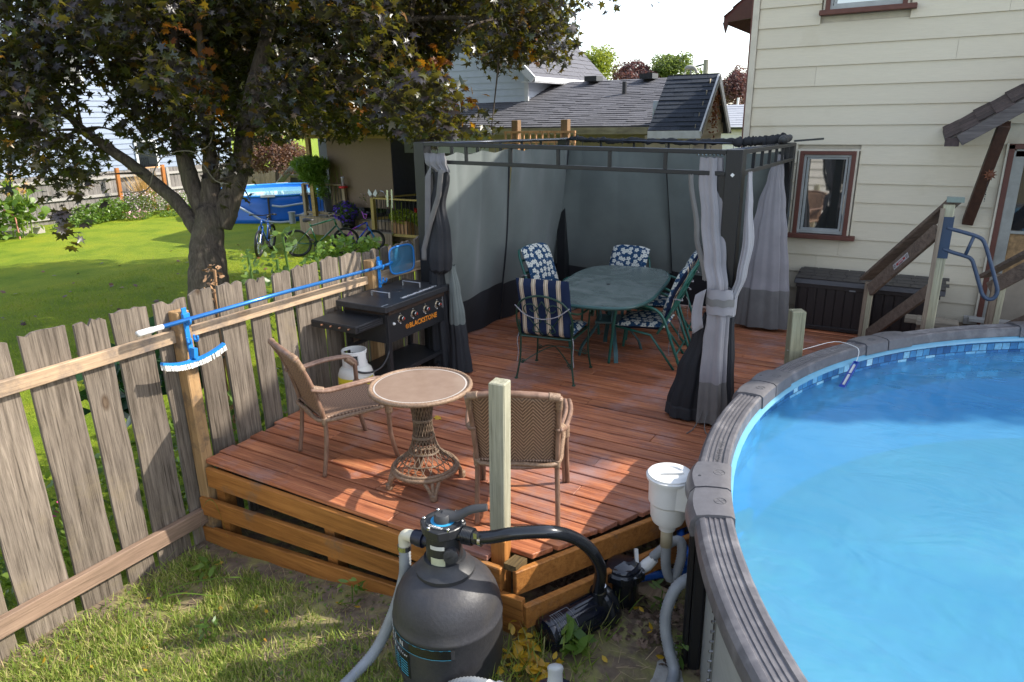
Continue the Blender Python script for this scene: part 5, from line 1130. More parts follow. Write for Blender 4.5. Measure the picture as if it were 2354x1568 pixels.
drape('lower_cloth', [(1.05, -3.715, 5.21, .03, .03), (.8, -3.70, 5.22, .05, .05), (.55, -3.685, 5.22, .07, .07), (.3, -3.67, 5.22, .085, .08), (.05, -3.66, 5.22, .105, .10), (.015, -3.66, 5.22, .11, .10)], 6, .10, m_tarp, t_, seed=13, zsplit=.50, mat2=m_tarpb)

# ------------------------------------------------------------------ storage box
sb = thing('storage_box', 'long dark brown plastic deck storage box against the house wall under the window', 'storage box', (-.4, 8.42, 0))
m_sb = M('box_espresso', (0.020, 0.014, 0.013), (0.012, 0.009, 0.009), scale=12, stretch=(8, 8, 1), rough=.45, bmp=.3)
m_sl = M('box_lid', (0.05, 0.045, 0.045), (0.035, 0.032, 0.032), scale=18, stretch=(1, 4, 4), rough=.45, bmp=.2)
MB().box((-.40, 8.44, .265), (1.38, .46, .50)).obj('body', m_sb, sb)
for i in range(14): MB().box((-1.02 + i * .0955, 8.205, .27), (.088, .016, .43)).obj('side_plank', m_sb, sb, bevel=.003)
for z in (.035, .505): MB().box((-.40, 8.198, z), (1.40, .03, .045)).obj('trim', m_sb, sb, bevel=.004)
mb = MB(); mb.prism([(-1.12, 8.17, .525), (-1.12, 8.70, .525), (-1.12, 8.70, .60), (-1.12, 8.60, .625), (-1.12, 8.20, .575)], (1.46, 0, 0)); mb.obj('lid', m_sl, sb, bevel=.006)
for k in range(4):
    for i in range(9):
        if (i + k) % 1 == 0: MB().box((-1.04 + i * .1625 + (k % 2) * .03, 8.255 + k * .10, .589 + k * .0125), (.155, .094, .006), Matrix.Rotation(radians(7), 3, 'X')).obj('lid_tile', m_sl, sb)
MB().box((-.52, 8.18, .49), (.06, .006, .014)).obj('badge', M('badge', (0.2, 0.2, 0.2)), sb)

# ------------------------------------------------------------------ stair railing
m_st = wood('stair_wood', (0.34, 0.27, 0.20), (0.25, 0.19, 0.135), (0.13, 0.095, 0.07), axis=2, rnd=.1)
m_stx = wood('stair_rail_wood', (0.25, 0.19, 0.145), (0.17, 0.125, 0.095), (0.09, 0.065, 0.05), axis=0, rnd=.1)
m_pale = wood('pale_post', (0.52, 0.48, 0.33), (0.42, 0.39, 0.27), (0.26, 0.23, 0.15), axis=2, rnd=.05)
stt = thing('pool_stairs', 'weathered wooden pool stairs with a sloping handrail, brace and tall post beside the house', 'stairs', (-.1, 7.6, 0))
def post(x, y, z0, z1, mat, w_=.09, rz=0.0, nm='post'): return MB().box((x, y, (z0 + z1) / 2), (w_, w_, z1 - z0), rotz(rz)).obj(nm, mat, stt, bevel=.005)
post(-.355, 8.03, 0, .64, m_st, nm='short_post'); post(-.335, 7.99, 0, .60, m_pale, .05, nm='short_post')
post(.205, 7.13, 0, 1.575, m_pale, nm='tall_post'); MB().box((.163, 7.09, .79), (.035, .092, 1.50)).obj('post_side', m_st, stt)
MB().beam((-.405, 8.10, .655), (.245, 7.10, 1.615), .135, .035, up=(0, 0, 1)).obj('handrail', m_stx, stt, bevel=.006)
MB().beam((-.345, 7.93, .575), (.15, 7.16, 1.335), .035, .13, up=(0, 0, 1)).obj('side_rail', m_stx, stt, bevel=.005)
MB().beam((-.33, 8.0, .05), (.18, 7.20, .80), .035, .115, up=(0, 0, 1)).obj('brace', m_stx, stt, bevel=.005)
MB().box((.245, 7.10, 1.617), (.13, .085, .04)).obj('rail_end', M('copper_green', (0.22, 0.26, 0.22), rough=.8), stt)
for (x, y, z) in ((.28, 7.42, .44), (.18, 7.62, .40), (.34, 7.75, .25)): MB().box((x, y, z), (.34, .16, .05), rotz(.0)).obj('tread', wood('tread_wood', (0.42, 0.38, 0.30), (0.3, 0.26, 0.2), (0.16, 0.13, 0.1), axis=0), stt, bevel=.005)
MB().box((.14, 7.66, .2), (.04, .3, .40)).obj('stringer', m_stx, stt)
# danger sticker on the side rail
a_ = Vector((-.345, 7.93, .575)); b_ = Vector((.15, 7.16, 1.335)); dd = (b_ - a_).normalized(); sd_ = dd.cross(Vector((0, 0, 1))).normalized(); 
if sd_.y > 0: sd_ = -sd_
upv = sd_.cross(dd); upv = upv if upv.z > 0 else -upv
ctr = a_.lerp(b_, .53) + sd_ * .0185
MB().beam(ctr - dd * .13, ctr + dd * .13, .0012, .052, up=upv).obj('warning_sticker', M('sticker_white2', (0.5, 0.5, 0.5)), stt)
MB().beam(ctr - dd * .075 + sd_ * .001, ctr + dd * .075 + sd_ * .001, .0012, .022, up=upv).obj('warning_band', M('sticker_red', (0.42, 0.02, 0.02)), stt)
text('warning_lettering', 'DANGER', .022, ctr - dd * .045 - upv * .008 + sd_ * .0022, dd, upv, M('sticker_white3', (0.7, 0.7, 0.7)), stt, align='LEFT')
text('warning_lettering', 'NO DIVING', .014, ctr - dd * .04 - upv * .023 + sd_ * .0015, dd, upv, M('sticker_dark', (0.12, 0.02, 0.02)), stt)
for s_ in (-1, 1):
    cc = ctr + dd * .105 * s_ + sd_ * .0015
    MB().tube([cc + dd * .015 * cos(q) + upv * .015 * sin(q) for q in [j * pi / 8 for j in range(16)]], .0018, 4, closed=True).obj('warning_symbol', M('sticker_dk%d' % s_, (0.1, 0.02, 0.02)), stt)
    MB().tube([cc + dd * .011 + upv * .011, cc - dd * .011 - upv * .011], .0018, 4).obj('warning_symbol', m_black, stt)
gb = thing('grab_bar', 'slate blue tubular grab bar bolted to the tall stair post over the pool', 'grab bar', (.4, 7.08, 1.1))
m_gbar = M('slate_blue', (0.045, 0.065, 0.11), (0.035, 0.052, 0.09), scale=60, rough=.45, bmp=.1)
mb = MB(); mb.box((.210, 7.080, 1.29), (.098, .008, .36)); mb.box((.256, 7.13, 1.29), (.008, .10, .36)); mb.obj('plate', M('plate_blue', (0.025, 0.045, 0.09), rough=.4), gb)
MB().tube(smooth_path([(.215, 7.09, 1.375), (.33, 7.08, 1.35), (.45, 7.08, 1.315), (.505, 7.08, 1.27), (.57, 7.08, 1.12), (.64, 7.08, .94), (.665, 7.08, .86), (.65, 7.08, .80), (.61, 7.08, .785), (.565, 7.08, .82), (.53, 7.08, .90), (.47, 7.08, 1.05), (.435, 7.08, 1.12), (.38, 7.08, 1.145), (.30, 7.08, 1.165), (.215, 7.09, 1.19)], 5), .0165, 12).obj('tube', m_gbar, gb, smooth=True)
MB().tube([(.425, 7.08, 1.325), (.385, 7.08, 1.145)], .0145, 10).obj('strut', m_gbar, gb, smooth=True)
rt = thing('stair_railing', 'second weathered railing at the right edge, in front of the house door', 'railing', (.75, 7.9, 0))
MB().box((.735, 7.92, .42), (.09, .09, .86)).obj('post', m_st, rt, bevel=.005); MB().box((.775, 7.90, .41), (.05, .085, .80)).obj('post', m_pale, rt, bevel=.004)
MB().beam((.62, 8.05, .79), (1.5, 7.2, 1.75), .135, .035).obj('handrail', m_stx, rt, bevel=.005)
MB().beam((.68, 7.93, .70), (1.5, 7.15, 1.62), .035, .13).obj('side_rail', m_stx, rt, bevel=.005)
MB().beam((.72, 7.95, .20), (1.5, 7.2, 1.0), .035, .12).obj('brace', m_stx, rt, bevel=.005)
# ------------------------------------------------------------------ the cream house
WY = 8.75; HX0 = -1.93
hs = thing('siding_house', 'tall cream house with wide lap siding and red-brown window trim on the right', 'house', (1.0, WY, -.7))
m_sid = M('cream_siding', (0.60, 0.53, 0.40), (0.55, 0.485, 0.365), scale=14, stretch=(.6, 1, 10), rough=.6, bmp=.15, rnd=.025, spot=(0.50, 0.43, 0.30), spotscale=1.6, spotthr=(.58, .8))
m_trim = M('cream_trim', (0.58, 0.52, 0.41), scale=10, rough=.6)
m_brown = M('redbrown_paint', (0.115, 0.036, 0.022), (0.09, 0.027, 0.017), scale=15, rough=.6, bmp=.15)
MB().prism([(-1.89, WY + .03, -.8), (6.2, WY + .03, -.8), (6.2, WY + .03, 9.70), (-1.89, WY + .03, 4.30)], (0, 9.6, 0)).obj('wall', m_trim, hs)  # outline above and right of the view is shaped to cast the shadow
holes = [(-1.31, -.66, .965, 1.955), (-1.22, -.37, 3.33, 4.6), (.655, 1.62, -.1, 2.03)]
rs = random.Random(21); pitchz = .2075
for k in range(-3, 17):
    z0 = 2.003 + pitchz * (k - 9) - 0.0; z1 = z0 + pitchz + .012
    if z0 > 4.0: continue
    spans = [(HX0 + .07, 3.45)]
    for hx0, hx1, hz0, hz1 in holes:
        if z1 > hz0 + .02 and z0 < hz1 - .02:
            new = []
            for a, b in spans:
                if hx0 > a and hx1 < b: new += [(a, hx0), (hx1, b)]
                else: new.append((a, b))
            spans = new
    for a, b in spans:
        js = [a]
        if b - a > 1.6: js.append(a + rs.uniform(.5, b - a - .4))
        js.append(b)
        for p, q in zip(js, js[1:]):
            mb = MB(); mb.prism([(p, WY - .028, z0), (p, WY - .002, z0), (p, WY + .0, z1), (p, WY - .010, z1)], (q - p - .002, 0, 0)); mb.obj('siding_board', m_sid, hs)
# left (gable side) wall boards seen edge-on, corner trim
MB().box((HX0 + .033, WY - .035, 1.75), (.066, .03, 5.0)).obj('corner_trim', m_trim, hs); MB().box((HX0 - .006, WY + .06, 1.75), (.02, .22, 5.0)).obj('corner_trim', m_brown, hs)
def window(x0, x1, z0, z1, sill=.07):
    w_ = thing; o = MB(); o.box(((x0 + x1) / 2, WY - .02, z1 + .01), (x1 - x0 + .05, .06, .02)); 
    for x in (x0, x1): o.box((x, WY - .02, (z0 + z1) / 2), (.02, .06, z1 - z0))
    wo = o.obj('window', m_trim, hs)
    mb = MB(); 
    for x in (x0 + .032, x1 - .032): mb.box((x, WY - .03, (z0 + z1) / 2), (.045, .07, z1 - z0))
    mb.box(((x0 + x1) / 2, WY - .0325, z1 - .022), (x1 - x0 - .024, .069, .038)); mb.obj('casing', m_brown, wo, bevel=.003)
    MB().box(((x0 + x1) / 2 + .02, WY - .055, z0 - .005), (x1 - x0 + .12, .12, .05)).obj('sill', m_brown, wo, bevel=.004)
    m_s = M('storm_frame', (0.33, 0.34, 0.33), (0.26, 0.27, 0.26), rough=.4, scale=9); mb = MB()
    for ins, y_, th in ((.062, .022, .035), (.10, .008, .022)):
        for x in (x0 + ins, x1 - ins): mb.box((x, WY - y_, (z0 + z1) / 2), (th, .03, z1 - z0 - .04))
        for z in (z0 + ins * .7, z1 - ins * .8): mb.box(((x0 + x1) / 2, WY - y_ - .0015, z), (x1 - x0 - ins * 2 + th * .97, .0335, th))
    mb.obj('frame', m_s, wo, bevel=.002)
    MB().box(((x0 + x1) / 2, WY + .008, (z0 + z1) / 2), (x1 - x0 - .1, .006, z1 - z0 - .06)).obj('pane', m_winglass, wo)
m_winglass, t, bs = newmat('window_glass'); bs.inputs['Base Color'].default_value = (.03, .032, .03, 1); bs.inputs['Roughness'].default_value = .03; bs.inputs['Specular IOR Level'].default_value = 1.0; bs.inputs['IOR'].default_value = 2.4
n_ = noise(t, coords(t, (3, 1, 1), rnd=False), 1.2, 1); bump(t, bs, n_, .012, .02)
window(-1.285, -.685, .985, 1.935); window(-1.19, -.40, 3.36, 4.55)
# door with storm frame, boarded lower light
do = MB(); do.box((.70, WY - .03, .95), (.05, .07, 2.12)); do.box((1.58, WY - .03, .95), (.05, .07, 2.12)); do.box((1.14, WY - .03, 1.99), (.93, .07, .05)); 
dob = do.obj('door', m_brown, hs, bevel=.003)
MB().box((.665, WY - .035, .95), (.02, .05, 2.14)).obj('casing', m_trim, dob)
mb = MB(); mb.box((.775, WY - .02, .95), (.10, .05, 2.0)); mb.box((1.5, WY - .02, .95), (.10, .05, 2.0)); mb.box((1.14, WY - .02, 1.93), (.8, .05, .08)); mb.box((1.14, WY - .02, 1.14), (.8, .03, .03)); mb.obj('storm_frame', M('door_grey', (0.30, 0.30, 0.27), (0.22, 0.22, 0.2), rough=.5, scale=10), dob, bevel=.003)
MB().box((1.14, WY - .005, 1.54), (.62, .01, .76)).obj('glass', m_glass, dob)
MB().box((1.14, WY - .006, .90), (.62, .012, .44)).obj('board_panel', M('strand_board', (0.36, 0.22, 0.10), (0.18, 0.11, 0.05), scale=28, detail=3, rough=.8, bmp=.2), dob)
MB().box((1.14, WY - .007, .35), (.62, .014, .62)).obj('lower_panel', M('door_tan', (0.30, 0.25, 0.19)), dob)
MB().box((.85, 8.45, .06), (.9, .5, .16)).obj('door_step', m_st, hs, bevel=.005)
mb = MB(); mb.box((.62, 8.62, .20), (.12, .1, .07)); mb.box((.95, 8.55, .23), (.7, .12, .03)); mb.obj('threshold', M('threshold_grey', (0.35, 0.34, 0.32)), hs)
# canopy over the door
m_sh = M('old_shingle', (0.075, 0.050, 0.046), (0.035, 0.024, 0.023), scale=26, rough=.9, bmp=.4, rnd=.3)
cn = MB(); v = [(.08, 8.74, 2.17), (1.4, 8.74, 3.06), (.12, 8.02, 2.06), (1.44, 8.02, 2.95)]
cn.add([Vector(p) for p in v] + [Vector(p) - Vector((0, 0, .035)) for p in v], [(0, 1, 3, 2), (4, 6, 7, 5), (0, 2, 6, 4), (2, 3, 7, 6), (3, 1, 5, 7), (1, 0, 4, 5)])
can = cn.obj('door_canopy', M('canopy_dark', (0.03, 0.022, 0.02)), hs)
V0, V1, V2 = Vector(v[0]), Vector(v[1]), Vector(v[2])
for i in range(11):
    off = 0
    for j in range(4):
        a = V0 + (V1 - V0) * (i / 11) + (V2 - V0) * ((j + (i % 2) * .5) / 4.5); nn = (V1 - V0).cross(V2 - V0).normalized(); nn = nn if nn.z > 0 else -nn
        e1 = (V1 - V0) * (1.05 / 11); e2 = (V2 - V0) * (.97 / 4.5)
        b0 = a + nn * .014; b1 = a + e2 + nn * .014; b2 = a + e2 + e1 + nn * .004; b3 = a + e1 + nn * .004
        MB().add([b0, b1, b2, b3, b0 - nn * .01, b1 - nn * .01, b2 - nn * .006, b3 - nn * .006], [(0, 1, 2, 3), (4, 7, 6, 5), (0, 4, 5, 1), (1, 5, 6, 2), (2, 6, 7, 3), (3, 7, 4, 0)]).obj('shingle', m_sh, can)
m_gw = wood('grey_rake', (0.17, 0.15, 0.145), (0.11, 0.095, 0.09), (0.05, 0.042, 0.04), axis=0, rnd=0)
MB().beam((.22, 8.0, 2.07), (1.5, 8.0, 2.93), .035, .105).obj('rake_board', m_gw, can, bevel=.004); MB().box((.165, 8.02, 2.055), (.12, .05, .075)).obj('eave_block', m_sh, can)
MB().beam((.3, 8.4, 2.13), (1.5, 8.4, 2.94), .7, .02).obj('soffit', M('soffit_dark', (0.03, 0.022, 0.02)), can)
m_br = M('bracket_brown', (0.075, 0.032, 0.018), (0.04, 0.018, 0.011), scale=12, stretch=(3, 3, 1), rough=.6, bmp=.3)
bo = MB().beam((.44, 8.71, 1.22), (.56, 8.12, 2.22), .10, .10, up=(1, 0, 0)).obj('bracket', m_br, can, bevel=.005)
sx_, sy_, sz_ = .535, 8.36, 1.74; mb = MB()
mb.lathe([(.028, -.01), (.028, .0), (.02, .01), (0, .014)], (sx_, sy_ - .05, sz_), 14, rot=Matrix.Rotation(pi / 2, 3, 'X'))
for i in range(10):
    a = i * 2 * pi / 10; p = Vector((sx_, sy_ - .05, sz_)); d1 = Vector((cos(a), 0, sin(a))); d2 = Vector((-sin(a), 0, cos(a)))
    mb.prism([p + d1 * .025 - d2 * .012, p + d1 * .06, p + d1 * .025 + d2 * .012], (0, .004, 0))
so = mb.obj('sun_ornament', M('rust_metal', (0.20, 0.06, 0.02), (0.08, 0.03, 0.015), scale=30, rough=.6, metal=.3)); tag(so, 'rusty metal sun face ornament on the brown canopy bracket', 'ornament')
mb = MB(); 
for i in range(9): mb.tube([(sx_ - .01, sy_ - .05, sz_ - .07 - i * .022), (sx_ - .008, sy_ - .05, sz_ - .085 - i * .022)], .003 + .002 * (i % 2), 5)
o = mb.obj('wind_chime', m_black); tag(o, 'small dark bead chain hanging below the rusty sun ornament', 'wind chime')
# roof, eave, gables (largely above the frame)
m_rsh = M('red_shingle', (0.17, 0.055, 0.045), (0.10, 0.035, 0.03), scale=20, rough=.9, bmp=.3)
def roof_slab(name, x0, x1, y0, z0, y1, z1, mat, th=.14):
    return MB().add([(x0, y0, z0), (x1, y0, z0), (x1, y1, z1), (x0, y1, z1), (x0, y0, z0 - th), (x1, y0, z0 - th), (x1, y1, z1 - th), (x0, y1, z1 - th)], [(0, 1, 2, 3), (4, 7, 6, 5), (0, 4, 5, 1), (1, 5, 6, 2), (2, 6, 7, 3), (3, 7, 4, 0)]).obj(name, mat, hs)
MB().add([(-2.05, WY - .02, 4.28), (6.3, WY - .02, 9.88), (6.3, 18.6, 9.88), (-2.05, 18.6, 4.28), (-2.05, WY - .02, 4.14), (6.3, WY - .02, 9.74), (6.3, 18.6, 9.74), (-2.05, 18.6, 4.14)], [(0, 3, 2, 1), (4, 5, 6, 7), (0, 1, 5, 4), (1, 2, 6, 5), (2, 3, 7, 6), (3, 0, 4, 7)]).obj('roof', m_rsh, hs)  # unseen one-sided slope, shaped for the shadow it throws on deck and pool
# small side roof poking out beyond the corner
sr = MB().add([(-2.74, 10.6, 3.62), (-1.94, 10.6, 4.35), (-1.94, 14, 4.35), (-2.74, 14, 3.62), (-2.74, 10.6, 3.55), (-1.94, 10.6, 4.28), (-1.94, 14, 4.28), (-2.74, 14, 3.55)], [(0, 1, 2, 3), (4, 7, 6, 5), (0, 4, 5, 1), (1, 5, 6, 2), (2, 6, 7, 3), (3, 7, 4, 0)]).obj('side_roof', m_rsh, hs)
for i in range(7):
    x = -2.74 + i * .115; z = 3.625 + i * .105; MB().add([(x, 10.58, z), (x + .13, 10.58, z + .112), (x + .13, 14, z + .112), (x, 14, z), (x, 10.58, z + .02), (x, 14, z + .02)], [(4, 1, 2, 5), (0, 4, 5, 3), (0, 1, 4)]).obj('shingle_course', m_rsh, sr)
mb = MB(); mb.prism([(-2.74, 10.55, 3.55), (-2.70, 10.55, 3.42), (-2.66, 10.55, 3.56), (-1.94, 10.55, 3.62), (-1.94, 10.55, 4.30)], (0, .05, 0)); mb.obj('bargeboard', m_brown, sr)
MB().box((2.5, 8.9, .3), (.1, .1, .1)).obj('meter', m_gun, hs)
# white shed behind the camera: it is what the lower window mirrors
sdh = thing('garden_shed', 'white sided shed seen only as a reflection in the lower house window', 'shed', (-3.6, -3.6, -.7))
mw = M('shed_white', (0.62, 0.60, 0.56), rough=.6, scale=9)
MB().box((-3.6, -4.5, 1.0), (7.0, 2.0, 3.4)).obj('wall', mw, sdh)
for k in range(15): MB().prism([(-7.1, -3.47, -.6 + k * .21), (-7.1, -3.5, -.6 + k * .21), (-7.1, -3.5, -.39 + k * .21)], (7.0, 0, 0)).obj('siding_board', mw, sdh)
mb = MB(); mb.box((-1.9, -3.46, .9), (.62, .06, .95)); mb.obj('window', mw, sdh); MB().box((-1.9, -3.42, .9), (.5, .02, .8)).obj('pane', m_glass, sdh)
MB().prism([(-7.2, -3.3, 2.65), (-7.2, -4.5, 3.4), (-7.2, -5.7, 2.65)], (7.2, 0, 0)).obj('roof', m_gun, sdh)
# ------------------------------------------------------------------ neighbour's low house
nh = thing('bungalow', 'low house with grey shingle roof, white upper storey and covered porch beyond the gazebo', 'house', (-9, 15, -.75))
m_roof = M('roof_shingle', (0.135, 0.135, 0.150), (0.075, 0.075, 0.088), scale=40, rough=.95, bmp=.3, rnd=.18)
m_wcl = M('white_clapboard', (0.55, 0.60, 0.68), (0.50, 0.55, 0.62), rough=.6, scale=6, rnd=.02)
m_beige = M('beige_wall', (0.36, 0.30, 0.19), (0.30, 0.25, 0.16), rough=.7, scale=4)
m_wwhite = M('trim_white', (0.70, 0.71, 0.72), rough=.5)
def shingle_plane(parent, A, U, V, nu, nv, mat, first=999, th=.012, seed=0, name='shingle', base=None):
    """A corner, U along the eave, V up the slope; overlapping tabs, the nearest as objects of their own"""
    rr = random.Random(seed); A, U, V = Vector(A), Vector(U), Vector(V); n_ = U.cross(V).normalized()
    if n_.z < 0: n_ = -n_
    if base: MB().add([A, A + U, A + U + V, A + V, A - n_ * .08, A + U - n_ * .08, A + U + V - n_ * .08, A + V - n_ * .08], [(0, 1, 2, 3), (4, 7, 6, 5), (0, 4, 5, 1), (1, 5, 6, 2), (2, 6, 7, 3), (3, 7, 4, 0)]).obj('roof_deck', base, parent)
    rest = MB(); cnt = 0; protos = []
    for i in range(nv):
        u = -rr.random() / nu
        while u < 1:
            w_ = rr.uniform(.6, 1.4) / nu; a, b = max(0, u), min(1, u + w_ * .985); u += w_
            if b - a < .002: continue
            p0 = A + U * a + V * (i / nv); p1 = A + U * b + V * (i / nv); p2 = A + U * b + V * min(1, (i + 1.15) / nv); p3 = A + U * a + V * min(1, (i + 1.15) / nv)
            h = th * rr.choice([.8, 1, 1.5]); vs = [p0 + n_ * (h + .004), p1 + n_ * (h + .004), p2 + n_ * .004, p3 + n_ * .004, p0 + n_ * .001, p1 + n_ * .001]
            fs = [(0, 1, 2, 3), (4, 5, 1, 0), (0, 3, 4), (1, 5, 2)]
            if cnt < first: MB().add(vs, fs).obj(name, mat, parent)
            else: rest.add(vs, fs)
            cnt += 1
    if rest.v: rest.obj('shingles', mat, parent, kind='stuff')
rf = MB().box((-10, 16.9, 2.6), (10.0, .1, .2)).obj('ridge_board', m_roof, nh)
shingle_plane(rf, (-8.65, 13.42, 2.15), (4.1, 0, 0), (0, 3.4, 1.03), 14, 26, m_roof, first=270, base=m_roof)
shingle_plane(nh, (-15.6, 13.45, 2.15), (6.95, 0, 0), (0, 2.4, .73), 22, 18, m_roof, first=0, seed=2, base=m_roof)
mb = MB(); mb.box((-6.62, 13.40, 2.07), (4.1, .06, .13)); mb.obj('gutter', M('gutter_beige', (0.42, 0.37, 0.25), (0.2, 0.17, 0.12), scale=3, stretch=(1, 1, 4), rough=.6), nh)
MB().box((-12.1, 13.42, 2.08), (6.9, .05, .10)).obj('gutter', M('gutter_dark', (0.12, 0.10, 0.08)), nh)
MB().box((-6.7, 15.8, .6), (4.0, 3.9, 2.85)).obj('wall', m_beige, nh); MB().box((-12.2, 17.6, .8), (7.2, 4, 3.2)).obj('wall', M('porch_dark_wall', (0.09, 0.09, 0.10)), nh)
for x in (-7.35, -5.95): MB().box((x, 16.6, 3.22), (.32, .4, .12)).obj('roof_vent', m_gun, nh)
mb = MB(); mb.lathe([(.12, 2.66), (.07, 2.72), (.05, 2.78), (.05, 3.08), (0, 3.08)], (-6.15, 15.6, 0), 14); mb.obj('vent_pipe', m_gun, nh)
# white upper storey, gable to the front, ridge running away from us
WX0, WX1, WYF = -12.3, -8.5, 15.3
for k in range(26):
    z0 = 2.55 + k * .155
    if z0 < 3.4: a, b = WX0, WX1
    else: a, b = WX0 + (z0 - 3.4), WX1 - (z0 - 3.4)
    if b - a < .3: break
    for p, q in ((a, (a + b) / 2 + random.uniform(-.8, .8)),):
        MB().prism([(a, WYF - .02, z0), (a, WYF, z0), (a, WYF - .006, z0 + .158)], (q - a - .003, 0, 0)).obj('siding_board', m_wcl, nh)
        MB().prism([(q, WYF - .02, z0), (q, WYF, z0), (q, WYF - .006, z0 + .158)], (b - q, 0, 0)).obj('siding_board', m_wcl, nh)
for k in range(6): MB().prism([(WX1 + .02, WYF, 2.5 + k * .155), (WX1 - .0, WYF, 2.5 + k * .155), (WX1 + .006, WYF, 2.658 + k * .155)], (0, 4.2, 0)).obj('siding_board', m_wcl, nh)
MB().prism([(WX0, WYF + .0, 1.5), (WX1, WYF + .0, 1.5), (WX1, WYF + .0, 3.4), ((WX0 + WX1) / 2, WYF + .0, 5.25), (WX0, WYF + .0, 3.4)], (0, 4.2, 0)).obj('wall', m_wcl, nh)
MB().box((WX1 + .01, WYF - .02, 2.95), (.10, .05, .9)).obj('corner_trim', m_wwhite, nh)
shingle_plane(nh, (WX1 + .35, WYF - .3, 3.22), (0, 4.6, 0), (-2.25, 0, 2.2), 14, 18, m_roof, first=0, seed=5, base=m_roof)
MB().beam((WX1 + .36, WYF - .33, 3.18), (-10.4, WYF - .33, 5.3), .06, .16).obj('rake_board', m_wwhite, nh)
MB().beam((WX0 - .36, WYF - .33, 3.18), (-10.4, WYF - .33, 5.3), .06, .16).obj('rake_board', m_wwhite, nh)
mb = MB(); mb.box((WX1 + .33, WYF + 2.0, 3.20), (.13, 4.6, .10)); mb.box((WX1 + .2, WYF + 2.0, 3.14), (.36, 4.6, .03)); mb.obj('gutter', m_wwhite, nh)
# steep side gable at the right end (ridge along X, gable wall facing right)
GX = -3.45
shingle_plane(nh, (GX - .95, 12.34, 2.08), (.97, 0, 0), (0, .98, .95), 4, 13, M('roof_dark', (0.045, 0.055, 0.075), (0.025, 0.032, 0.045), scale=30, rough=.95, rnd=.12), seed=7, base=m_gun)
MB().beam((GX, 12.33, 2.03), (GX, 13.32, 2.99), .03, .12).obj('rake_board', m_wwhite, nh); MB().beam((GX, 14.35, 2.03), (GX, 13.32, 2.99), .03, .12).obj('rake_board', m_wwhite, nh)
MB().prism([(GX, 13.32, 3.0), (GX, 14.5, 1.98), (GX - .95, 14.5, 1.98), (GX - .95, 13.32, 3.0)], (0, 0, .05)).obj('roof_far_side', m_gun, nh)
MB().beam((GX - .95, 12.35, 2.02), (GX, 12.35, 2.02), .04, .13).obj('eave_board', m_wwhite, nh)
m_gt = M('gable_tan', (0.48, 0.42, 0.30), (0.40, 0.34, 0.24), scale=5, rough=.7, rnd=.04)
for k in range(12):
    z0 = -.6 + k * .2 if k < 13 else 0
    MB().prism([(GX - .10, 12.42, z0 + .0), (GX - .12, 12.42, z0), (GX - .115, 12.42, z0 + .2)], (0, 1.9, 0)).obj('siding_board', m_gt, nh)
for k in range(5):
    z0 = 2.0 + k * .19; w2 = (2.95 - z0) * 1.0; MB().prism([(GX - .10, 13.32 - w2, z0), (GX - .12, 13.32 - w2, z0), (GX - .115, 13.32 - w2, z0 + .19)], (0, w2 * 2, 0)).obj('siding_board', m_gt, nh)
MB().box((GX - .6, 13.4, .6), (.9, 1.85, 2.8)).obj('wall', m_gt, nh)
for k in range(4): MB().prism([(-4.55, 12.98 + .0, 2.0 + k * .15), (-4.55, 13.0, 2.0 + k * .15), (-4.55, 12.99, 2.15 + k * .15)], (.16 + .0 * k, 0, 0)).obj('siding_board', m_wcl, nh)
MB().box((-4.47, 14.8, .6), (.22, 3.4, 2.7)).obj('wall', m_wcl, nh)
rs = np.random.RandomState(3); P_ = np.stack([np.full(260, GX - .02), 13.25 + rs.normal(0, .16, 260), 2.45 + rs.normal(0, .22, 260)], 1)
P_ = P_[np.abs(P_[:, 1] - 13.32) < (2.98 - P_[:, 2]) * .9]
vo = scatter('climbing_vine', P_, .06, OVAL, leafmat('vine_leaf', [(0, (0.20, 0.05, 0.02)), (1, (0.32, 0.12, 0.05))]), rs=rs); tag(vo, 'dried russet vine clinging to the tan gable wall under the white rakes', 'vine')
# porch of the neighbour
pr_ = thing('porch', 'shaded porch with timber posts and beam under the low roof, left of the gazebo', 'porch', (-12.5, 14.6, -.2))
m_ply = wood('porch_timber', (0.48, 0.34, 0.13), (0.38, 0.26, 0.10), (0.2, 0.13, 0.05), axis=0, rnd=.1)
MB().box((-12.4, 14.2, 1.99), (5.6, .08, .16)).obj('beam', m_ply, pr_); MB().box((-14.75, 14.2, .9), (.12, .10, 2.2)).obj('post', m_ply, pr_); MB().box((-11.55, 14.9, .9), (.1, .1, 2.2)).obj('post', m_ply, pr_)
for k in range(14): MB().prism([(-12.05, 16.4, -.2 + k * .17), (-12.05, 16.42, -.2 + k * .17), (-12.05, 16.415, -.03 + k * .17)], (1.9, 0, 0)).obj('wall_board', M('porch_grey', (0.10, 0.105, 0.12), rnd=.05), pr_)
MB().box((-11.3, 15.6, .15), (1.0, .7, .85)).obj('dark_bench', m_black, pr_)
bl = MB().sheet(lambda u, v: (-14.3 + 2.25 * u, 14.42 + .01 * sin(9 * u), .10 + 1.80 * v), 20, 4, thick=.01).obj('porch_blind', M('tan_blind', (0.21, 0.145, 0.095), (0.17, 0.115, 0.075), scale=60, rough=.8, bmp=.2)); tag(bl, 'large tan roll down blind closing the porch left of the gazebo', 'blind')
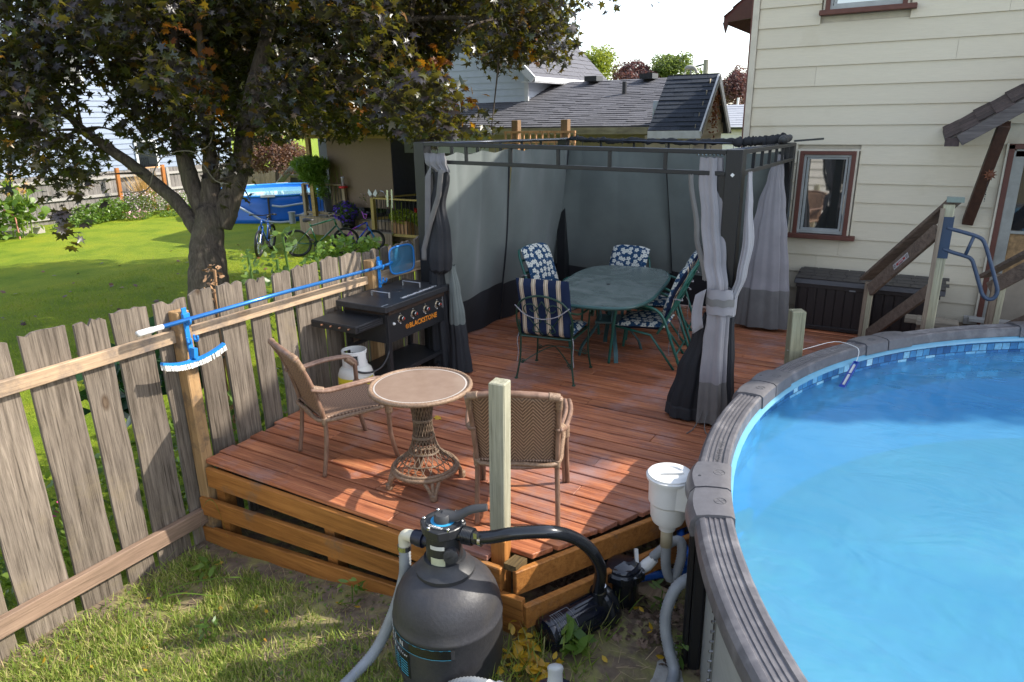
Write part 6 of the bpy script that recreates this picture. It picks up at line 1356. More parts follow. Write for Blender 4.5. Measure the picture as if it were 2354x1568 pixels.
# neighbour's deck
nd = thing('porch_deck', "neighbour's low grey plank deck with skirting and two steps, bicycles leaning in front", 'deck', (-13.4, 14.6, -.75))
m_ng = wood('grey_deck', (0.33, 0.29, 0.24), (0.24, 0.21, 0.17), (0.12, 0.1, 0.08), axis=0, rnd=.12)
m_ngs = wood('tan_skirt', (0.42, 0.33, 0.22), (0.33, 0.25, 0.165), (0.17, 0.13, 0.08), axis=2, rnd=.12)
for i in range(14): MB().box((-12.7, 14.38 + i * .142, -.215), (5.6, .135, .03)).obj('board', m_ng, nd)
for i in range(38): MB().box((-15.45 + i * .147, 14.31, -.49), (.14, .02, .50)).obj('skirt_board', m_ngs, nd)
MB().box((-12.75, 14.12, -.46), (1.9, .38, .035)).obj('step', m_ng, nd)
for i in range(13): MB().box((-13.62 + i * .147, 13.92, -.61), (.14, .02, .27)).obj('skirt_board', m_ngs, nd)
def railing(name, label, pts, ztop, zbot, posts, col):
    r_ = thing(name, label, 'railing', (pts[0][0], pts[0][1], zbot)); m_p = col
    for (a, b) in zip(pts, pts[1:]):
        A, B = Vector((a[0], a[1], 0)), Vector((b[0], b[1], 0)); L = (B - A).length
        MB().beam(A + Vector((0, 0, ztop)), B + Vector((0, 0, ztop)), .10, .035).obj('top_rail', m_p, r_); MB().beam(A + Vector((0, 0, zbot + .10)), B + Vector((0, 0, zbot + .10)), .04, .07).obj('bottom_rail', m_p, r_)
        n = int(L / .115)
        for i in range(1, n): p = A.lerp(B, i / n); MB().tube([p + Vector((0, 0, zbot + .1)), p + Vector((0, 0, ztop - .01))], .010, 5).obj('baluster', m_black, r_)
    for x, y, zb in posts: MB().box((x, y, (ztop + zb) / 2), (.10, .10, ztop - zb)).obj('post', m_p, r_, bevel=.004)
    return r_
m_gold = wood('gold_timber', (0.55, 0.42, 0.15), (0.46, 0.34, 0.11), (0.25, 0.18, 0.06), axis=2, rnd=.06)
railing('deck_railing', 'timber railing with black balusters and pink flowers behind it, nearer the blue pool', [(-15.25, 14.34), (-13.72, 14.34)], .68, -.22, [(-15.25, 14.34, -.22), (-13.72, 14.34, -.22)], m_ngs)
railing('deck_railing', 'golden timber railing with black balusters beside the gazebo post', [(-12.42, 14.0), (-10.6, 14.0)], .42, -.60, [(-12.42, 14.0, -.75), (-10.6, 14.0, -.75)], m_gold)
railing('deck_railing', 'golden timber railing running back from the corner post behind the porch steps', [(-12.42, 14.0), (-11.3, 16.2)], .42, -.22, [(-11.3, 16.2, -.22)], m_gold)

# trellis fence behind the gazebo
tf = thing('trellis_fence', 'new orange timber lattice fence top between two posts showing above the gazebo', 'trellis', (-5.6, 10.5, -.75))
m_new = wood('new_timber', (0.62, 0.36, 0.19), (0.54, 0.30, 0.15), (0.36, 0.19, 0.09), axis=2, rnd=.08)
for x in (-6.07, -5.15): MB().box((x, 10.55, .78), (.12, .12, 3.06)).obj('post', wood('trellis_post', (0.34, 0.22, 0.12), (0.27, 0.17, 0.09), (0.15, 0.09, 0.05), axis=2), tf, bevel=.005)
for z in (2.12, 1.965): MB().box((-5.6, 10.48, z), (1.32, .04, .035)).obj('rail', m_new, tf)
for i in range(12): MB().box((-6.24 + i * .1165, 10.48, 1.75), (.028, .022, .72)).obj('slat', m_new, tf)

# ------------------------------------------------------------------ distant things
wh = thing('white_house', 'small sunlit white house seen in the gap beside the cream wall', 'house', (-6.9, 31, -.8))
m_ww = M('white_siding', (0.70, 0.70, 0.68), rough=.6, rnd=.02)
MB().box((-6.6, 31, .6), (3.0, 5, 2.6)).obj('wall', m_ww, wh)
for k in range(12): MB().prism([(-8.1, 28.47, -.6 + k * .2), (-8.1, 28.5, -.6 + k * .2), (-8.1, 28.49, -.4 + k * .2)], (3, 0, 0)).obj('siding_board', m_ww, wh)
shingle_plane(wh, (-8.3, 28.2, 1.85), (3.6, 0, 0), (0, 2.6, .85), 10, 10, M('pale_shingle', (0.34, 0.35, 0.37), (0.26, 0.27, 0.3), rnd=.1, scale=30), first=0, base=m_gun)
up_ = thing('utility_pole', 'grey wooden utility pole with wires and insulator above the low roof', 'utility pole', (-16.75, 60, -.8))
m_pole = M('pole_grey', (0.22, 0.21, 0.18), rough=.9)
MB().tube([(-16.7, 60, -.8), (-16.7, 60, 6.55)], .2, 10).obj('pole', m_pole, up_); MB().tube([(-16.9, 60, 6.2), (-17.3, 60, 6.1), (-17.8, 60, 6.0)], .06, 6).obj('insulator', m_black, up_)
for i, (a, b) in enumerate((((-16.7, 60, 6.25), (-30, 60, 5.6)), ((-16.7, 60, 6.0), (-8, 60, 5.3)), ((-16.7, 60, 4.9), (-7, 60, 3.6)))):
    MB().tube([Vector(a).lerp(Vector(b), j / 8) - Vector((0, 0, .25 * sin(pi * j / 8))) for j in range(9)], .022, 4).obj('wire', m_gun, up_)
MB().tube([(-7.5, 32, .5), (-7.42, 32, 3.0)], .05, 8).obj('white_mast', m_ww, wh)
ov = thing('roof_ornament', 'pale weathervane like figure standing on the low roof ridge', 'weathervane', (-5.0, 17.0, 3.2)); mb = MB()
mb.tube(smooth_path([(-5.22, 17, 3.36), (-5.15, 17, 3.39), (-5.03, 17, 3.385), (-4.96, 17, 3.33), (-4.93, 17, 3.25)], 4), [.02, .03, .04, .045, .05, .055, .055, .05, .05, .045, .045, .04, .04, .035, .03, .03, .02], 8); mb.tube([(-5.08, 17, 3.36), (-5.07, 17, 3.2)], .022, 6); mb.tube([(-5.20, 17, 3.34), (-5.22, 17, 3.27), (-5.18, 17, 3.2)], .012, 5); mb.obj('figure', M('vane_pale', (0.42, 0.42, 0.36)), ov, smooth=True)
# blue-grey house far left
bh = thing('blue_house', 'tall pale blue sided house rising behind the far fence, seen through the maple leaves', 'house', (-31, 14, -.8))
m_bs = M('blue_siding', (0.22, 0.265, 0.36), (0.20, 0.245, 0.33), rough=.6, rnd=.02)
MB().box((-33, 13, 3.3), (7.9, 20, 8.2)).obj('wall', m_bs, bh)
for k in range(36): MB().prism([(-29.0, 3, -.7 + k * .21), (-29.04, 3, -.7 + k * .21), (-29.03, 3, -.49 + k * .21)], (0, 20, 0)).obj('siding_board', m_bs, bh)
for (y, z) in ((18.6, 1.1), (12.0, 1.5), (16.0, 4.5)):
    wo = MB().box((-28.97, y, z), (.06, 1.0, 1.3)).obj('window', m_wwhite, bh); MB().box((-28.93, y, z), (.02, .8, 1.1)).obj('pane', m_glass, wo)
MB().prism([(-28.6, 2.6, 7.3), (-33, 2.6, 10.2), (-37.4, 2.6, 7.3)], (0, 20.8, 0)).obj('roof', m_roof, bh)
# far fence
ff = thing('far_fence', 'long weathered grey board fence with two rails across the far side of the lawn', 'fence', (-24.9, 12, -.75))
m_ff = wood('grey_boards', (0.30, 0.28, 0.26), (0.22, 0.205, 0.19), (0.11, 0.10, 0.09), axis=2, rnd=.14, gs=.6)
y = 5.0
rs = random.Random(9)
while y < 19.5:
    wd = .15; MB().box((-24.9, y, .02 + rs.uniform(-.015, .015)), (.02, wd - .008, 1.56)).obj('picket', m_ff, ff); y += wd
m_ffr = M('pale_rail', (0.38, 0.36, 0.33), scale=5)
for z in (.60, .02, -.55): MB().box((-24.84, 12.2, z), (.04, 14.6, .09)).obj('rail', m_ffr, ff)
for yv in (6, 8.6, 11.2, 16.6, 19.4): MB().box((-24.80, yv, .0), (.1, .1, 1.6)).obj('post', m_ffr, ff)
for i, (yy_, xx) in enumerate(((14.4, -24.4), (16.2, -24.5))):
    o = thing('garden_post', ('rust orange garden post leaning in the flower bed, nearer the sunflowers', 'rust orange garden post leaning in the flower bed, nearer the maple trunk')[i], 'post', (xx, yy_, -.75), 'rust orange posts in the far flower bed')
    MB().beam((xx, yy_, -.75), (xx, yy_ + .05, .93), .11, .11).obj('post', wood('rusty_post%d' % i, (0.50, 0.20, 0.05), (0.40, 0.15, 0.035), (0.2, 0.07, 0.02), axis=2), o)
o = MB().beam((-24.45, 14.9, .86), (-24.5, 16.3, .86), .07, .04).obj('garden_rail', m_new); tag(o, 'thin orange rail joining the two rust garden posts in front of the far fence', 'rail')
# fence behind the neighbour's pool
f2 = thing('slat_fence', 'dark upright slat fence behind the blue neighbour pool', 'fence', (-23.5, 22, -.75))
for i in range(60):
    x = -28 + i * .17; h = 1.15 if x < -23.6 else 1.45
    MB().box((x, 22.0, -.75 + h / 2 + .05), (.10 if x > -23.6 else .155, .02, h)).obj('picket', m_ff if x > -23.6 else m_ngs, f2)
for z in (-.45, .35): MB().box((-22.9, 22.05, z), (10.2, .04, .09)).obj('rail', m_ffr, f2)

# ------------------------------------------------------------------ neighbour's blue frame pool
bpx, bpy_ = -19.75, 17.25; BR = 2.35
bp = thing('frame_pool', 'round bright blue frame pool standing on the neighbour lawn behind the bicycles', 'pool', (bpx, bpy_, -.75))
m_bp = M('pool_vinyl', (0.010, 0.135, 0.55), (0.008, 0.11, 0.47), scale=3, rough=.35, bmp=.2)
MB().lathe([(BR + .10, -.75), (BR + .03, -.6), (BR, -.2), (BR, .06), (BR - .04, .07), (BR - .04, -.6)], (bpx, bpy_, 0), 72, wob=lambda a, z: 1 + .006 * sin(12 * a) * (z < 0)).obj('wall', m_bp, bp, smooth=True)
MB().disc((bpx, bpy_, -.02), BR - .04, 48).obj('pool_cover_water', M('pale_water', (0.32, 0.58, 0.66), (0.22, 0.5, 0.6), scale=2, rough=.08), bp)
MB().tube([(bpx + (BR - .01) * cos(a), bpy_ + (BR - .01) * sin(a), .09) for a in [i * pi / 36 for i in range(72)]], .035, 8, closed=True).obj('rim_tube', M('rim_blue', (0.03, 0.25, 0.68), rough=.3), bp, smooth=True)
for i in range(12):
    a = i * pi / 6 + .22; d_ = Vector((cos(a), sin(a), 0)); c_ = Vector((bpx, bpy_, 0))
    MB().tube([c_ + d_ * (BR + .02) + Vector((0, 0, .08)), c_ + d_ * (BR + .14) + Vector((0, 0, -.75))], .03, 6).obj('frame_leg', m_gun, bp)
    s_ = Vector((-d_.y, d_.x, 0)); MB().beam(c_ + d_ * (BR + .02) - s_ * .22 + Vector((0, 0, .10)), c_ + d_ * (BR + .02) + s_ * .22 + Vector((0, 0, .10)), .08, .07).obj('rim_joint', m_wwhite if i % 3 else m_gun, bp)
fd = Vector((.45, -.89, 0))
ca = radians(-92); c_ = Vector((bpx + (BR + .06) * cos(ca), bpy_ + (BR + .06) * sin(ca), -.20)); tg = Vector((-sin(ca), cos(ca), 0))
text('pool_lettering', 'MAX', .20, c_ - Vector((0, 0, .18)) + tg * -.2, tg, (0, 0, 1), M('pool_print', (0.45, 0.6, 0.8)), bp); text('pool_lettering', 'Steel Pro', .11, c_ + tg * -.2, tg, (0, 0, 1), M('pool_print2', (0.35, 0.5, 0.75)), bp)
m_ph = M('pale_hose', (0.40, 0.45, 0.50), rough=.5)
def pol(a, r_, z): return (bpx + r_ * cos(radians(a)), bpy_ + r_ * sin(radians(a)), z)
hose('pump_hose', 'pale hose sagging across the front of the blue frame pool down to the small filter', [pol(-72, BR + .05, -.2), pol(-68, BR + .12, -.25), pol(-60, BR + .2, -.42), pol(-52, BR + .3, -.62), pol(-42, BR + .4, -.70), pol(-34, BR + .45, -.69)], .035, m_ph, n=6, ring=.03)
hose('pump_hose', 'pale hose looping from the right of the blue frame pool to its filter', [pol(-45, BR + .05, -.2), pol(-38, BR + .13, -.24), pol(-28, BR + .15, -.2), pol(-22, BR + .2, -.2), pol(-20, BR + .3, -.35), pol(-26, BR + .42, -.5), pol(-32, BR + .46, -.52)], .035, m_ph, n=6, ring=.03)
fp = thing('filter_pump', 'little grey filter canister on the grass in front of the blue pool', 'filter pump', pol(-33, BR + .5, -.75)); MB().lathe([(.10, -.75), (.10, -.42), (.12, -.42), (.12, -.38), (0, -.37)], pol(-33, BR + .5, 0), 14).obj('canister', M('can_grey', (0.30, 0.32, 0.34)), fp, smooth=True, auto=40)
g2 = thing('barbecue', 'brown hooded barbecue beyond the blue frame pool by the slat fence', 'barbecue', (-22.0, 20.7, -.75))
MB().tube([(-22.5, 20.7, .30), (-22.45, 20.7, .30), (-21.55, 20.7, .30), (-21.5, 20.7, .30)], [.1, .28, .28, .1], 16).obj('hood', M('hood_brown', (0.22, 0.17, 0.13), (0.35, 0.33, 0.32), scale=4, rough=.3, metal=.5), g2, smooth=True)
MB().box((-22, 20.7, -.25), (.95, .5, .95)).obj('cabinet', m_gun, g2); MB().tube([(-22.4, 20.38, .35), (-21.6, 20.38, .35)], .02, 6).obj('handle', m_chrome, g2)
ht = thing('hot_tub', 'grey lidded hot tub with a blue cover corner beyond the frame pool', 'hot tub', (-20.2, 20.9, -.75))
MB().box((-20.3, 20.9, -.2), (1.9, 1.4, 1.0)).obj('tub', M('tub_grey', (0.34, 0.36, 0.40)), ht, bevel=.05); MB().box((-20.3, 20.9, .34), (1.95, 1.45, .08)).obj('lid', m_gun, ht, bevel=.03); MB().box((-19.8, 20.7, .41), (.7, .6, .07)).obj('blue_tarp', m_bp, ht, bevel=.02)
o = MB().beam((-22.9, 20.2, -.05), (-21.6, 20.0, .75), .35, .04).obj('loose_board', M('loose_grey', (0.33, 0.33, 0.32))); tag(o, 'pale loose board propped up beyond the blue frame pool', 'board')

# ------------------------------------------------------------------ bicycles
def bicycle(label, rear, front, col, r=.33, fat=.024, basket=False, bmx=False, lean=8, turn=0.0, seath=.95):
    A, B = Vector((rear[0], rear[1], -.75)), Vector((front[0], front[1], -.75)); d = (B - A); L = d.length; d.normalize(); n_ = Vector((-d.y, d.x, 0))
    t_ = thing('bicycle', label, 'bicycle', tuple((A + B) / 2)); ln = math.tan(radians(lean))
    def Q(x, z, s=0): return A + d * x + Vector((0, 0, z)) + n_ * (s + z * ln)
    k = r / .33
    for nm, x0, tr in (('rear_wheel', 0, 0), ('front_wheel', L, turn)):
        c, s_ = cos(tr), sin(tr)
        def W(a, rr_, off=0): return Q(x0 + rr_ * cos(a) * c, r + rr_ * sin(a), off + rr_ * cos(a) * s_)
        wo = MB().tube([W(2 * pi * i / 36, r - fat) for i in range(36)], fat, 8, closed=True).obj(nm, m_black, t_, smooth=True)
        MB().tube([W(2 * pi * i / 36, r - fat * 2.2) for i in range(36)], .010, 6, closed=True).obj('rim', m_gun, wo, smooth=True)
        mb = MB()
        for i in range(20): mb.tube([W(0, 0, .02 * (1 if i % 2 else -1)), W(2 * pi * i / 20, r - fat * 2.2)], .0022, 3)
        mb.tube([W(0, 0, -.05), W(0, 0, .05)], .025, 8); mb.obj('spokes', m_chrome, wo)
    m_f = col; bb = Q(L * .40, r * .88); st = Q(L * .29, seath * .82); hd = Q(L * .80, seath * .92 if not bmx else .78 * k + .1); hd2 = Q(L * .83, seath * .92 - .16 if not bmx else .78 * k - .02)
    fr = MB()
    fr.tube([bb, st], .017, 8); fr.tube([bb, hd2], .021, 8); fr.tube([st + (bb - st) * .1, hd], .019, 8); fr.tube([hd, hd2], .024, 8)
    for s_ in (-.05, .05):
        fr.tube([Q(0, r, s_), bb + n_ * s_ * .5], .011, 6); fr.tube([Q(0, r, s_), st + (bb - st) * .15 + n_ * s_ * .4], .010, 6)
    fr.obj('frame', m_f, t_, smooth=True)
    fk = MB()
    for s_ in (-.045, .045): fk.tube([hd2 + n_ * s_, Q(L - .02, r * 1.4, s_), Q(L, r, s_)], .014, 6)
    fk.tube([hd2 - n_ * .05, hd2 + n_ * .05], .018, 6); fk.obj('fork', m_f if not bmx else m_blue, t_, smooth=True)
    top = hd + (hd - hd2).normalized() * .10; hb = MB()
    if bmx:
        pts = [top + n_ * -.30 + Vector((0, 0, .17)), top + n_ * -.20 + Vector((0, 0, .17)), top + n_ * -.07, top + n_ * .07, top + n_ * .20 + Vector((0, 0, .17)), top + n_ * .30 + Vector((0, 0, .17))]
        hb.tube(pts, .012, 6); hb.tube([pts[1] * .6 + pts[2] * .4, pts[4] * .6 + pts[3] * .4], .010, 6)
    else:
        pts = smooth_path([top + n_ * -.32 - d * .12, top + n_ * -.2 - d * .02 + Vector((0, 0, .02)), top, top + n_ * .2 - d * .02 + Vector((0, 0, .02)), top + n_ * .32 - d * .12], 4); hb.tube(pts, .013, 6)
    hb.obj('handlebar', m_f if bmx else m_black, t_, smooth=True)
    for e, f in ((pts[0], pts[1]), (pts[-1], pts[-2])): MB().tube([e, e + (f - e).normalized() * .12], .019, 8).obj('grip', m_black, t_, smooth=True)
    sd2 = st + (st - bb).normalized() * .10; MB().tube([st, sd2], .013, 6).obj('seat_post', m_chrome, t_)
    MB().tube([sd2 - d * .13, sd2 - d * .06, sd2 + d * .03, sd2 + d * .14], [.05, .075, .045, .022], 10, flat=.45).obj('saddle', m_black, t_, smooth=True)
    mb = MB(); mb.lathe([(.085 * k, -.004), (.085 * k, .004)], bb, 20, rot=n_.to_track_quat('Z', 'Y').to_matrix()); mb.tube([bb + n_ * .06, bb + n_ * .06 + d * .12 - Vector((0, 0, .12))], .011, 6); mb.tube([bb - n_ * .06, bb - n_ * .06 - d * .12 + Vector((0, 0, .12))], .011, 6); mb.obj('crankset', m_gun, t_)
    for s_ in (1, -1): MB().box(bb + (n_ * .10 + d * .12 - Vector((0, 0, .12))) * s_, (.09, .09, .025)).obj('pedal', m_black, t_)
    MB().tube([Q(L * .35, .3, -.08), Q(L * .3, -.02, -.22)], .009, 5).obj('kickstand', m_gun, t_)
    return t_
m_bb = M('bike_blue', (0.012, 0.08, 0.34), rough=.25, coat=.5); m_bg = M('bike_green', (0.015, 0.11, 0.06), rough=.3, coat=.4)
mpb, t, bs = newmat('bike_purple'); v = coords(t, (1, 1, 1), rnd=False); t.links.new(ramp(t, noise(t, v, 4, 1), [(.4, (0.05, 0.12, 0.55)), (.55, (0.40, 0.07, 0.45))]), bs.inputs['Base Color']); bs.inputs['Roughness'].default_value = .2; bs.inputs['Metallic'].default_value = .4
bicycle('blue fat tyred bicycle standing on its kickstand in front of the blue pool', (-14.24, 12.09), (-13.63, 11.17), m_bb, fat=.034, lean=6)
bicycle('dark green mountain bicycle standing side on beside the purple one', (-12.80, 11.66), (-11.95, 12.40), m_bg, lean=-3, turn=.2)
bicycle('small purple and blue bmx bicycle half hidden behind the fence tops', (-12.05, 12.35), (-11.65, 13.1), mpb, r=.26, fat=.026, bmx=True, lean=3, turn=-.3, seath=.72)
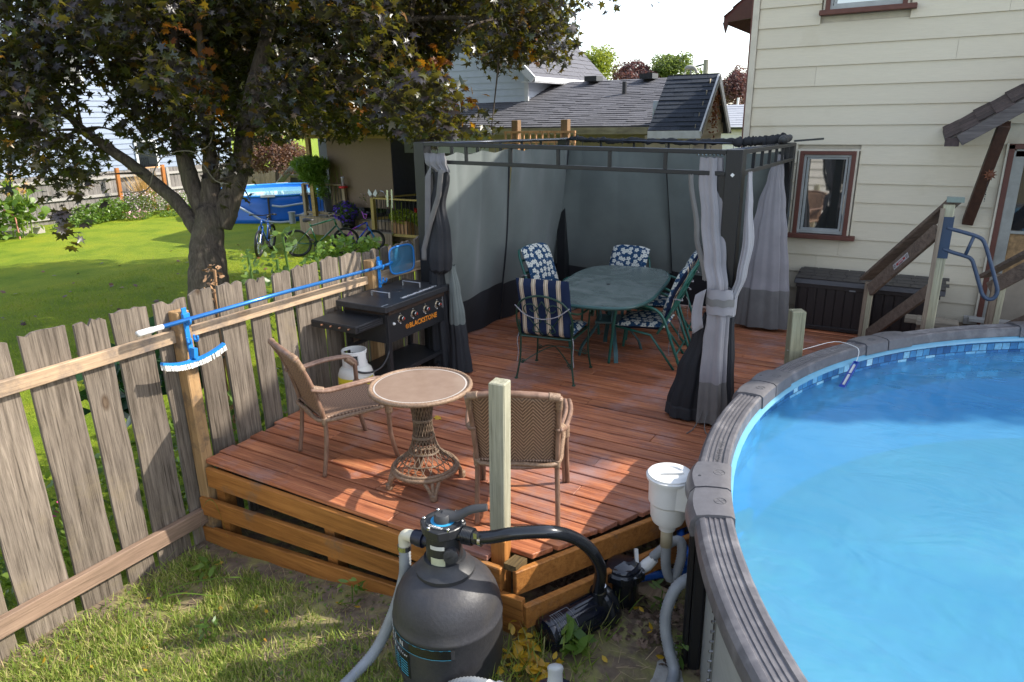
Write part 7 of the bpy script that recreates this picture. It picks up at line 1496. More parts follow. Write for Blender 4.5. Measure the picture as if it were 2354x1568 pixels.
BL = [(-9.75,4.29,1.99,0.24),(-9.68,7.5,3.9,0.41),(-9.25,5.58,6.13,0.46),(-10.57,4.08,1.93,0.24),(-10.88,5.91,3.72,0.43),(-8.65,8.61,8.17,0.44),(-12.23,5.91,2.44,0.5),(-11.58,4.61,6.84,0.24),(-7.42,7.34,2.26,0.17),(-10.45,4.27,5.05,0.42),(-12.61,5.04,6.66,0.35),(-10.0,6.0,3.59,0.43),(-11.33,4.04,2.17,0.32),(-11.61,7.59,4.89,0.38),(-11.02,3.17,2.11,0.17),(-5.42,8.79,4.35,0.48),(-12.73,4.21,4.07,0.24),(-12.63,5.96,5.17,0.37),(-10.93,7.12,7.65,0.45),(-6.64,8.7,3.05,0.24),(-11.57,4.81,6.07,0.38),(-10.32,6.07,7.22,0.32),(-13.65,6.67,7.36,0.48),(-4.07,8.76,3.84,0.24),(-12.23,4.76,4.04,0.44),(-11.89,6.79,8.08,0.38),(-9.73,7.41,5.3,0.42),(-5.44,7.72,4.29,0.43),(-11.16,5.57,5.07,0.37),(-8.15,6.28,4.09,0.33),(-10.25,6.31,6.88,0.45),(-8.9,7.69,3.63,0.44),(-7.43,6.96,3.71,0.47),(-8.02,7.37,2.58,0.34),(-8.7,6.82,3.53,0.34),(-5.66,7.88,6.16,0.5),(-5.36,6.83,2.6,0.48),(-11.59,5.93,6.94,0.3),(-12.06,4.93,2.92,0.47),(-9.7,4.97,4.67,0.34),(-11.64,7.92,7.18,0.43),(-5.77,6.7,2.33,0.17),(-11.1,6.3,5.21,0.52),(-4.97,8.79,3.36,0.37),(-8.87,5.99,2.34,0.4),(-11.24,4.19,5.61,0.31),(-8.79,6.19,3.88,0.38),(-8.53,5.63,5.77,0.46),(-12.92,3.93,2.06,0.3),(-10.84,4.0,4.14,0.37),(-10.87,8.62,6.75,0.51),(-11.49,4.23,1.84,0.24),(-7.25,8.8,3.53,0.48),(-7.76,5.86,4.32,0.38),(-12.44,5.67,2.88,0.34),(-7.29,9.71,3.57,0.39),(-6.26,10.43,6.34,0.37),(-5.59,9.6,4.7,0.38),(-12.6,4.6,4.46,0.37),(-11.06,5.22,5.5,0.38),(-12.42,4.69,2.8,0.41),(-6.81,8.8,2.09,0.17),(-8.09,5.17,3.63,0.48),(-8.48,8.09,5.09,0.51),(-9.04,10.1,7.41,0.39),(-9.88,7.76,3.47,0.31),(-9.13,5.5,6.13,0.38),(-11.2,3.27,2.03,0.24),(-13.74,5.54,6.06,0.34),(-12.44,8.12,7.45,0.48),(-11.48,6.1,4.63,0.47),(-13.71,6.74,8.12,0.31),(-11.82,4.58,6.23,0.24),(-11.05,5.53,3.99,0.32),(-12.59,3.7,2.68,0.17),(-8.76,7.07,2.56,0.39),(-10.03,4.23,4.64,0.32),(-9.1,7.2,2.49,0.42),(-4.47,8.33,4.43,0.39),(-8.0,6.87,2.34,0.32),(-10.08,6.96,3.22,0.45),(-9.94,4.52,3.0,0.47),(-6.82,10.66,6.47,0.31),(-9.37,6.01,5.27,0.35),(-6.76,6.04,2.55,0.42),(-12.78,5.51,7.4,0.43),(-8.2,7.96,7.35,0.46),(-5.88,10.87,4.91,0.36),(-11.47,4.65,5.54,0.34),(-8.09,8.5,4.82,0.37),(-12.44,5.67,6.65,0.48),(-4.87,6.51,2.48,0.45),(-12.48,3.94,2.8,0.32),(-4.47,8.61,3.51,0.24),(-10.46,7.52,2.97,0.31),(-9.81,4.45,4.63,0.38),(-10.68,5.1,3.15,0.5),(-9.76,5.44,4.15,0.51),(-10.08,5.23,3.28,0.45),(-7.75,7.54,2.59,0.4),(-8.21,6.44,6.36,0.33),(-6.54,6.77,5.81,0.42),(-8.62,7.33,5.95,0.38),(-9.57,6.69,7.6,0.48),(-7.03,7.14,2.19,0.17),(-10.07,5.52,2.0,0.38),(-11.19,4.45,2.86,0.41),(-8.62,4.85,2.06,0.24),(-11.0,5.53,6.66,0.4),(-6.32,9.0,6.0,0.31),(-6.91,8.29,3.54,0.32),(-8.85,7.35,3.9,0.5),(-10.39,6.56,6.34,0.44),(-6.24,8.03,4.3,0.46),(-9.52,5.6,6.48,0.3),(-10.41,5.51,1.64,0.24),(-13.25,5.05,5.06,0.48),(-9.09,9.66,6.8,0.43),(-5.32,7.76,3.2,0.17),(-12.31,4.72,3.42,0.37),(-9.45,7.15,6.08,0.39),(-12.91,6.17,6.26,0.38),(-13.51,4.87,5.2,0.4),(-9.21,8.16,6.69,0.36),(-10.13,8.55,5.77,0.45),(-11.46,3.97,2.28,0.3),(-4.67,8.78,3.63,0.49),(-6.87,7.94,6.45,0.49),(-7.97,9.41,4.6,0.45),(-11.17,4.86,1.9,0.24),(-11.71,6.23,6.33,0.31),(-11.51,6.62,7.51,0.38),(-7.48,6.69,6.34,0.43),(-10.72,7.31,4.56,0.44),(-10.14,8.69,5.58,0.44),(-7.84,5.65,4.33,0.33),(-9.09,8.83,7.43,0.34),(-13.48,6.8,6.78,0.42),(-11.59,5.11,4.91,0.51),(-4.67,7.07,3.06,0.17),(-6.31,7.7,3.07,0.36),(-7.6,6.17,4.8,0.47),(-11.33,3.29,2.51,0.17),(-10.26,3.73,3.44,0.46),(-9.33,8.64,4.49,0.45),(-10.72,3.3,2.22,0.43),(-8.05,6.13,2.3,0.34),(-12.28,6.2,7.41,0.32),(-12.71,6.95,7.62,0.48),(-10.62,7.14,4.97,0.44),(-11.7,6.33,6.48,0.47),(-10.47,3.7,3.37,0.32),(-6.68,6.8,4.06,0.38),(-13.02,4.94,3.32,0.51),(-5.99,8.71,3.94,0.32),(-11.19,4.88,3.81,0.33),(-11.38,5.47,4.23,0.34),(-12.86,5.38,4.94,0.41),(-6.78,8.89,5.34,0.46),(-13.47,4.52,4.62,0.17),(-6.34,8.53,5.07,0.48),(-8.56,7.55,5.39,0.36),(-13.57,6.31,7.51,0.4),(-6.49,6.27,2.88,0.45),(-9.59,5.46,3.16,0.48),(-4.95,7.93,3.42,0.39),(-8.68,5.85,6.13,0.44),(-13.16,4.66,3.76,0.42),(-5.6,10.08,4.75,0.32),(-11.58,3.93,3.6,0.47),(-4.56,6.84,2.14,0.17),(-6.39,6.13,3.9,0.47),(-8.65,7.41,3.14,0.42),(-9.5,6.37,3.12,0.43),(-11.14,7.23,3.19,0.46),(-6.62,9.67,6.72,0.35),(-11.61,4.34,2.59,0.39),(-11.57,7.78,4.94,0.34),(-6.74,8.01,5.95,0.51),(-10.47,6.72,7.23,0.31),(-6.65,6.74,2.4,0.24),(-6.5,8.89,6.0,0.49),(-5.87,9.03,3.77,0.51),(-11.54,5.15,2.25,0.49),(-8.97,5.83,4.22,0.41),(-10.4,7.83,7.61,0.43),(-7.89,7.0,2.22,0.24),(-8.74,7.16,4.4,0.47),(-9.71,5.15,4.93,0.47),(-6.96,9.9,4.78,0.33),(-8.84,7.64,2.22,0.24),(-7.58,6.84,4.74,0.33),(-7.57,8.6,3.07,0.46),(-5.46,10.29,3.85,0.41),(-13.42,5.81,6.47,0.5),(-12.05,6.91,7.2,0.47),(-6.82,9.0,4.04,0.41),(-13.34,5.03,6.68,0.24),(-3.81,7.93,3.32,0.17),(-6.19,7.06,4.14,0.43),(-6.64,9.53,3.91,0.34),(-11.72,6.16,1.5,0.24),(-6.35,6.94,4.43,0.41),(-9.7,9.24,5.83,0.33),(-8.42,9.09,4.98,0.43),(-6.38,7.11,5.65,0.46),(-5.74,9.19,5.93,0.45),(-10.23,6.09,3.53,0.3),(-8.23,8.74,5.7,0.39),(-11.74,7.53,4.76,0.38),(-12.72,5.14,6.84,0.49),(-6.54,10.15,6.5,0.34),(-8.82,9.36,4.84,0.44),(-4.56,9.27,3.12,0.17),(-8.52,5.81,4.71,0.42),(-7.0,8.13,7.34,0.49),(-11.08,4.42,4.3,0.51),(-7.77,8.74,4.64,0.41),(-9.0,5.56,3.33,0.44),(-5.1,7.27,2.35,0.24),(-9.9,4.99,6.27,0.37),(-4.63,8.31,4.31,0.38),(-9.82,6.32,5.02,0.44),(-4.84,6.84,2.62,0.17),(-9.51,9.17,7.15,0.43),(-4.93,10.3,3.86,0.17),(-9.13,8.22,2.76,0.49),(-6.53,8.81,3.47,0.43),(-12.46,3.62,2.59,0.17),(-12.59,7.12,6.45,0.33),(-12.44,6.58,6.55,0.5),(-7.76,6.53,3.73,0.4),(-12.3,5.03,3.36,0.44),(-11.25,6.18,5.04,0.35),(-7.44,5.3,2.79,0.35),(-8.93,10.03,7.19,0.43),(-13.24,4.14,3.18,0.24),(-5.83,7.18,4.94,0.44),(-7.34,8.27,5.09,0.43),(-8.41,7.4,4.46,0.51),(-4.65,9.23,3.22,0.24),(-10.52,5.24,3.02,0.32),(-9.97,5.12,2.79,0.46),(-9.14,5.94,3.2,0.32),(-5.76,7.41,2.58,0.35),(-8.65,9.05,5.55,0.46),(-6.38,8.27,2.54,0.4),(-4.76,7.48,2.35,0.17),(-5.61,8.71,2.1,0.17),(-6.52,8.78,6.96,0.48),(-6.55,8.63,3.29,0.49),(-10.47,7.4,4.0,0.46),(-13.47,7.5,7.61,0.49),(-9.31,4.45,3.02,0.51),(-9.61,8.24,5.58,0.5),(-6.03,7.73,5.46,0.35),(-4.36,8.47,3.35,0.38),(-5.08,8.53,4.91,0.45),(-6.77,9.39,6.56,0.48),(-10.94,4.79,7.19,0.48),(-10.04,5.41,3.76,0.52),(-10.75,7.15,4.45,0.35),(-8.19,7.75,5.55,0.44),(-6.84,7.74,4.91,0.39),(-9.87,5.04,6.23,0.5),(-11.78,4.11,2.99,0.43),(-11.84,7.28,5.17,0.48),(-10.44,7.43,7.23,0.33),(-11.99,4.45,5.7,0.24),(-7.36,10.16,4.68,0.31),(-10.54,8.04,6.05,0.41),(-11.33,5.02,3.67,0.31),(-9.72,7.63,5.57,0.5),(-5.79,8.24,4.79,0.44),(-10.81,6.96,3.02,0.31),(-5.88,7.34,2.37,0.24),(-6.33,6.36,4.03,0.42),(-5.16,10.24,3.63,0.24),(-9.05,6.71,2.95,0.49),(-8.06,7.59,2.31,0.24),(-8.78,5.92,2.03,0.17),(-5.25,10.63,4.55,0.37),(-9.9,5.03,4.95,0.46),(-8.89,10.59,8.2,0.48),(-9.7,9.3,7.68,0.45),(-13.81,7.28,7.46,0.32),(-12.23,6.92,5.35,0.48),(-8.5,5.62,4.64,0.49),(-9.65,5.23,6.08,0.35),(-7.02,10.62,6.85,0.35),(-9.26,7.67,5.1,0.42),(-8.5,7.44,4.78,0.33),(-12.64,5.68,7.76,0.4),(-12.78,7.27,7.9,0.36),(-6.1,8.06,6.17,0.34),(-9.17,4.32,2.33,0.4),(-9.09,6.12,2.43,0.49),(-8.77,8.34,7.7,0.4),(-6.15,6.73,4.7,0.32),(-5.27,10.08,3.38,0.24),(-9.74,8.33,7.57,0.49),(-5.37,6.52,3.23,0.32),(-5.25,8.03,3.23,0.17),(-10.06,5.31,1.88,0.42),(-9.24,5.9,2.53,0.44),(-8.51,8.37,7.99,0.32),(-8.88,8.48,5.83,0.51),(-9.67,4.85,4.0,0.35),(-11.28,5.57,1.92,0.45),(-6.49,9.92,5.09,0.48),(-8.81,9.18,6.76,0.38),(-6.62,7.35,3.24,0.38),(-11.02,4.08,3.81,0.35),(-12.53,5.7,7.0,0.33),(-10.24,6.56,2.07,0.17),(-5.72,6.38,3.62,0.34),(-10.02,8.4,6.78,0.39),(-9.95,5.09,5.9,0.42),(-8.45,6.66,5.61,0.32),(-7.23,6.31,2.17,0.17),(-10.61,4.53,3.06,0.43),(-9.97,7.04,4.76,0.38),(-7.92,5.8,2.67,0.4),(-9.16,6.09,6.72,0.5),(-13.13,4.54,4.38,0.41),(-7.59,9.35,7.06,0.36),(-11.25,6.51,6.92,0.4),(-5.93,6.75,2.62,0.38),(-5.96,9.63,5.67,0.37),(-8.8,4.35,2.6,0.33),(-6.55,7.11,4.41,0.35),(-8.15,5.53,4.63,0.46),(-6.38,7.7,6.73,0.5),(-7.01,7.55,5.17,0.42),(-13.55,5.53,3.39,0.4),(-7.58,8.77,2.44,0.31),(-10.18,6.73,5.59,0.36),(-6.32,9.99,5.14,0.42),(-9.04,4.4,2.58,0.4),(-8.4,5.74,4.59,0.32),(-11.08,5.17,6.91,0.41),(-11.12,4.64,3.59,0.47),(-8.32,7.04,4.34,0.37),(-6.42,9.9,4.5,0.43),(-6.42,8.58,3.4,0.45),(-8.98,6.54,6.03,0.36),(-9.92,6.09,6.2,0.35),(-5.71,6.38,3.59,0.45),(-8.07,6.32,6.22,0.43),(-9.44,5.45,3.55,0.51),(-5.5,7.47,2.68,0.24),(-12.34,4.15,1.73,0.17),(-7.2,9.72,5.59,0.49),(-11.68,7.88,8.03,0.3),(-7.45,5.2,2.89,0.34),(-8.53,8.79,4.93,0.48),(-9.88,7.98,3.84,0.51),(-6.48,6.26,2.32,0.17),(-7.7,8.19,6.85,0.52),(-5.91,7.55,4.72,0.48),(-12.02,4.87,3.53,0.34),(-4.51,8.29,3.88,0.46),(-6.11,7.19,3.77,0.51),(-8.74,8.65,2.89,0.33),(-5.53,7.26,4.04,0.32),(-5.82,7.99,4.86,0.35),(-7.47,5.42,3.82,0.43),(-11.62,4.18,4.85,0.39),(-6.2,11.39,6.32,0.17),(-11.74,7.23,4.17,0.33),(-10.59,5.2,5.09,0.38),(-8.65,5.49,4.9,0.31),(-10.71,6.84,3.51,0.35),(-12.59,4.11,3.69,0.24),(-5.68,8.94,4.06,0.41),(-6.83,10.19,4.27,0.4),(-9.91,4.49,3.12,0.34),(-7.96,8.94,6.15,0.47),(-9.46,5.26,6.17,0.45),(-8.04,9.28,6.87,0.47),(-6.34,8.56,4.62,0.44),(-9.76,7.93,4.41,0.46),(-10.09,5.08,6.71,0.49),(-9.58,6.91,3.01,0.42),(-7.49,6.43,6.1,0.34),(-9.39,5.06,3.15,0.43),(-9.88,4.08,2.97,0.38),(-8.5,6.41,3.83,0.39),(-6.39,9.77,7.11,0.17),(-7.11,8.96,5.07,0.36),(-5.96,8.38,5.03,0.38),(-11.06,3.81,4.26,0.24),(-9.59,7.65,7.06,0.51),(-11.13,4.93,6.82,0.49),(-8.22,9.06,5.05,0.45),(-9.41,6.45,6.93,0.39),(-8.26,6.07,2.12,0.24),(-8.26,4.86,3.47,0.4),(-10.82,5.83,2.77,0.36),(-8.5,8.09,3.86,0.51),(-10.55,6.7,4.03,0.51),(-10.68,7.53,3.15,0.46),(-8.67,6.93,5.03,0.52),(-10.29,8.11,4.32,0.39),(-8.27,6.95,5.89,0.41),(-11.14,4.69,2.11,0.38),(-12.9,6.1,7.07,0.48),(-9.26,7.52,6.55,0.35),(-10.25,8.39,7.9,0.37),(-6.71,6.41,2.79,0.4),(-8.9,5.51,3.53,0.36),(-12.74,4.24,4.31,0.17),(-8.06,6.38,4.78,0.4),(-7.8,8.46,2.28,0.24),(-10.95,4.37,3.34,0.35),(-9.48,4.73,1.93,0.24),(-13.01,5.77,2.79,0.51),(-6.76,8.52,4.64,0.47),(-11.8,5.45,3.9,0.36),(-6.72,9.16,2.08,0.17),(-6.71,7.34,5.37,0.38),(-11.89,6.02,4.13,0.49),(-9.3,4.98,4.9,0.34),(-11.58,5.07,4.98,0.31),(-9.27,7.73,4.17,0.32),(-11.12,3.47,2.7,0.24),(-12.58,5.75,5.96,0.32),(-4.84,7.54,4.41,0.43),(-12.06,4.87,4.21,0.4),(-7.29,8.15,2.34,0.24),(-8.44,12.53,7.56,0.54),(-11.77,11.34,4.12,0.56),(-6.67,10.1,4.15,0.59),(-8.7,10.98,6.17,0.5),(-8.07,9.95,5.34,0.52),(-8.3,11.32,5.56,0.53),(-11.46,9.52,2.4,0.24),(-9.28,8.26,3.39,0.59),(-11.58,8.84,5.89,0.66),(-7.1,11.6,4.82,0.5),(-7.92,9.93,4.44,0.62),(-9.71,10.14,5.18,0.69),(-11.73,11.65,7.5,0.69),(-8.34,8.41,2.27,0.17),(-9.72,9.1,2.25,0.24),(-10.56,11.91,4.82,0.62),(-7.99,12.23,5.05,0.55),(-11.33,11.0,8.13,0.66),(-10.84,11.4,4.6,0.55),(-11.32,9.12,5.42,0.68),(-8.81,9.63,4.69,0.59),(-11.5,9.98,4.33,0.61),(-10.11,11.41,6.12,0.65),(-10.19,9.6,2.96,0.56),(-10.15,9.51,5.66,0.72),(-8.68,8.86,3.87,0.53),(-9.99,8.49,2.3,0.24),(-11.69,10.6,5.33,0.59),(-9.12,9.8,2.48,0.54),(-7.06,9.34,2.7,0.24),(-10.6,10.14,7.58,0.7),(-8.96,11.67,6.6,0.52),(-10.67,11.01,7.01,0.55),(-10.31,10.13,2.83,0.52),(-9.64,11.17,5.1,0.73),(-11.47,9.18,3.23,0.61),(-9.08,9.57,6.41,0.63),(-11.94,9.54,6.67,0.59),(-7.17,11.26,4.67,0.46),(-9.91,9.03,4.41,0.55),(-7.87,10.96,2.35,0.24),(-9.38,9.95,5.54,0.53),(-7.32,10.5,2.29,0.24),(-9.44,11.75,6.2,0.56),(-7.56,11.01,3.94,0.57),(-11.91,7.89,5.11,0.53),(-8.24,11.77,4.36,0.7),(-10.35,8.48,2.94,0.56),(-9.21,9.45,3.43,0.55),(-12.23,10.15,4.98,0.74),(-8.3,11.7,7.45,0.6),(-8.42,12.0,5.15,0.52),(-11.43,7.32,1.98,0.17),(-9.68,9.97,7.39,0.48),(-11.61,9.12,4.99,0.7),(-7.28,9.35,3.44,0.7),(-12.0,9.29,5.86,0.71),(-10.86,7.37,3.37,0.48),(-11.13,9.32,4.53,0.58),(-8.47,11.97,4.91,0.47),(-8.57,9.07,2.85,0.48),(-10.19,11.39,4.97,0.55),(-10.81,9.08,2.83,0.59),(-9.42,11.87,8.1,0.55),(-8.24,11.11,4.55,0.72),(-7.66,12.12,3.37,0.17),(-8.14,10.25,5.15,0.58),(-9.73,10.23,2.98,0.49),(-10.91,10.72,3.4,0.57),(-12.13,9.92,6.27,0.73),(-6.29,10.57,3.33,0.24),(-12.25,9.56,4.91,0.59),(-10.98,11.55,8.18,0.68),(-9.37,9.9,3.87,0.63),(-9.11,13.13,4.81,0.73),(-7.81,11.84,5.7,0.46),(-8.38,9.51,5.63,0.72),(-9.78,11.5,4.95,0.66),(-11.52,11.42,4.92,0.65),(-11.52,10.0,3.19,0.74),(-11.44,9.48,2.81,0.56),(-9.2,11.85,4.29,0.47),(-7.99,9.86,3.77,0.61),(-9.99,10.8,2.42,0.24),(-7.4,11.75,2.14,0.17),(-8.8,10.69,2.25,0.17),(-7.59,10.17,3.04,0.24),(-10.58,9.28,4.22,0.49),(-11.55,8.64,2.2,0.24),(-8.76,10.99,2.54,0.67),(-9.46,11.89,8.05,0.51),(-10.18,9.03,2.09,0.17),(-9.79,12.35,3.75,0.64),(-11.62,10.68,2.37,0.24),(-8.69,10.56,4.0,0.72),(-11.76,9.15,7.12,0.66),(-11.22,10.72,3.96,0.7),(-8.27,10.88,3.56,0.58),(-11.59,10.2,7.62,0.67),(-9.69,9.12,5.84,0.66),(-12.02,10.58,5.57,0.63),(-11.47,9.79,3.77,0.56),(-10.77,12.28,5.04,0.59),(-7.58,10.03,3.71,0.55),(-10.94,10.1,7.15,0.61),(-6.97,12.3,3.98,0.64),(-9.39,11.7,3.98,0.72),(-10.77,7.37,2.87,0.72),(-8.02,9.8,3.59,0.55),(-6.5,12.21,4.68,0.63),(-9.3,9.88,2.21,0.24),(-10.93,9.04,3.34,0.59),(-11.2,8.88,7.59,0.74),(-7.75,10.87,3.66,0.24),(-9.5,10.97,4.08,0.49),(-11.11,8.73,7.27,0.74),(-11.24,7.69,4.3,0.5),(-8.5,9.05,2.13,0.17),(-10.88,9.88,5.2,0.7),(-8.39,11.61,4.31,0.5),(-11.71,7.84,6.36,0.51),(-10.88,9.53,5.71,0.54),(-6.05,10.67,3.62,0.47),(-7.37,9.85,4.3,0.56),(-10.84,11.13,6.98,0.48),(-8.37,10.75,5.39,0.69),(-7.93,9.23,4.29,0.59),(-7.25,12.06,3.85,0.63),(-10.38,10.75,2.84,0.61),(-10.78,8.95,4.48,0.54),(-7.76,12.68,5.43,0.58),(-5.89,11.38,3.26,0.17),(-8.04,12.23,3.87,0.24),(-12.16,8.74,2.06,0.24),(-8.94,9.03,4.65,0.6),(-8.94,11.79,5.65,0.63),(-9.95,10.08,4.45,0.6),(-7.87,10.11,2.22,0.24),(-12.16,10.01,3.9,0.57),(-9.87,10.59,2.7,0.61),(-9.23,12.06,6.71,0.68),(-9.42,8.74,3.82,0.45),(-11.73,9.16,6.92,0.45),(-6.32,10.69,3.57,0.56),(-10.27,11.34,2.36,0.24),(-9.04,10.92,5.13,0.75),(-5.81,10.7,4.44,0.66),(-10.38,12.11,7.95,0.48),(-11.87,10.26,4.73,0.47),(-8.4,12.51,4.96,0.64),(-12.05,10.16,2.15,0.24),(-9.23,11.34,2.74,0.6),(-7.38,9.24,2.9,0.67),(-10.87,8.78,3.62,0.65),(-9.84,11.71,5.39,0.5),(-7.5,10.65,6.93,0.61),(-11.46,9.85,5.26,0.58),(-11.05,8.31,4.11,0.71),(-11.47,8.59,4.92,0.52),(-10.97,7.56,3.71,0.61),(-8.09,12.93,5.78,0.75),(-11.0,7.59,4.05,0.51),(-10.47,8.21,3.66,0.58),(-6.95,9.62,3.4,0.24),(-8.16,12.72,5.14,0.62),(-10.39,8.58,3.52,0.72),(-9.58,12.05,7.91,0.5),(-9.79,11.77,6.08,0.72),(-11.23,9.09,3.77,0.52),(-7.38,11.7,2.06,0.17),(-8.32,4.23,1.35,0.14),(-8.57,4.24,1.45,0.12),(-8.13,4.19,1.27,0.09),(-8.1,4.17,1.17,0.09),(-8.36,4.56,1.63,0.2),(-8.18,4.34,1.41,0.12),(-8.52,4.89,1.79,0.14),(-9.01,4.41,1.62,0.16),(-9.62,4.35,1.76,0.2),(-8.3,5.96,1.72,0.13),(-8.25,6.1,1.99,0.2),(-7.7,6.44,1.7,0.12),(-7.78,6.33,1.87,0.2),(-8.25,6.27,1.81,0.2),(-7.95,6.29,1.7,0.18),(-7.87,6.27,1.54,0.12),(-7.72,6.3,1.37,0.1),(-8.04,6.17,1.37,0.12),(-8.09,6.33,2.04,0.25),(-8.5,6.11,2.1,0.2),(-4.13,9.81,3.8,0.13),(-4.36,9.31,3.13,0.14),(-4.5,9.06,3.02,0.12),(-5.05,8.71,2.95,0.12),(-5.25,8.45,2.25,0.14),(-5.24,8.56,2.53,0.12),(-5.21,8.15,2.03,0.14),(-5.4,8.6,2.87,0.1),(-3.59,10.15,3.84,0.06)]
# ------------------------------------------------------------------ maple tree
tree = thing('maple_tree', 'big purple leaved maple with a forked trunk leaning over the neighbour lawn behind the fence', 'tree', (-8.25, 5.95, -.75))
bk, t, bs = newmat('maple_bark'); v = coords(t, (9, 9, 1.3), rnd=False); n_ = noise(t, v, 2.4, 7, .7, .8)
big_ = noise(t, coords(t, (1, 1, 1), rnd=False), 2.0, 4)
col = ramp(t, n_, [(.3, (0.035, 0.026, 0.020)), (.55, (0.115, 0.088, 0.066)), (.75, (0.20, 0.165, 0.125))]); col = mixc(t, col, (0.11, 0.105, 0.06), ramp(t, big_, [(.5, (0, 0, 0)), (.75, (.7, .7, .7))]))
t.links.new(col, bs.inputs['Base Color']); bs.inputs['Roughness'].default_value = .95; bump(t, bs, n_, 1.0, .05)
rs = random.Random(12)
def limb(name, pts, r0, r1, n=14):
    P_ = smooth_path(pts, 7); k = len(P_)
    return MB().tube([p + Vector((rs.uniform(-.008, .008), rs.uniform(-.008, .008), 0)) for p in P_], [(r0 + (r1 - r0) * i / k) * (1 + rs.uniform(-.035, .035)) for i in range(k)], n).obj(name, bk, tree, smooth=True)
limb('trunk', [(-8.20, 5.76, -.8), (-8.22, 5.79, -.55), (-8.24, 5.83, -.1), (-8.28, 5.90, .35), (-8.36, 6.02, .8), (-8.37, 6.14, 1.15), (-8.40, 6.2, 1.3), (-8.42, 6.28, 1.7), (-8.45, 6.35, 2.2)], .36, .07, 24)
mbf = MB(); 
limb('limb', [(-8.40, 6.15, .95), (-8.62, 6.14, 1.45), (-8.78, 6.17, 1.9), (-8.93, 6.27, 2.4), (-9.05, 6.42, 2.95), (-9.12, 6.55, 3.5), (-9.2, 6.7, 4.3), (-9.1, 6.9, 5.4)], .135, .04)
limb('limb', [(-8.30, 6.2, 1.0), (-8.20, 6.35, 1.35), (-8.12, 6.52, 1.75), (-8.14, 6.72, 2.25), (-8.10, 6.95, 2.9), (-8.05, 7.25, 3.6), (-7.9, 7.5, 4.6), (-7.8, 7.6, 5.6)], .17, .04)
limb('limb', [(-8.36, 6.12, 1.15), (-8.42, 6.25, 1.7), (-8.5, 6.45, 2.4), (-8.55, 6.5, 3.2), (-8.6, 6.6, 4.4)], .09, .03)
limb('limb', [(-8.48, 6.0, .95), (-8.82, 5.98, 1.32), (-9.28, 5.87, 1.70), (-9.75, 5.72, 2.05), (-10.1, 5.61, 2.30), (-10.55, 5.53, 2.75), (-10.95, 5.46, 3.2)], .105, .03)
limb('limb', [(-8.12, 6.75, 2.3), (-7.75, 7.2, 2.85), (-7.2, 7.7, 3.3), (-6.4, 8.3, 3.65), (-5.4, 8.9, 3.65)], .085, .02, 10)
limb('limb', [(-9.0, 6.35, 2.7), (-9.6, 6.1, 3.1), (-10.3, 6.2, 3.6)], .06, .02, 8)
def bez(a, b, r0, r1, name='twig'): 
    a, b = Vector(a), Vector(b); m_ = (a + b) / 2 + Vector((rs.uniform(-.15, .15), rs.uniform(-.15, .15), rs.uniform(0, .2)))
    return MB().tube(smooth_path([a, m_, b], 5), [r0 + (r1 - r0) * i / 10 for i in range(11)], 5).obj(name, bk, tree, smooth=True)
hubs = [Vector(p) for p in ((-8.93, 6.27, 2.4), (-9.12, 6.55, 3.5), (-8.14, 6.72, 2.25), (-8.05, 7.25, 3.6), (-7.2, 7.7, 3.3), (-6.4, 8.3, 3.65), (-10.1, 5.61, 2.3), (-10.95, 5.46, 3.2), (-9.28, 5.87, 1.7), (-9.1, 6.9, 5.2), (-7.9, 7.5, 4.6), (-8.6, 6.6, 4.4), (-8.3, 6.2, 1.6), (-5.4, 8.9, 3.65))]
for i, b in enumerate(BL):
    p = Vector(b[:3]); h = min(hubs, key=lambda q: (q - p).length)
    if i % 2 == 0 and (h - p).length < 1.5: bez(h, p, .022, .006)
# bare pale twigs in front of the trunk
m_tw = M('dead_twig', (0.20, 0.18, 0.13), (0.12, 0.10, 0.07), scale=20, rough=.9)
base = Vector((-8.3, 5.75, 2.02)); mb = MB()
for s, segs in ((1, [(.0, 0, 0), (-.22, 0, -.08), (-.36, 0, -.25), (-.50, .0, -.48), (-.85, 0, -.50)]), (1, [(-.50, 0, -.48), (-.75, 0, -.62)]), (1, [(-.22, 0, -.08), (-.5, 0, -.02), (-.62, 0, .08)]), (1, [(.0, 0, 0), (.22, 0, -.02), (.34, 0, -.22), (.45, 0, -.38), (.62, 0, -.42)]), (1, [(.22, 0, -.02), (.42, 0, .06), (.5, 0, .22)])):
    pts = [base + Vector((q[0] * .85, q[0] * .48 + q[1], q[2])) for q in segs]; mb.tube(smooth_path(pts, 4), .008, 4)
mb.obj('bare_twigs', m_tw, tree, smooth=True)
m_lf = leafmat('maple_leaf', [(0, (0.016, 0.013, 0.017)), (.45, (0.026, 0.020, 0.026)), (.60, (0.014, 0.022, 0.011)), (.80, (0.026, 0.040, 0.010)), (.92, (0.065, 0.065, 0.012)), (.975, (0.13, 0.06, 0.015)), (1.0, (0.24, 0.11, 0.012))], trans=(0.36, 0.32, 0.02), tw=.28, rough=.34, spec=.6)
RSm = np.random.RandomState(4)
pts = blob_pts([(b[0], b[1], b[2], b[3] * 1.05, b[3] * 1.05, b[3] * .95) for b in BL], 132000, RSm, shell=.3)
scatter('crown', pts, RSm.uniform(.07, .15, len(pts)), MAPLE2, m_lf, tree, up=.35, fold=.22, rs=RSm, droop=.8)
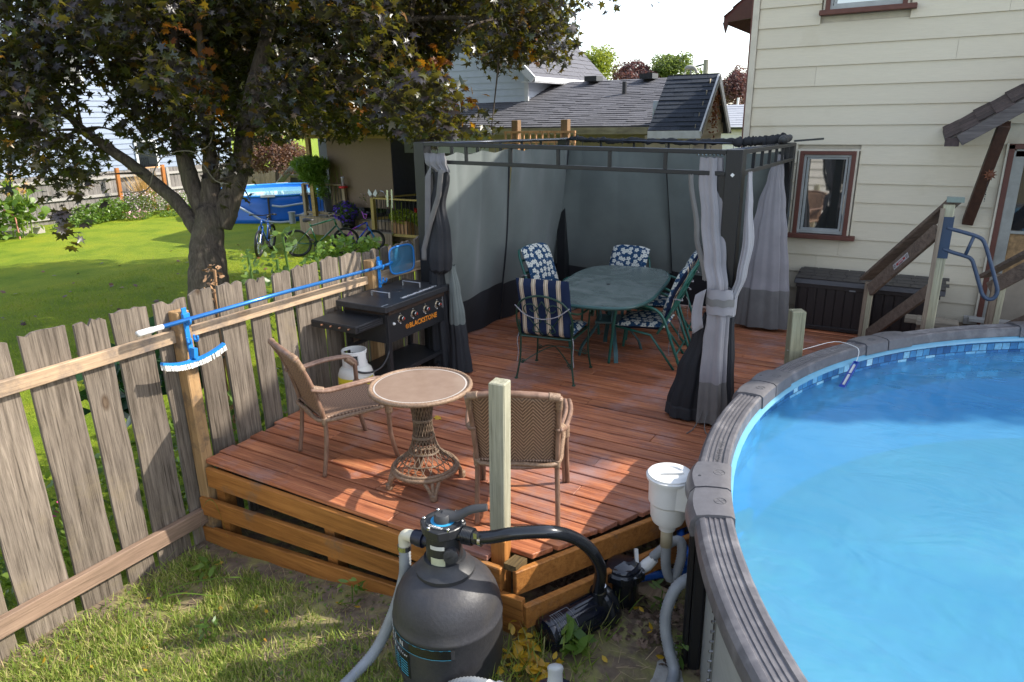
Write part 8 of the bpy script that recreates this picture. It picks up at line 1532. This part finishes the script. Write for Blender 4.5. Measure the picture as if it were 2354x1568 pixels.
# the nearest leaves one by one
lm = []
for q in range(5):
    o = scatter('leaf', [(0, 0, 0)], .15, MAPLE, m_lf, None, up=.4, fold=.25, kind=None, rs=np.random.RandomState(40 + q), droop=.8); lm.append(o.data); bpy.data.objects.remove(o)
d2 = pts[:, 0] * -.5 + pts[:, 1] * .86; order = np.argsort(d2 + RSm.uniform(0, .8, len(pts)))[:290]
for i in order:
    o = bpy.data.objects.new('leaf', random.choice(lm)); COL.objects.link(o); o.parent = tree; o.location = Vector(pts[i]) + Vector((0, -.05, -.04)) - wloc(tree); o.rotation_euler = (random.uniform(-.4, .4), random.uniform(-.4, .4), random.uniform(0, 6.28))
m_org = leafmat('orange_leaf', [(0, (0.34, 0.15, 0.012)), (.5, (0.30, 0.09, 0.012)), (1, (0.14, 0.06, 0.05))], trans=(.7, .35, .02), tw=.5)
pp = []
for c_, n_ in (((-7.98, 6.05, 3.05), 14), ((-7.80, 6.05, 2.75), 12), ((-7.75, 6.05, 2.42), 8), ((-8.1, 5.9, 3.45), 10), ((-6.0, 8.2, 3.1), 30), ((-5.6, 8.3, 2.6), 26), ((-5.9, 8.25, 2.35), 26), ((-4.9, 8.8, 3.3), 26), ((-6.8, 7.6, 2.6), 24), ((-8.1, 6.0, 2.6), 10)):
    pp += list(np.array(c_) + RSm.normal(0, .12, (n_, 3)) * np.array([1, 1, 1.1]))
scatter('autumn_leaves', pp, .13, MAPLE, m_org, tree, up=.4, fold=.25, rs=RSm, droop=1.0)

# ------------------------------------------------------------------ distant trees
def far_tree(label, x, y, zc, rx, rz, stops, trans, n, leaf, seed, zb=-.8, name='round_tree'):
    t_ = thing(name, label, 'tree', (x, y, zb)); r_ = np.random.RandomState(seed); bl_ = []
    for i in range(26):
        d = r_.normal(size=3); d /= np.linalg.norm(d); d[2] = abs(d[2]) * 1.2 - .35; s_ = r_.uniform(.3, .75)
        bl_.append((x + d[0] * rx * s_, y + d[1] * rx * s_, zc + d[2] * rz * s_, rx * .34, rx * .34, rz * .30))
    P_ = blob_pts(bl_, n, r_, shell=.6); scatter('crown', P_, r_.uniform(leaf * .6, leaf * 1.3, n), OVAL, leafmat('far_leaf%d' % seed, stops, trans, tw=.4, rough=.5), t_, rs=r_)
    mb = MB(); mb.tube([(x, y, zb), (x + .1, y, zc * .5), (x, y, zc)], [rx * .07, rx * .05, rx * .02], 8); mb.obj('trunk', bk, t_, smooth=True)
    for b in bl_[::4]: MB().tube([(x, y, zc * .5), (b[0], b[1], b[2])], [rx * .025, rx * .008], 5).obj('branch', bk, t_)
yg = [(0, (0.08, 0.13, 0.012)), (.5, (0.16, 0.21, 0.02)), (1, (0.30, 0.32, 0.03))]; pu_ = [(0, (0.045, 0.02, 0.025)), (.6, (0.085, 0.045, 0.05)), (1, (0.16, 0.10, 0.09))]; gr_ = [(0, (0.03, 0.055, 0.012)), (.5, (0.07, 0.11, 0.025)), (1, (0.14, 0.18, 0.05))]
far_tree('bright yellow green tree rising just right of the grey gable roof', -20.0, 45, 5.3, 1.8, 2.1, yg, (.5, .55, .05), 6000, .16, 1)
far_tree('dusky purple leaved tree between the yellow green tree and the pale green one', -17.0, 45, 4.5, 2.3, 1.8, pu_, (.3, .12, .1), 7000, .16, 2)
far_tree('pale green tree behind the low roof, left of the utility pole', -14.9, 46, 5.0, 1.9, 1.8, gr_, (.4, .5, .1), 6000, .16, 3)
far_tree('dark purple tree in the gap beside the cream house wall', -9.9, 42, 3.4, 1.25, 1.9, pu_, (.3, .12, .1), 7000, .13, 4)
far_tree('small green bushy tree low in the gap under the purple tree', -8.6, 36, 1.6, .9, 1.2, gr_, (.4, .5, .1), 4000, .12, 6)
far_tree('purple shrub like tree beyond the blue frame pool beside the maple trunk', -23.0, 20.2, 1.0, 1.5, 1.5, [(0, (0.05, 0.025, 0.02)), (.6, (0.12, 0.06, 0.045)), (1, (0.30, 0.20, 0.15))], (.5, .25, .1), 6000, .12, 7, name='purple_shrub')
far_tree('broad green tree beyond the white gable, seen through the maple leaves', -26, 34, 6.5, 4.0, 3.6, gr_, (.4, .5, .1), 9000, .25, 8)
far_tree('tall yellow green tree top showing through the maple near the white gable', -21.0, 30, 5.3, 2.2, 2.6, yg, (.5, .55, .05), 7000, .2, 9)

far_tree('added unseen green tree behind the cream house, breaking up the shadow edge on the pool', 6.9, 10.2, 7.6, 1.5, 2.9, gr_, (.3, .4, .1), 9000, .16, 10)  # out-of-frame tree, added to break up the shadow edge on the water
# ------------------------------------------------------------------ garden plants across the lawn
m_gl1 = leafmat('garden_leaf', [(0, (0.05, 0.11, 0.015)), (.5, (0.10, 0.19, 0.03)), (1, (0.20, 0.30, 0.06))], (.4, .55, .05), .4)
def plant(name, label, cat, blobs, n, leaf, mat, seed, tmpl=OVAL, extra=None, stems=None, group=None):
    b0 = blobs[0]; t_ = thing(name, label, cat, (b0[0], b0[1], b0[2] - b0[5]), group); r_ = np.random.RandomState(seed)
    scatter('foliage', blob_pts(blobs, n, r_), r_.uniform(leaf * .6, leaf * 1.3, n), tmpl, mat, t_, rs=r_)
    for nm, bl_, k, sz, mt in (extra or []): scatter(nm, blob_pts(bl_, k, r_, shell=.9), r_.uniform(sz * .7, sz * 1.2, k), OVAL, mt, t_, up=1.0, rs=r_)
    if stems:
        mb = MB()
        for x, y, z0, z1 in stems: mb.tube([(x, y, z0), (x + r_.uniform(-.08, .08), y, (z0 + z1) / 2), (x + r_.uniform(-.1, .1), y, z1)], .012, 5)
        mb.obj('stem', mat, t_)
    return t_
def flat(name, c): return M(name, c, rough=.6)
m_yel = flat('petal_yellow', (0.75, 0.38, 0.01)); m_pw = flat('petal_white', (0.62, 0.52, 0.52)); m_pk = flat('petal_pink', (0.65, 0.10, 0.25)); m_vi = flat('petal_violet', (0.10, 0.04, 0.42)); m_rd = flat('petal_red', (0.6, 0.03, 0.03))
r_ = random.Random(6)
sfl = thing('sunflowers', 'clump of tall sunflowers with yellow heads in front of the far fence', 'sunflowers', (-22.9, 10.2, -.75)); mb = MB(); hp = []
for i in range(15):
    x, y = -22.9 + r_.uniform(-.35, .35), 8.9 + i * .125; h = r_.uniform(1.1, 1.95) * (1 if i > 6 else .75); mb.tube([(x, y, -.75), (x + .05, y + .05, -.75 + h * .5), (x + .1, y + .1, -.75 + h)], .022, 5); hp.append((x + .14, y + .08, -.75 + h))
mb.obj('stem', flat('sun_stem', (0.22, 0.32, 0.06)), sfl)
RS2 = np.random.RandomState(8); P_ = np.concatenate([np.array(h_)[None, :] - np.array([0, 0, 1])[None, :] * RS2.uniform(.1, 1.25, (26, 1)) + RS2.normal(0, .15, (26, 3)) * [1, 1, .2] for h_ in hp])
scatter('foliage', P_, RS2.uniform(.13, .30, len(P_)), (np.array([(0, -.5), (.35, -.35), (.42, 0), (.22, .3), (0, .55), (-.22, .3), (-.42, 0), (-.35, -.35)]), [(0, i, i + 1) for i in range(1, 7)]), m_gl1, sfl, rs=RS2, droop=.6)
for i, h_ in enumerate(hp[5:15]):
    c_ = Vector(h_) + Vector((.08, -.06, .02)); mb = MB(); dn = Vector((.7, -.6, .35)).normalized(); R_ = dn.to_track_quat('Z', 'Y').to_matrix()
    for k in range(12):
        a = k * pi / 6; mb.add([c_ + R_ @ Vector((cos(a + s_) * q, sin(a + s_) * q, 0)) for s_, q in ((-.2, .04), (0, .15), (.2, .04))], [(0, 1, 2)])
    mb.obj('petals', m_yel, sfl); MB().lathe([(.045, 0), (.04, .02), (0, .025)], c_, 8, rot=R_).obj('flower_centre', m_rat, sfl)
o = MB().tube([(-22.4, 10.05, -.75), (-22.5, 10.1, -.1), (-22.9, 10.0, .1)], .02, 5).obj('garden_stake', flat('stake_pink', (0.6, 0.25, 0.2))); tag(o, 'thin pinkish stake leaning beside the sunflower stems', 'stake')
MBb = MB().box((-23.2, 9.6, -.66), (.2, 3.0, .18)).obj('garden_edging', flat('edging', (0.42, 0.38, 0.34))); tag(MBb, 'low pale timber edging under the sunflowers', 'edging')
plant('leafy_shrub', 'low green leafy shrub in the flower bed left of the white blossoms', 'shrub', [(-23.8, 13.0, -.45, .5, .7, .35), (-23.9, 13.7, -.4, .5, .6, .4), (-23.6, 12.6, -.6, .4, .6, .2)], 2600, .10, m_gl1, 21)
plant('white_flowers', 'airy mass of small pinkish white flowers below the rust garden posts', 'flowers', [(-23.9, 14.6, -.35, .5, .6, .4), (-23.8, 15.4, -.3, .5, .7, .42), (-23.7, 16.2, -.4, .5, .6, .35)], 2600, .07, m_gl1, 22, extra=[('blossom', [(-23.8, 14.6, -.25, .5, .6, .42), (-23.7, 15.4, -.15, .5, .7, .45), (-23.6, 16.1, -.3, .5, .6, .35)], 1500, .055, m_pw)])
plant('pink_flowers', 'small clump of pale pink flowers at the lawn edge of the bed', 'flowers', [(-23.2, 14.2, -.62, .35, .5, .14)], 600, .06, m_gl1, 23, extra=[('blossom', [(-23.1, 14.1, -.56, .3, .4, .14)], 120, .07, flat('petal_pale_pink', (0.62, 0.36, 0.38)))])
plant('border_plants', 'low green border plants running on toward the maple trunk', 'plants', [(-23.3, 16.8, -.6, .4, .9, .18), (-22.9, 15.6, -.66, .3, .9, .12), (-23.4, 12.0, -.66, .3, .6, .12)], 2200, .07, m_gl1, 24)
og = thing('ornamental_grass', 'dry golden ornamental grass plume in front of the far fence', 'grass', (-24.2, 15.3, -.75))
r3_ = np.random.RandomState(5); base = np.tile([-24.2, 15.25, -.55], (420, 1)) + r3_.normal(0, .12, (420, 3)) * [1, 1, 0]; scatter('blades', base, r3_.uniform(.7, 1.45, 420), (np.array([(-.008, 0), (.008, 0), (.007, .5), (-.007, .5), (0, 1.0)]), BLADE[1]), flat('golden_grass', (0.55, 0.34, 0.10)), og, stand=True, lean=.5, rs=r3_)
plant('weed_patch', 'low green weed patch on the lawn at the left edge below the sunflowers', 'plants', [(-17.9, 6.9, -.72, .35, .5, .1)], 500, .08, m_gl1, 26)
# porch plants
fern = plant('hanging_fern', 'big hanging basket of feathery fern by the porch post', 'hanging plant', [(-14.55, 14.0, 1.25, .58, .4, .20), (-14.5, 14.0, 1.0, .42, .3, .25), (-14.25, 13.95, .75, .15, .15, .42)], 3000, .13, leafmat('fern_leaf', [(0, (0.06, 0.13, 0.02)), (1, (0.18, 0.28, 0.05))], (.4, .6, .05), .4), 31, tmpl=(np.array([(0, -.9), (.12, -.2), (.08, .4), (0, .9), (-.08, .4), (-.12, -.2)]), OVAL[1]))
def pot(label, x, y, z0, r_, h, mat, leafs, nleaf, leafm, fl=None, seed=1, cat='potted plant', name='potted_plant', lsz=.07):
    t_ = thing(name, label, cat, (x, y, z0)); MB().lathe([(r_ * .72, z0), (r_, z0 + h), (r_ * 1.05, z0 + h), (r_ * 1.05, z0 + h + .02), (r_ * .9, z0 + h)], (x, y, 0), 20).obj('pot', mat, t_, smooth=True, auto=40)
    rr = np.random.RandomState(seed); scatter('foliage', blob_pts(leafs, nleaf, rr), rr.uniform(lsz * .6, lsz * 1.3, nleaf), OVAL, leafm, t_, rs=rr)
    if fl: scatter('flowers', blob_pts(fl[0], fl[1], rr, shell=.95), fl[2], MAPLE if fl[2] > .06 else OVAL, fl[3], t_, up=.6, rs=rr)
    return t_
m_gl2 = leafmat('pot_leaf', [(0, (0.025, 0.06, 0.012)), (.6, (0.06, 0.12, 0.025)), (1, (0.12, 0.2, 0.05))], (.3, .5, .05), .35)
m_gl3 = leafmat('lime_leaf', [(0, (0.14, 0.22, 0.02)), (1, (0.36, 0.42, 0.05))], (.6, .7, .05), .45)
pot('violet and dark purple petunias in a black pot on the porch step', -13.45, 14.1, -.44, .22, .30, m_black, [(-13.4, 14.05, .02, .36, .25, .26)], 900, m_gl2, ([(-13.4, 13.98, .02, .38, .26, .28)], 260, .075, m_vi), 41)
pot('leafy trailing plant with small white flowers in a black tub on the porch deck', -13.1, 14.75, -.2, .27, .36, m_black, [(-13.1, 14.7, .35, .42, .3, .28), (-12.75, 14.6, .1, .2, .2, .35)], 1500, m_gl1, ([(-13.0, 14.6, .35, .42, .3, .28)], 90, .05, m_pw), 42)
pot('feathery green plant standing against the tan blind', -13.1, 15.0, -.2, .2, .4, m_black, [(-13.15, 14.95, .75, .28, .25, .35)], 1400, leafmat('feather_leaf', [(0, (0.06, 0.14, 0.04)), (1, (0.12, 0.24, 0.07))], (.3, .5, .1), .4), None, 43, lsz=.05)
pot('wide dark low tub standing on the porch deck by the step', -12.75, 14.55, -.2, .22, .16, M('tub_dark', (0.05, 0.045, 0.05)), [(-12.75, 14.55, -.02, .15, .15, .05)], 60, m_gl2, None, 44)
pot('tall plant with pink blossoms in a dark barrel behind the left porch railing', -14.6, 14.8, -.2, .30, .55, M('barrel', (0.04, 0.04, 0.045), (0.02, 0.02, 0.024), stretch=(1, 1, 6)), [(-14.6, 14.75, .5, .4, .35, .35), (-14.1, 14.65, .15, .25, .25, .4)], 1500, m_gl2, ([(-14.95, 14.5, .92, .12, .1, .1), (-15.1, 14.5, .60, .1, .1, .08)], 90, .07, m_pk), 45)
pg = thing('porch_grass', 'tall arching grass spikes rising from the barrel beside the fern', 'plant', (-14.0, 14.6, .2)); r3_ = np.random.RandomState(15); scatter('blades', np.tile([-14.05, 14.6, .15], (90, 1)) + r3_.normal(0, .07, (90, 3)) * [1, 1, 0], r3_.uniform(.6, 1.15, 90), (np.array([(-.01, 0), (.01, 0), (.008, .5), (-.008, .5), (0, 1.0)]), BLADE[1]), m_gl1, pg, stand=True, lean=.6, rs=r3_)
wp = thing('wooden_planter', 'reddish wooden planter box overflowing with lime yellow foliage by the golden railing', 'planter', (-11.6, 14.3, -.6)); MB().box((-11.6, 14.25, -.34), (.55, .4, .42)).obj('box', m_new, wp); 
for i in range(5): MB().box((-11.82 + i * .11, 14.03, -.34), (.10, .02, .42)).obj('board', m_new, wp)
r3_ = np.random.RandomState(16); scatter('foliage', blob_pts([(-11.6, 14.2, -.05, .42, .3, .2), (-11.0, 14.3, -.05, .35, .3, .25)], 1500, r3_), .07, OVAL, m_gl3, wp, rs=r3_); scatter('flowers', blob_pts([(-11.05, 14.1, .16, .1, .1, .06)], 40, r3_), .06, MAPLE, m_rd, wp, up=1, rs=r3_)
for x, z in ((-12.0, .35), (-11.85, .30), (-11.75, .38), (-11.65, .32)):
    MB().tube([(x, 14.2, -.1), (x + .02, 14.2, z)], .012, 5).obj('flower_spike', m_gl3, wp)
hf = thing('bird_feeder', 'clear hummingbird feeder with a red base on the porch rail post', 'bird feeder', (-13.65, 14.2, .62)); MB().lathe([(.03, .66), (.045, .88), (.06, .90), (.02, .92)], (-13.65, 14.25, 0), 12).obj('bottle', M('bottle_clear', (0.5, 0.48, 0.58), rough=.1), hf, smooth=True); MB().lathe([(.05, .60), (.12, .62), (.12, .66), (.04, .67)], (-13.65, 14.25, 0), 14).obj('base', m_rd, hf, smooth=True)
bf = thing('garden_butterfly', 'white butterfly ornament on the corner of the golden railing', 'ornament', (-12.4, 13.95, .45)); mb = MB(); c_ = Vector((-12.35, 13.93, .52)); 
for s_ in (-1, 1): mb.add([c_, c_ + Vector((s_ * .12, 0, .14)), c_ + Vector((s_ * .16, 0, .04)), c_ + Vector((s_ * .10, .0, -.05))], [(0, 1, 2, 3)])
mb.obj('wings', m_wwhite, bf); MB().tube([c_ + Vector((0, -.01, -.08)), c_ + Vector((0, -.01, .08))], .012, 5).obj('body', m_black, bf)
ws = thing('wind_spinner', 'bright silver metal strips standing up at the golden railing', 'wind spinner', (-11.8, 13.95, .2)); MB().box((-11.85, 13.93, .44), (.06, .02, .42), Matrix.Rotation(.06, 3, 'Y')).obj('strip', m_chrome, ws); MB().box((-11.72, 13.95, .44), (.05, .02, .46), Matrix.Rotation(.04, 3, 'Y')).obj('strip', m_chrome, ws); MB().tube([(-11.78, 13.95, -.5), (-11.76, 13.95, .3)], .015, 5).obj('rod', m_chrome, ws)
MB().tube([(-12.1 + .14 * cos(a), 14.0, .45 + .16 * sin(a)) for a in [i * pi / 10 for i in range(11)]], .01, 5).obj('hoop', m_chrome, ws)

# ------------------------------------------------------------------ plants along the near fence
plant('rose_bush', 'thin leggy rose bush with small oval leaves growing up behind the fence tops', 'bush', [(-4.95, 4.05, 1.15, .12, .22, .20), (-4.9, 4.3, 1.30, .10, .18, .16), (-4.85, 4.15, .8, .15, .25, .35)], 260, .07, leafmat('rose_leaf', [(0, (0.05, 0.10, 0.02)), (.7, (0.12, 0.2, 0.06)), (1, (0.3, 0.25, 0.05))], (.4, .6, .1), .4), 51, stems=[(-4.95, 4.0, -.7, 1.3), (-4.9, 4.3, -.7, 1.4), (-4.9, 4.15, -.7, 1.2)])
plant('dry_weed', 'spindly dry pinkish weed sticking up over the fence left of the rose bush', 'weed', [(-5.0, 3.62, 1.15, .05, .10, .10), (-4.95, 3.5, 1.0, .05, .1, .08)], 70, .045, flat('dry_pink', (0.35, 0.2, 0.10)), 52, stems=[(-5.0, 3.6, -.7, 1.2), (-4.98, 3.55, -.7, 1.05)])
plant('climbing_plant', 'bright green weeds spilling over the fence behind the net', 'plants', [(-4.7, 4.75, 1.22, .12, .25, .10), (-4.6, 5.05, 1.20, .1, .2, .08), (-4.7, 4.5, 1.1, .1, .2, .12)], 420, .06, m_gl1, 53, stems=[(-4.7, 4.7, -.7, 1.2), (-4.65, 5.0, -.7, 1.2)])
plant('hosta', 'dark glossy hosta leaves at the foot of the maple behind the fence', 'plants', [(-5.15, 3.0, .55, .3, .45, .30), (-5.1, 2.6, .40, .25, .3, .25), (-5.3, 3.4, .5, .3, .3, .3)], 170, .24, leafmat('hosta_leaf', [(0, (0.012, 0.035, 0.02)), (1, (0.03, 0.08, 0.035))], (.1, .3, .05), .2, rough=.25), 54)
plant('hedge_plants', 'mixed green plants showing through the gaps of the near fence', 'plants', [(-4.85, y_, -.25, .22, .35, .45) for y_ in (1.0, 1.6, 2.2, 2.8, 3.4, 4.0, 4.6)], 2600, .075, m_gl1, 55, extra=[('blossom', [(-4.65, 1.9, .0, .1, .1, .1), (-4.65, 1.4, -.2, .1, .1, .1)], 14, .05, flat('petal_magenta', (0.6, 0.02, 0.25)))])

# ------------------------------------------------------------------ grass, weeds and litter by the deck
RSg = np.random.RandomState(77)
def ground_pts(n, x0, x1, y0, y1, dens=None):
    P_ = []
    while len(P_) < n:
        x, y = RSg.uniform(x0, x1), RSg.uniform(y0, y1)
        if dens and RSg.uniform() > dens(x, y): continue
        P_.append((x, y, gz(x, y) - .004))
    return np.array(P_)
from mathutils import noise as mn
def dlawn(x, y):
    if x > -1.25: return .04
    q = mn.noise(Vector((x * 2.2, y * 2.2, 0))) * .9 + mn.noise(Vector((x * 6, y * 6, 3))) * .5 + .62
    if y > 2.62 and x < -1.7: return 0
    if (x - TX) ** 2 + (y - TY) ** 2 < .07: return 0
    q *= min(1, max(0.05, (2.95 - y - .20 * (x + 4.4)) / .9)) if x > -3.6 else min(1, max(.1, (x + 4.42) / .45))
    return max(0, min(1, q))
m_gr = leafmat('grass_blade', [(0, (0.10, 0.17, 0.03)), (.45, (0.24, 0.32, 0.06)), (.75, (0.42, 0.46, 0.12)), (.9, (0.46, 0.41, 0.18)), (1, (0.52, 0.40, 0.22))], (.5, .6, .08), .35, rough=.6, spec=.2)
P_ = ground_pts(46000, -4.38, -1.0, .75, 2.72, dlawn); o = scatter('grass', P_, RSg.uniform(.025, .085, len(P_)), (BLADE[0] * [1.1, 1], BLADE[1]), m_gr, stand=True, lean=1.3, rs=RSg); tag(o, 'patchy sunlit grass in front of the deck steps', 'grass')
P_ = ground_pts(3200, -4.38, -1.0, .8, 2.75, lambda x, y: .25 + .6 * dlawn(x, y)); o = scatter('clover', P_ + [0, 0, .015], RSg.uniform(.012, .032, len(P_)), OVAL, m_gl1, up=2.5, rs=RSg); tag(o, 'small clover and weed leaves among the patchy grass', 'weeds')
m_str = flat('dry_straw', (0.34, 0.25, 0.14)); P_ = ground_pts(2600, -4.35, -.9, .8, 4.0, lambda x, y: .8); o = scatter('dry_grass', P_ + [0, 0, .01], RSg.uniform(.04, .13, len(P_)), (np.array([(-.02, -.5), (.02, -.5), (.015, .5), (-.015, .5)]), [(0, 1, 2), (0, 2, 3)]), m_str, up=3, rs=RSg); tag(o, 'dry straw scattered over the bare soil', 'straw')
P_ = ground_pts(420, -2.0, -1.15, 2.3, 3.4, lambda x, y: (.9 if x < -1.42 else .25) if y < 2.8 + (x + 1.5) * 1.6 else .0); o = scatter('tall_grass', P_, RSg.uniform(.06, .22, len(P_)), (BLADE[0] * [.55, 1], BLADE[1]), m_gr, stand=True, lean=.9, rs=RSg); tag(o, 'longer grass tufts around the filter tank and pump', 'grass')
P_ = ground_pts(1500, -1.7, -.66, 3.0, 4.4); o = scatter('leaf_litter', P_ + [0, 0, .012], RSg.uniform(.02, .06, len(P_)), MAPLE, leafmat('litter', [(0, (0.05, 0.03, 0.02)), (.6, (0.14, 0.09, 0.06)), (1, (0.25, 0.17, 0.12))], (.2, .1, .05), .1, rough=.8), up=2, rs=RSg); tag(o, 'brown leaf litter under the pool ledge', 'leaf litter')
m_yl = leafmat('yellow_leaf', [(0, (0.55, 0.33, 0.02)), (.6, (0.62, 0.40, 0.03)), (1, (0.40, 0.20, 0.05))], (.8, .6, .05), .35)
r_ = random.Random(31); spots = [(-1.52 + r_.gauss(0, .05), 2.62 + r_.gauss(0, .08)) for _ in range(26)] + [(-1.38 + r_.gauss(0, .05), 2.58 + r_.gauss(0, .06)) for _ in range(10)] + [(r_.uniform(-4.2, -2.2), r_.uniform(1.3, 2.6)) for _ in range(22)] + [(r_.uniform(-1.4, -.8), r_.uniform(2.7, 3.5)) for _ in range(10)]
lms = []
for q in range(4):
    o = scatter('fallen_leaf', [(0, 0, 0)], .075, OVAL if q % 2 else MAPLE, m_yl, None, up=1.6, fold=.4, kind=None, rs=np.random.RandomState(60 + q)); lms.append(o.data); bpy.data.objects.remove(o)
hp_ = np.array([(x, y, gz(x, y) + .03 + .06 * r_.random()) for x, y in spots[:36] * 2]) + RSg.normal(0, .03, (72, 3)) * [1, 1, .2]
o = scatter('leaf_pile', hp_, RSg.uniform(.05, .10, 72), OVAL, m_yl, up=1.2, fold=.4, rs=RSg); tag(o, 'heap of bright yellow fallen leaves between the filter tank and the deck corner', 'leaves')
hp_ = np.array([(x, y, gz(x, y) + .03) for x, y in spots[36:]]); o = scatter('fallen_leaves', hp_, RSg.uniform(.03, .06, len(hp_)), OVAL, m_yl, up=1.6, fold=.4, rs=RSg); tag(o, 'single yellow fallen leaves dotted over the patchy grass', 'leaves')
for (x, y, lab, n, sz) in ((-1.30, 2.78, 'broad green weed growing between the filter tank and the pump', 26, .11), (-2.75, 2.62, 'small green weed against the lower deck skirt board', 26, .05), (-3.95, 2.45, 'leafy green weed at the fence end of the deck skirt', 16, .07), (-1.02, 3.42, 'young bright green weed beside the blue hose', 12, .07), (-.80, 3.05, 'green weed at the foot of the pool upright', 16, .06), (-3.35, 2.0, 'lime green leafy weed at the fence side of the patchy grass', 26, .05)):
    z0 = gz(x, y); t_ = thing('weed', lab, 'weed', (x, y, z0)); rr = np.random.RandomState(int(abs(x * 100))); scatter('foliage', blob_pts([(x, y, z0 + .09, .09, .09, .08)], n, rr), rr.uniform(sz * .7, sz * 1.2, n), (OVAL[0] * [.8, 1.3], OVAL[1]), m_gl1, t_, rs=rr, up=.8); MB().tube([(x, y, z0), (x + .01, y, z0 + .14)], .004, 4).obj('stem', m_gl1, t_)
# arching blade plant at the rail
bpn = thing('strap_plant', 'long arching green blades sprouting under the low fence rail', 'plant', (-4.0, 2.15, -.68))
for pts_ in ([(-4.02, 2.12, -.66), (-4.0, 2.2, -.52), (-3.95, 2.36, -.40)], [(-4.02, 2.12, -.66), (-3.9, 2.25, -.58), (-3.6, 2.45, -.55), (-3.35, 2.5, -.60)], [(-4.02, 2.12, -.66), (-3.85, 2.2, -.60), (-3.5, 2.35, -.62)], [(-4.02, 2.12, -.66), (-4.05, 2.15, -.5), (-4.0, 2.3, -.36)], [(-4.28, 2.62, -.62), (-4.2, 2.66, -.3), (-4.12, 2.70, -.26), (-4.0, 2.68, -.5)]):
    q = smooth_path(pts_, 6); k = len(q); MB().sheet(lambda u, v: q[min(k - 1, int(v * (k - 1)))] + Vector((.012, -.010, .002)) * (u - .5) * 2 * (1 - v * .85), 1, k - 1).obj('blade', m_gl1, bpn, smooth=True)
# bits on the deck
for i, (x, y) in enumerate(((-2.93, 3.62), (-2.55, 5.0), (-3.2, 4.2))):
    o = bpy.data.objects.new('dry_leaf', lms[0]); COL.objects.link(o); o.location = (x, y, .012); o.scale = (1, 1, .8); o.rotation_euler = (.1, .1, i); tag(o, ('curled brown leaf on the deck beside the rattan chair', 'small leaf lying on the deck between the round table and dining set', 'small leaf lying on the deck near the griddle wheel')[i], 'leaf')
# lawn texture near the camera side of the neighbour's grass
P_ = np.stack([RSg.uniform(-15, -4.5, 60000), RSg.uniform(1.5, 12.5, 60000), np.full(60000, -.755)], 1); P_ = P_[RSg.uniform(size=len(P_)) < np.clip(14 / (np.hypot(P_[:, 0], P_[:, 1]) + 3), 0, 1)]
m_gr2 = leafmat('lawn_blade', [(0, (0.10, 0.16, 0.01)), (.6, (0.20, 0.28, 0.016)), (1, (0.34, 0.40, 0.04))], (.5, .7, .05), .35, rough=.6, spec=.2)
o = scatter('lawn_grass', P_, RSg.uniform(.03, .06, len(P_)), (BLADE[0] * [1.6, 1], BLADE[1]), m_gr2, stand=True, lean=1.2, rs=RSg); tag(o, "short bright green blades of the neighbour's lawn", 'grass')
P_ = np.stack([RSg.uniform(-17, -5, 170), RSg.uniform(2, 13, 170), np.full(170, -.72)], 1); o = scatter('lawn_leaves', P_, RSg.uniform(.05, .12, 170), MAPLE, leafmat('brown_litter', [(0, (0.06, 0.03, 0.03)), (1, (0.22, 0.10, 0.04))], (.2, .1, .05), .1), up=2, rs=RSg); tag(o, "dark fallen maple leaves dotted over the neighbour's lawn", 'leaves')
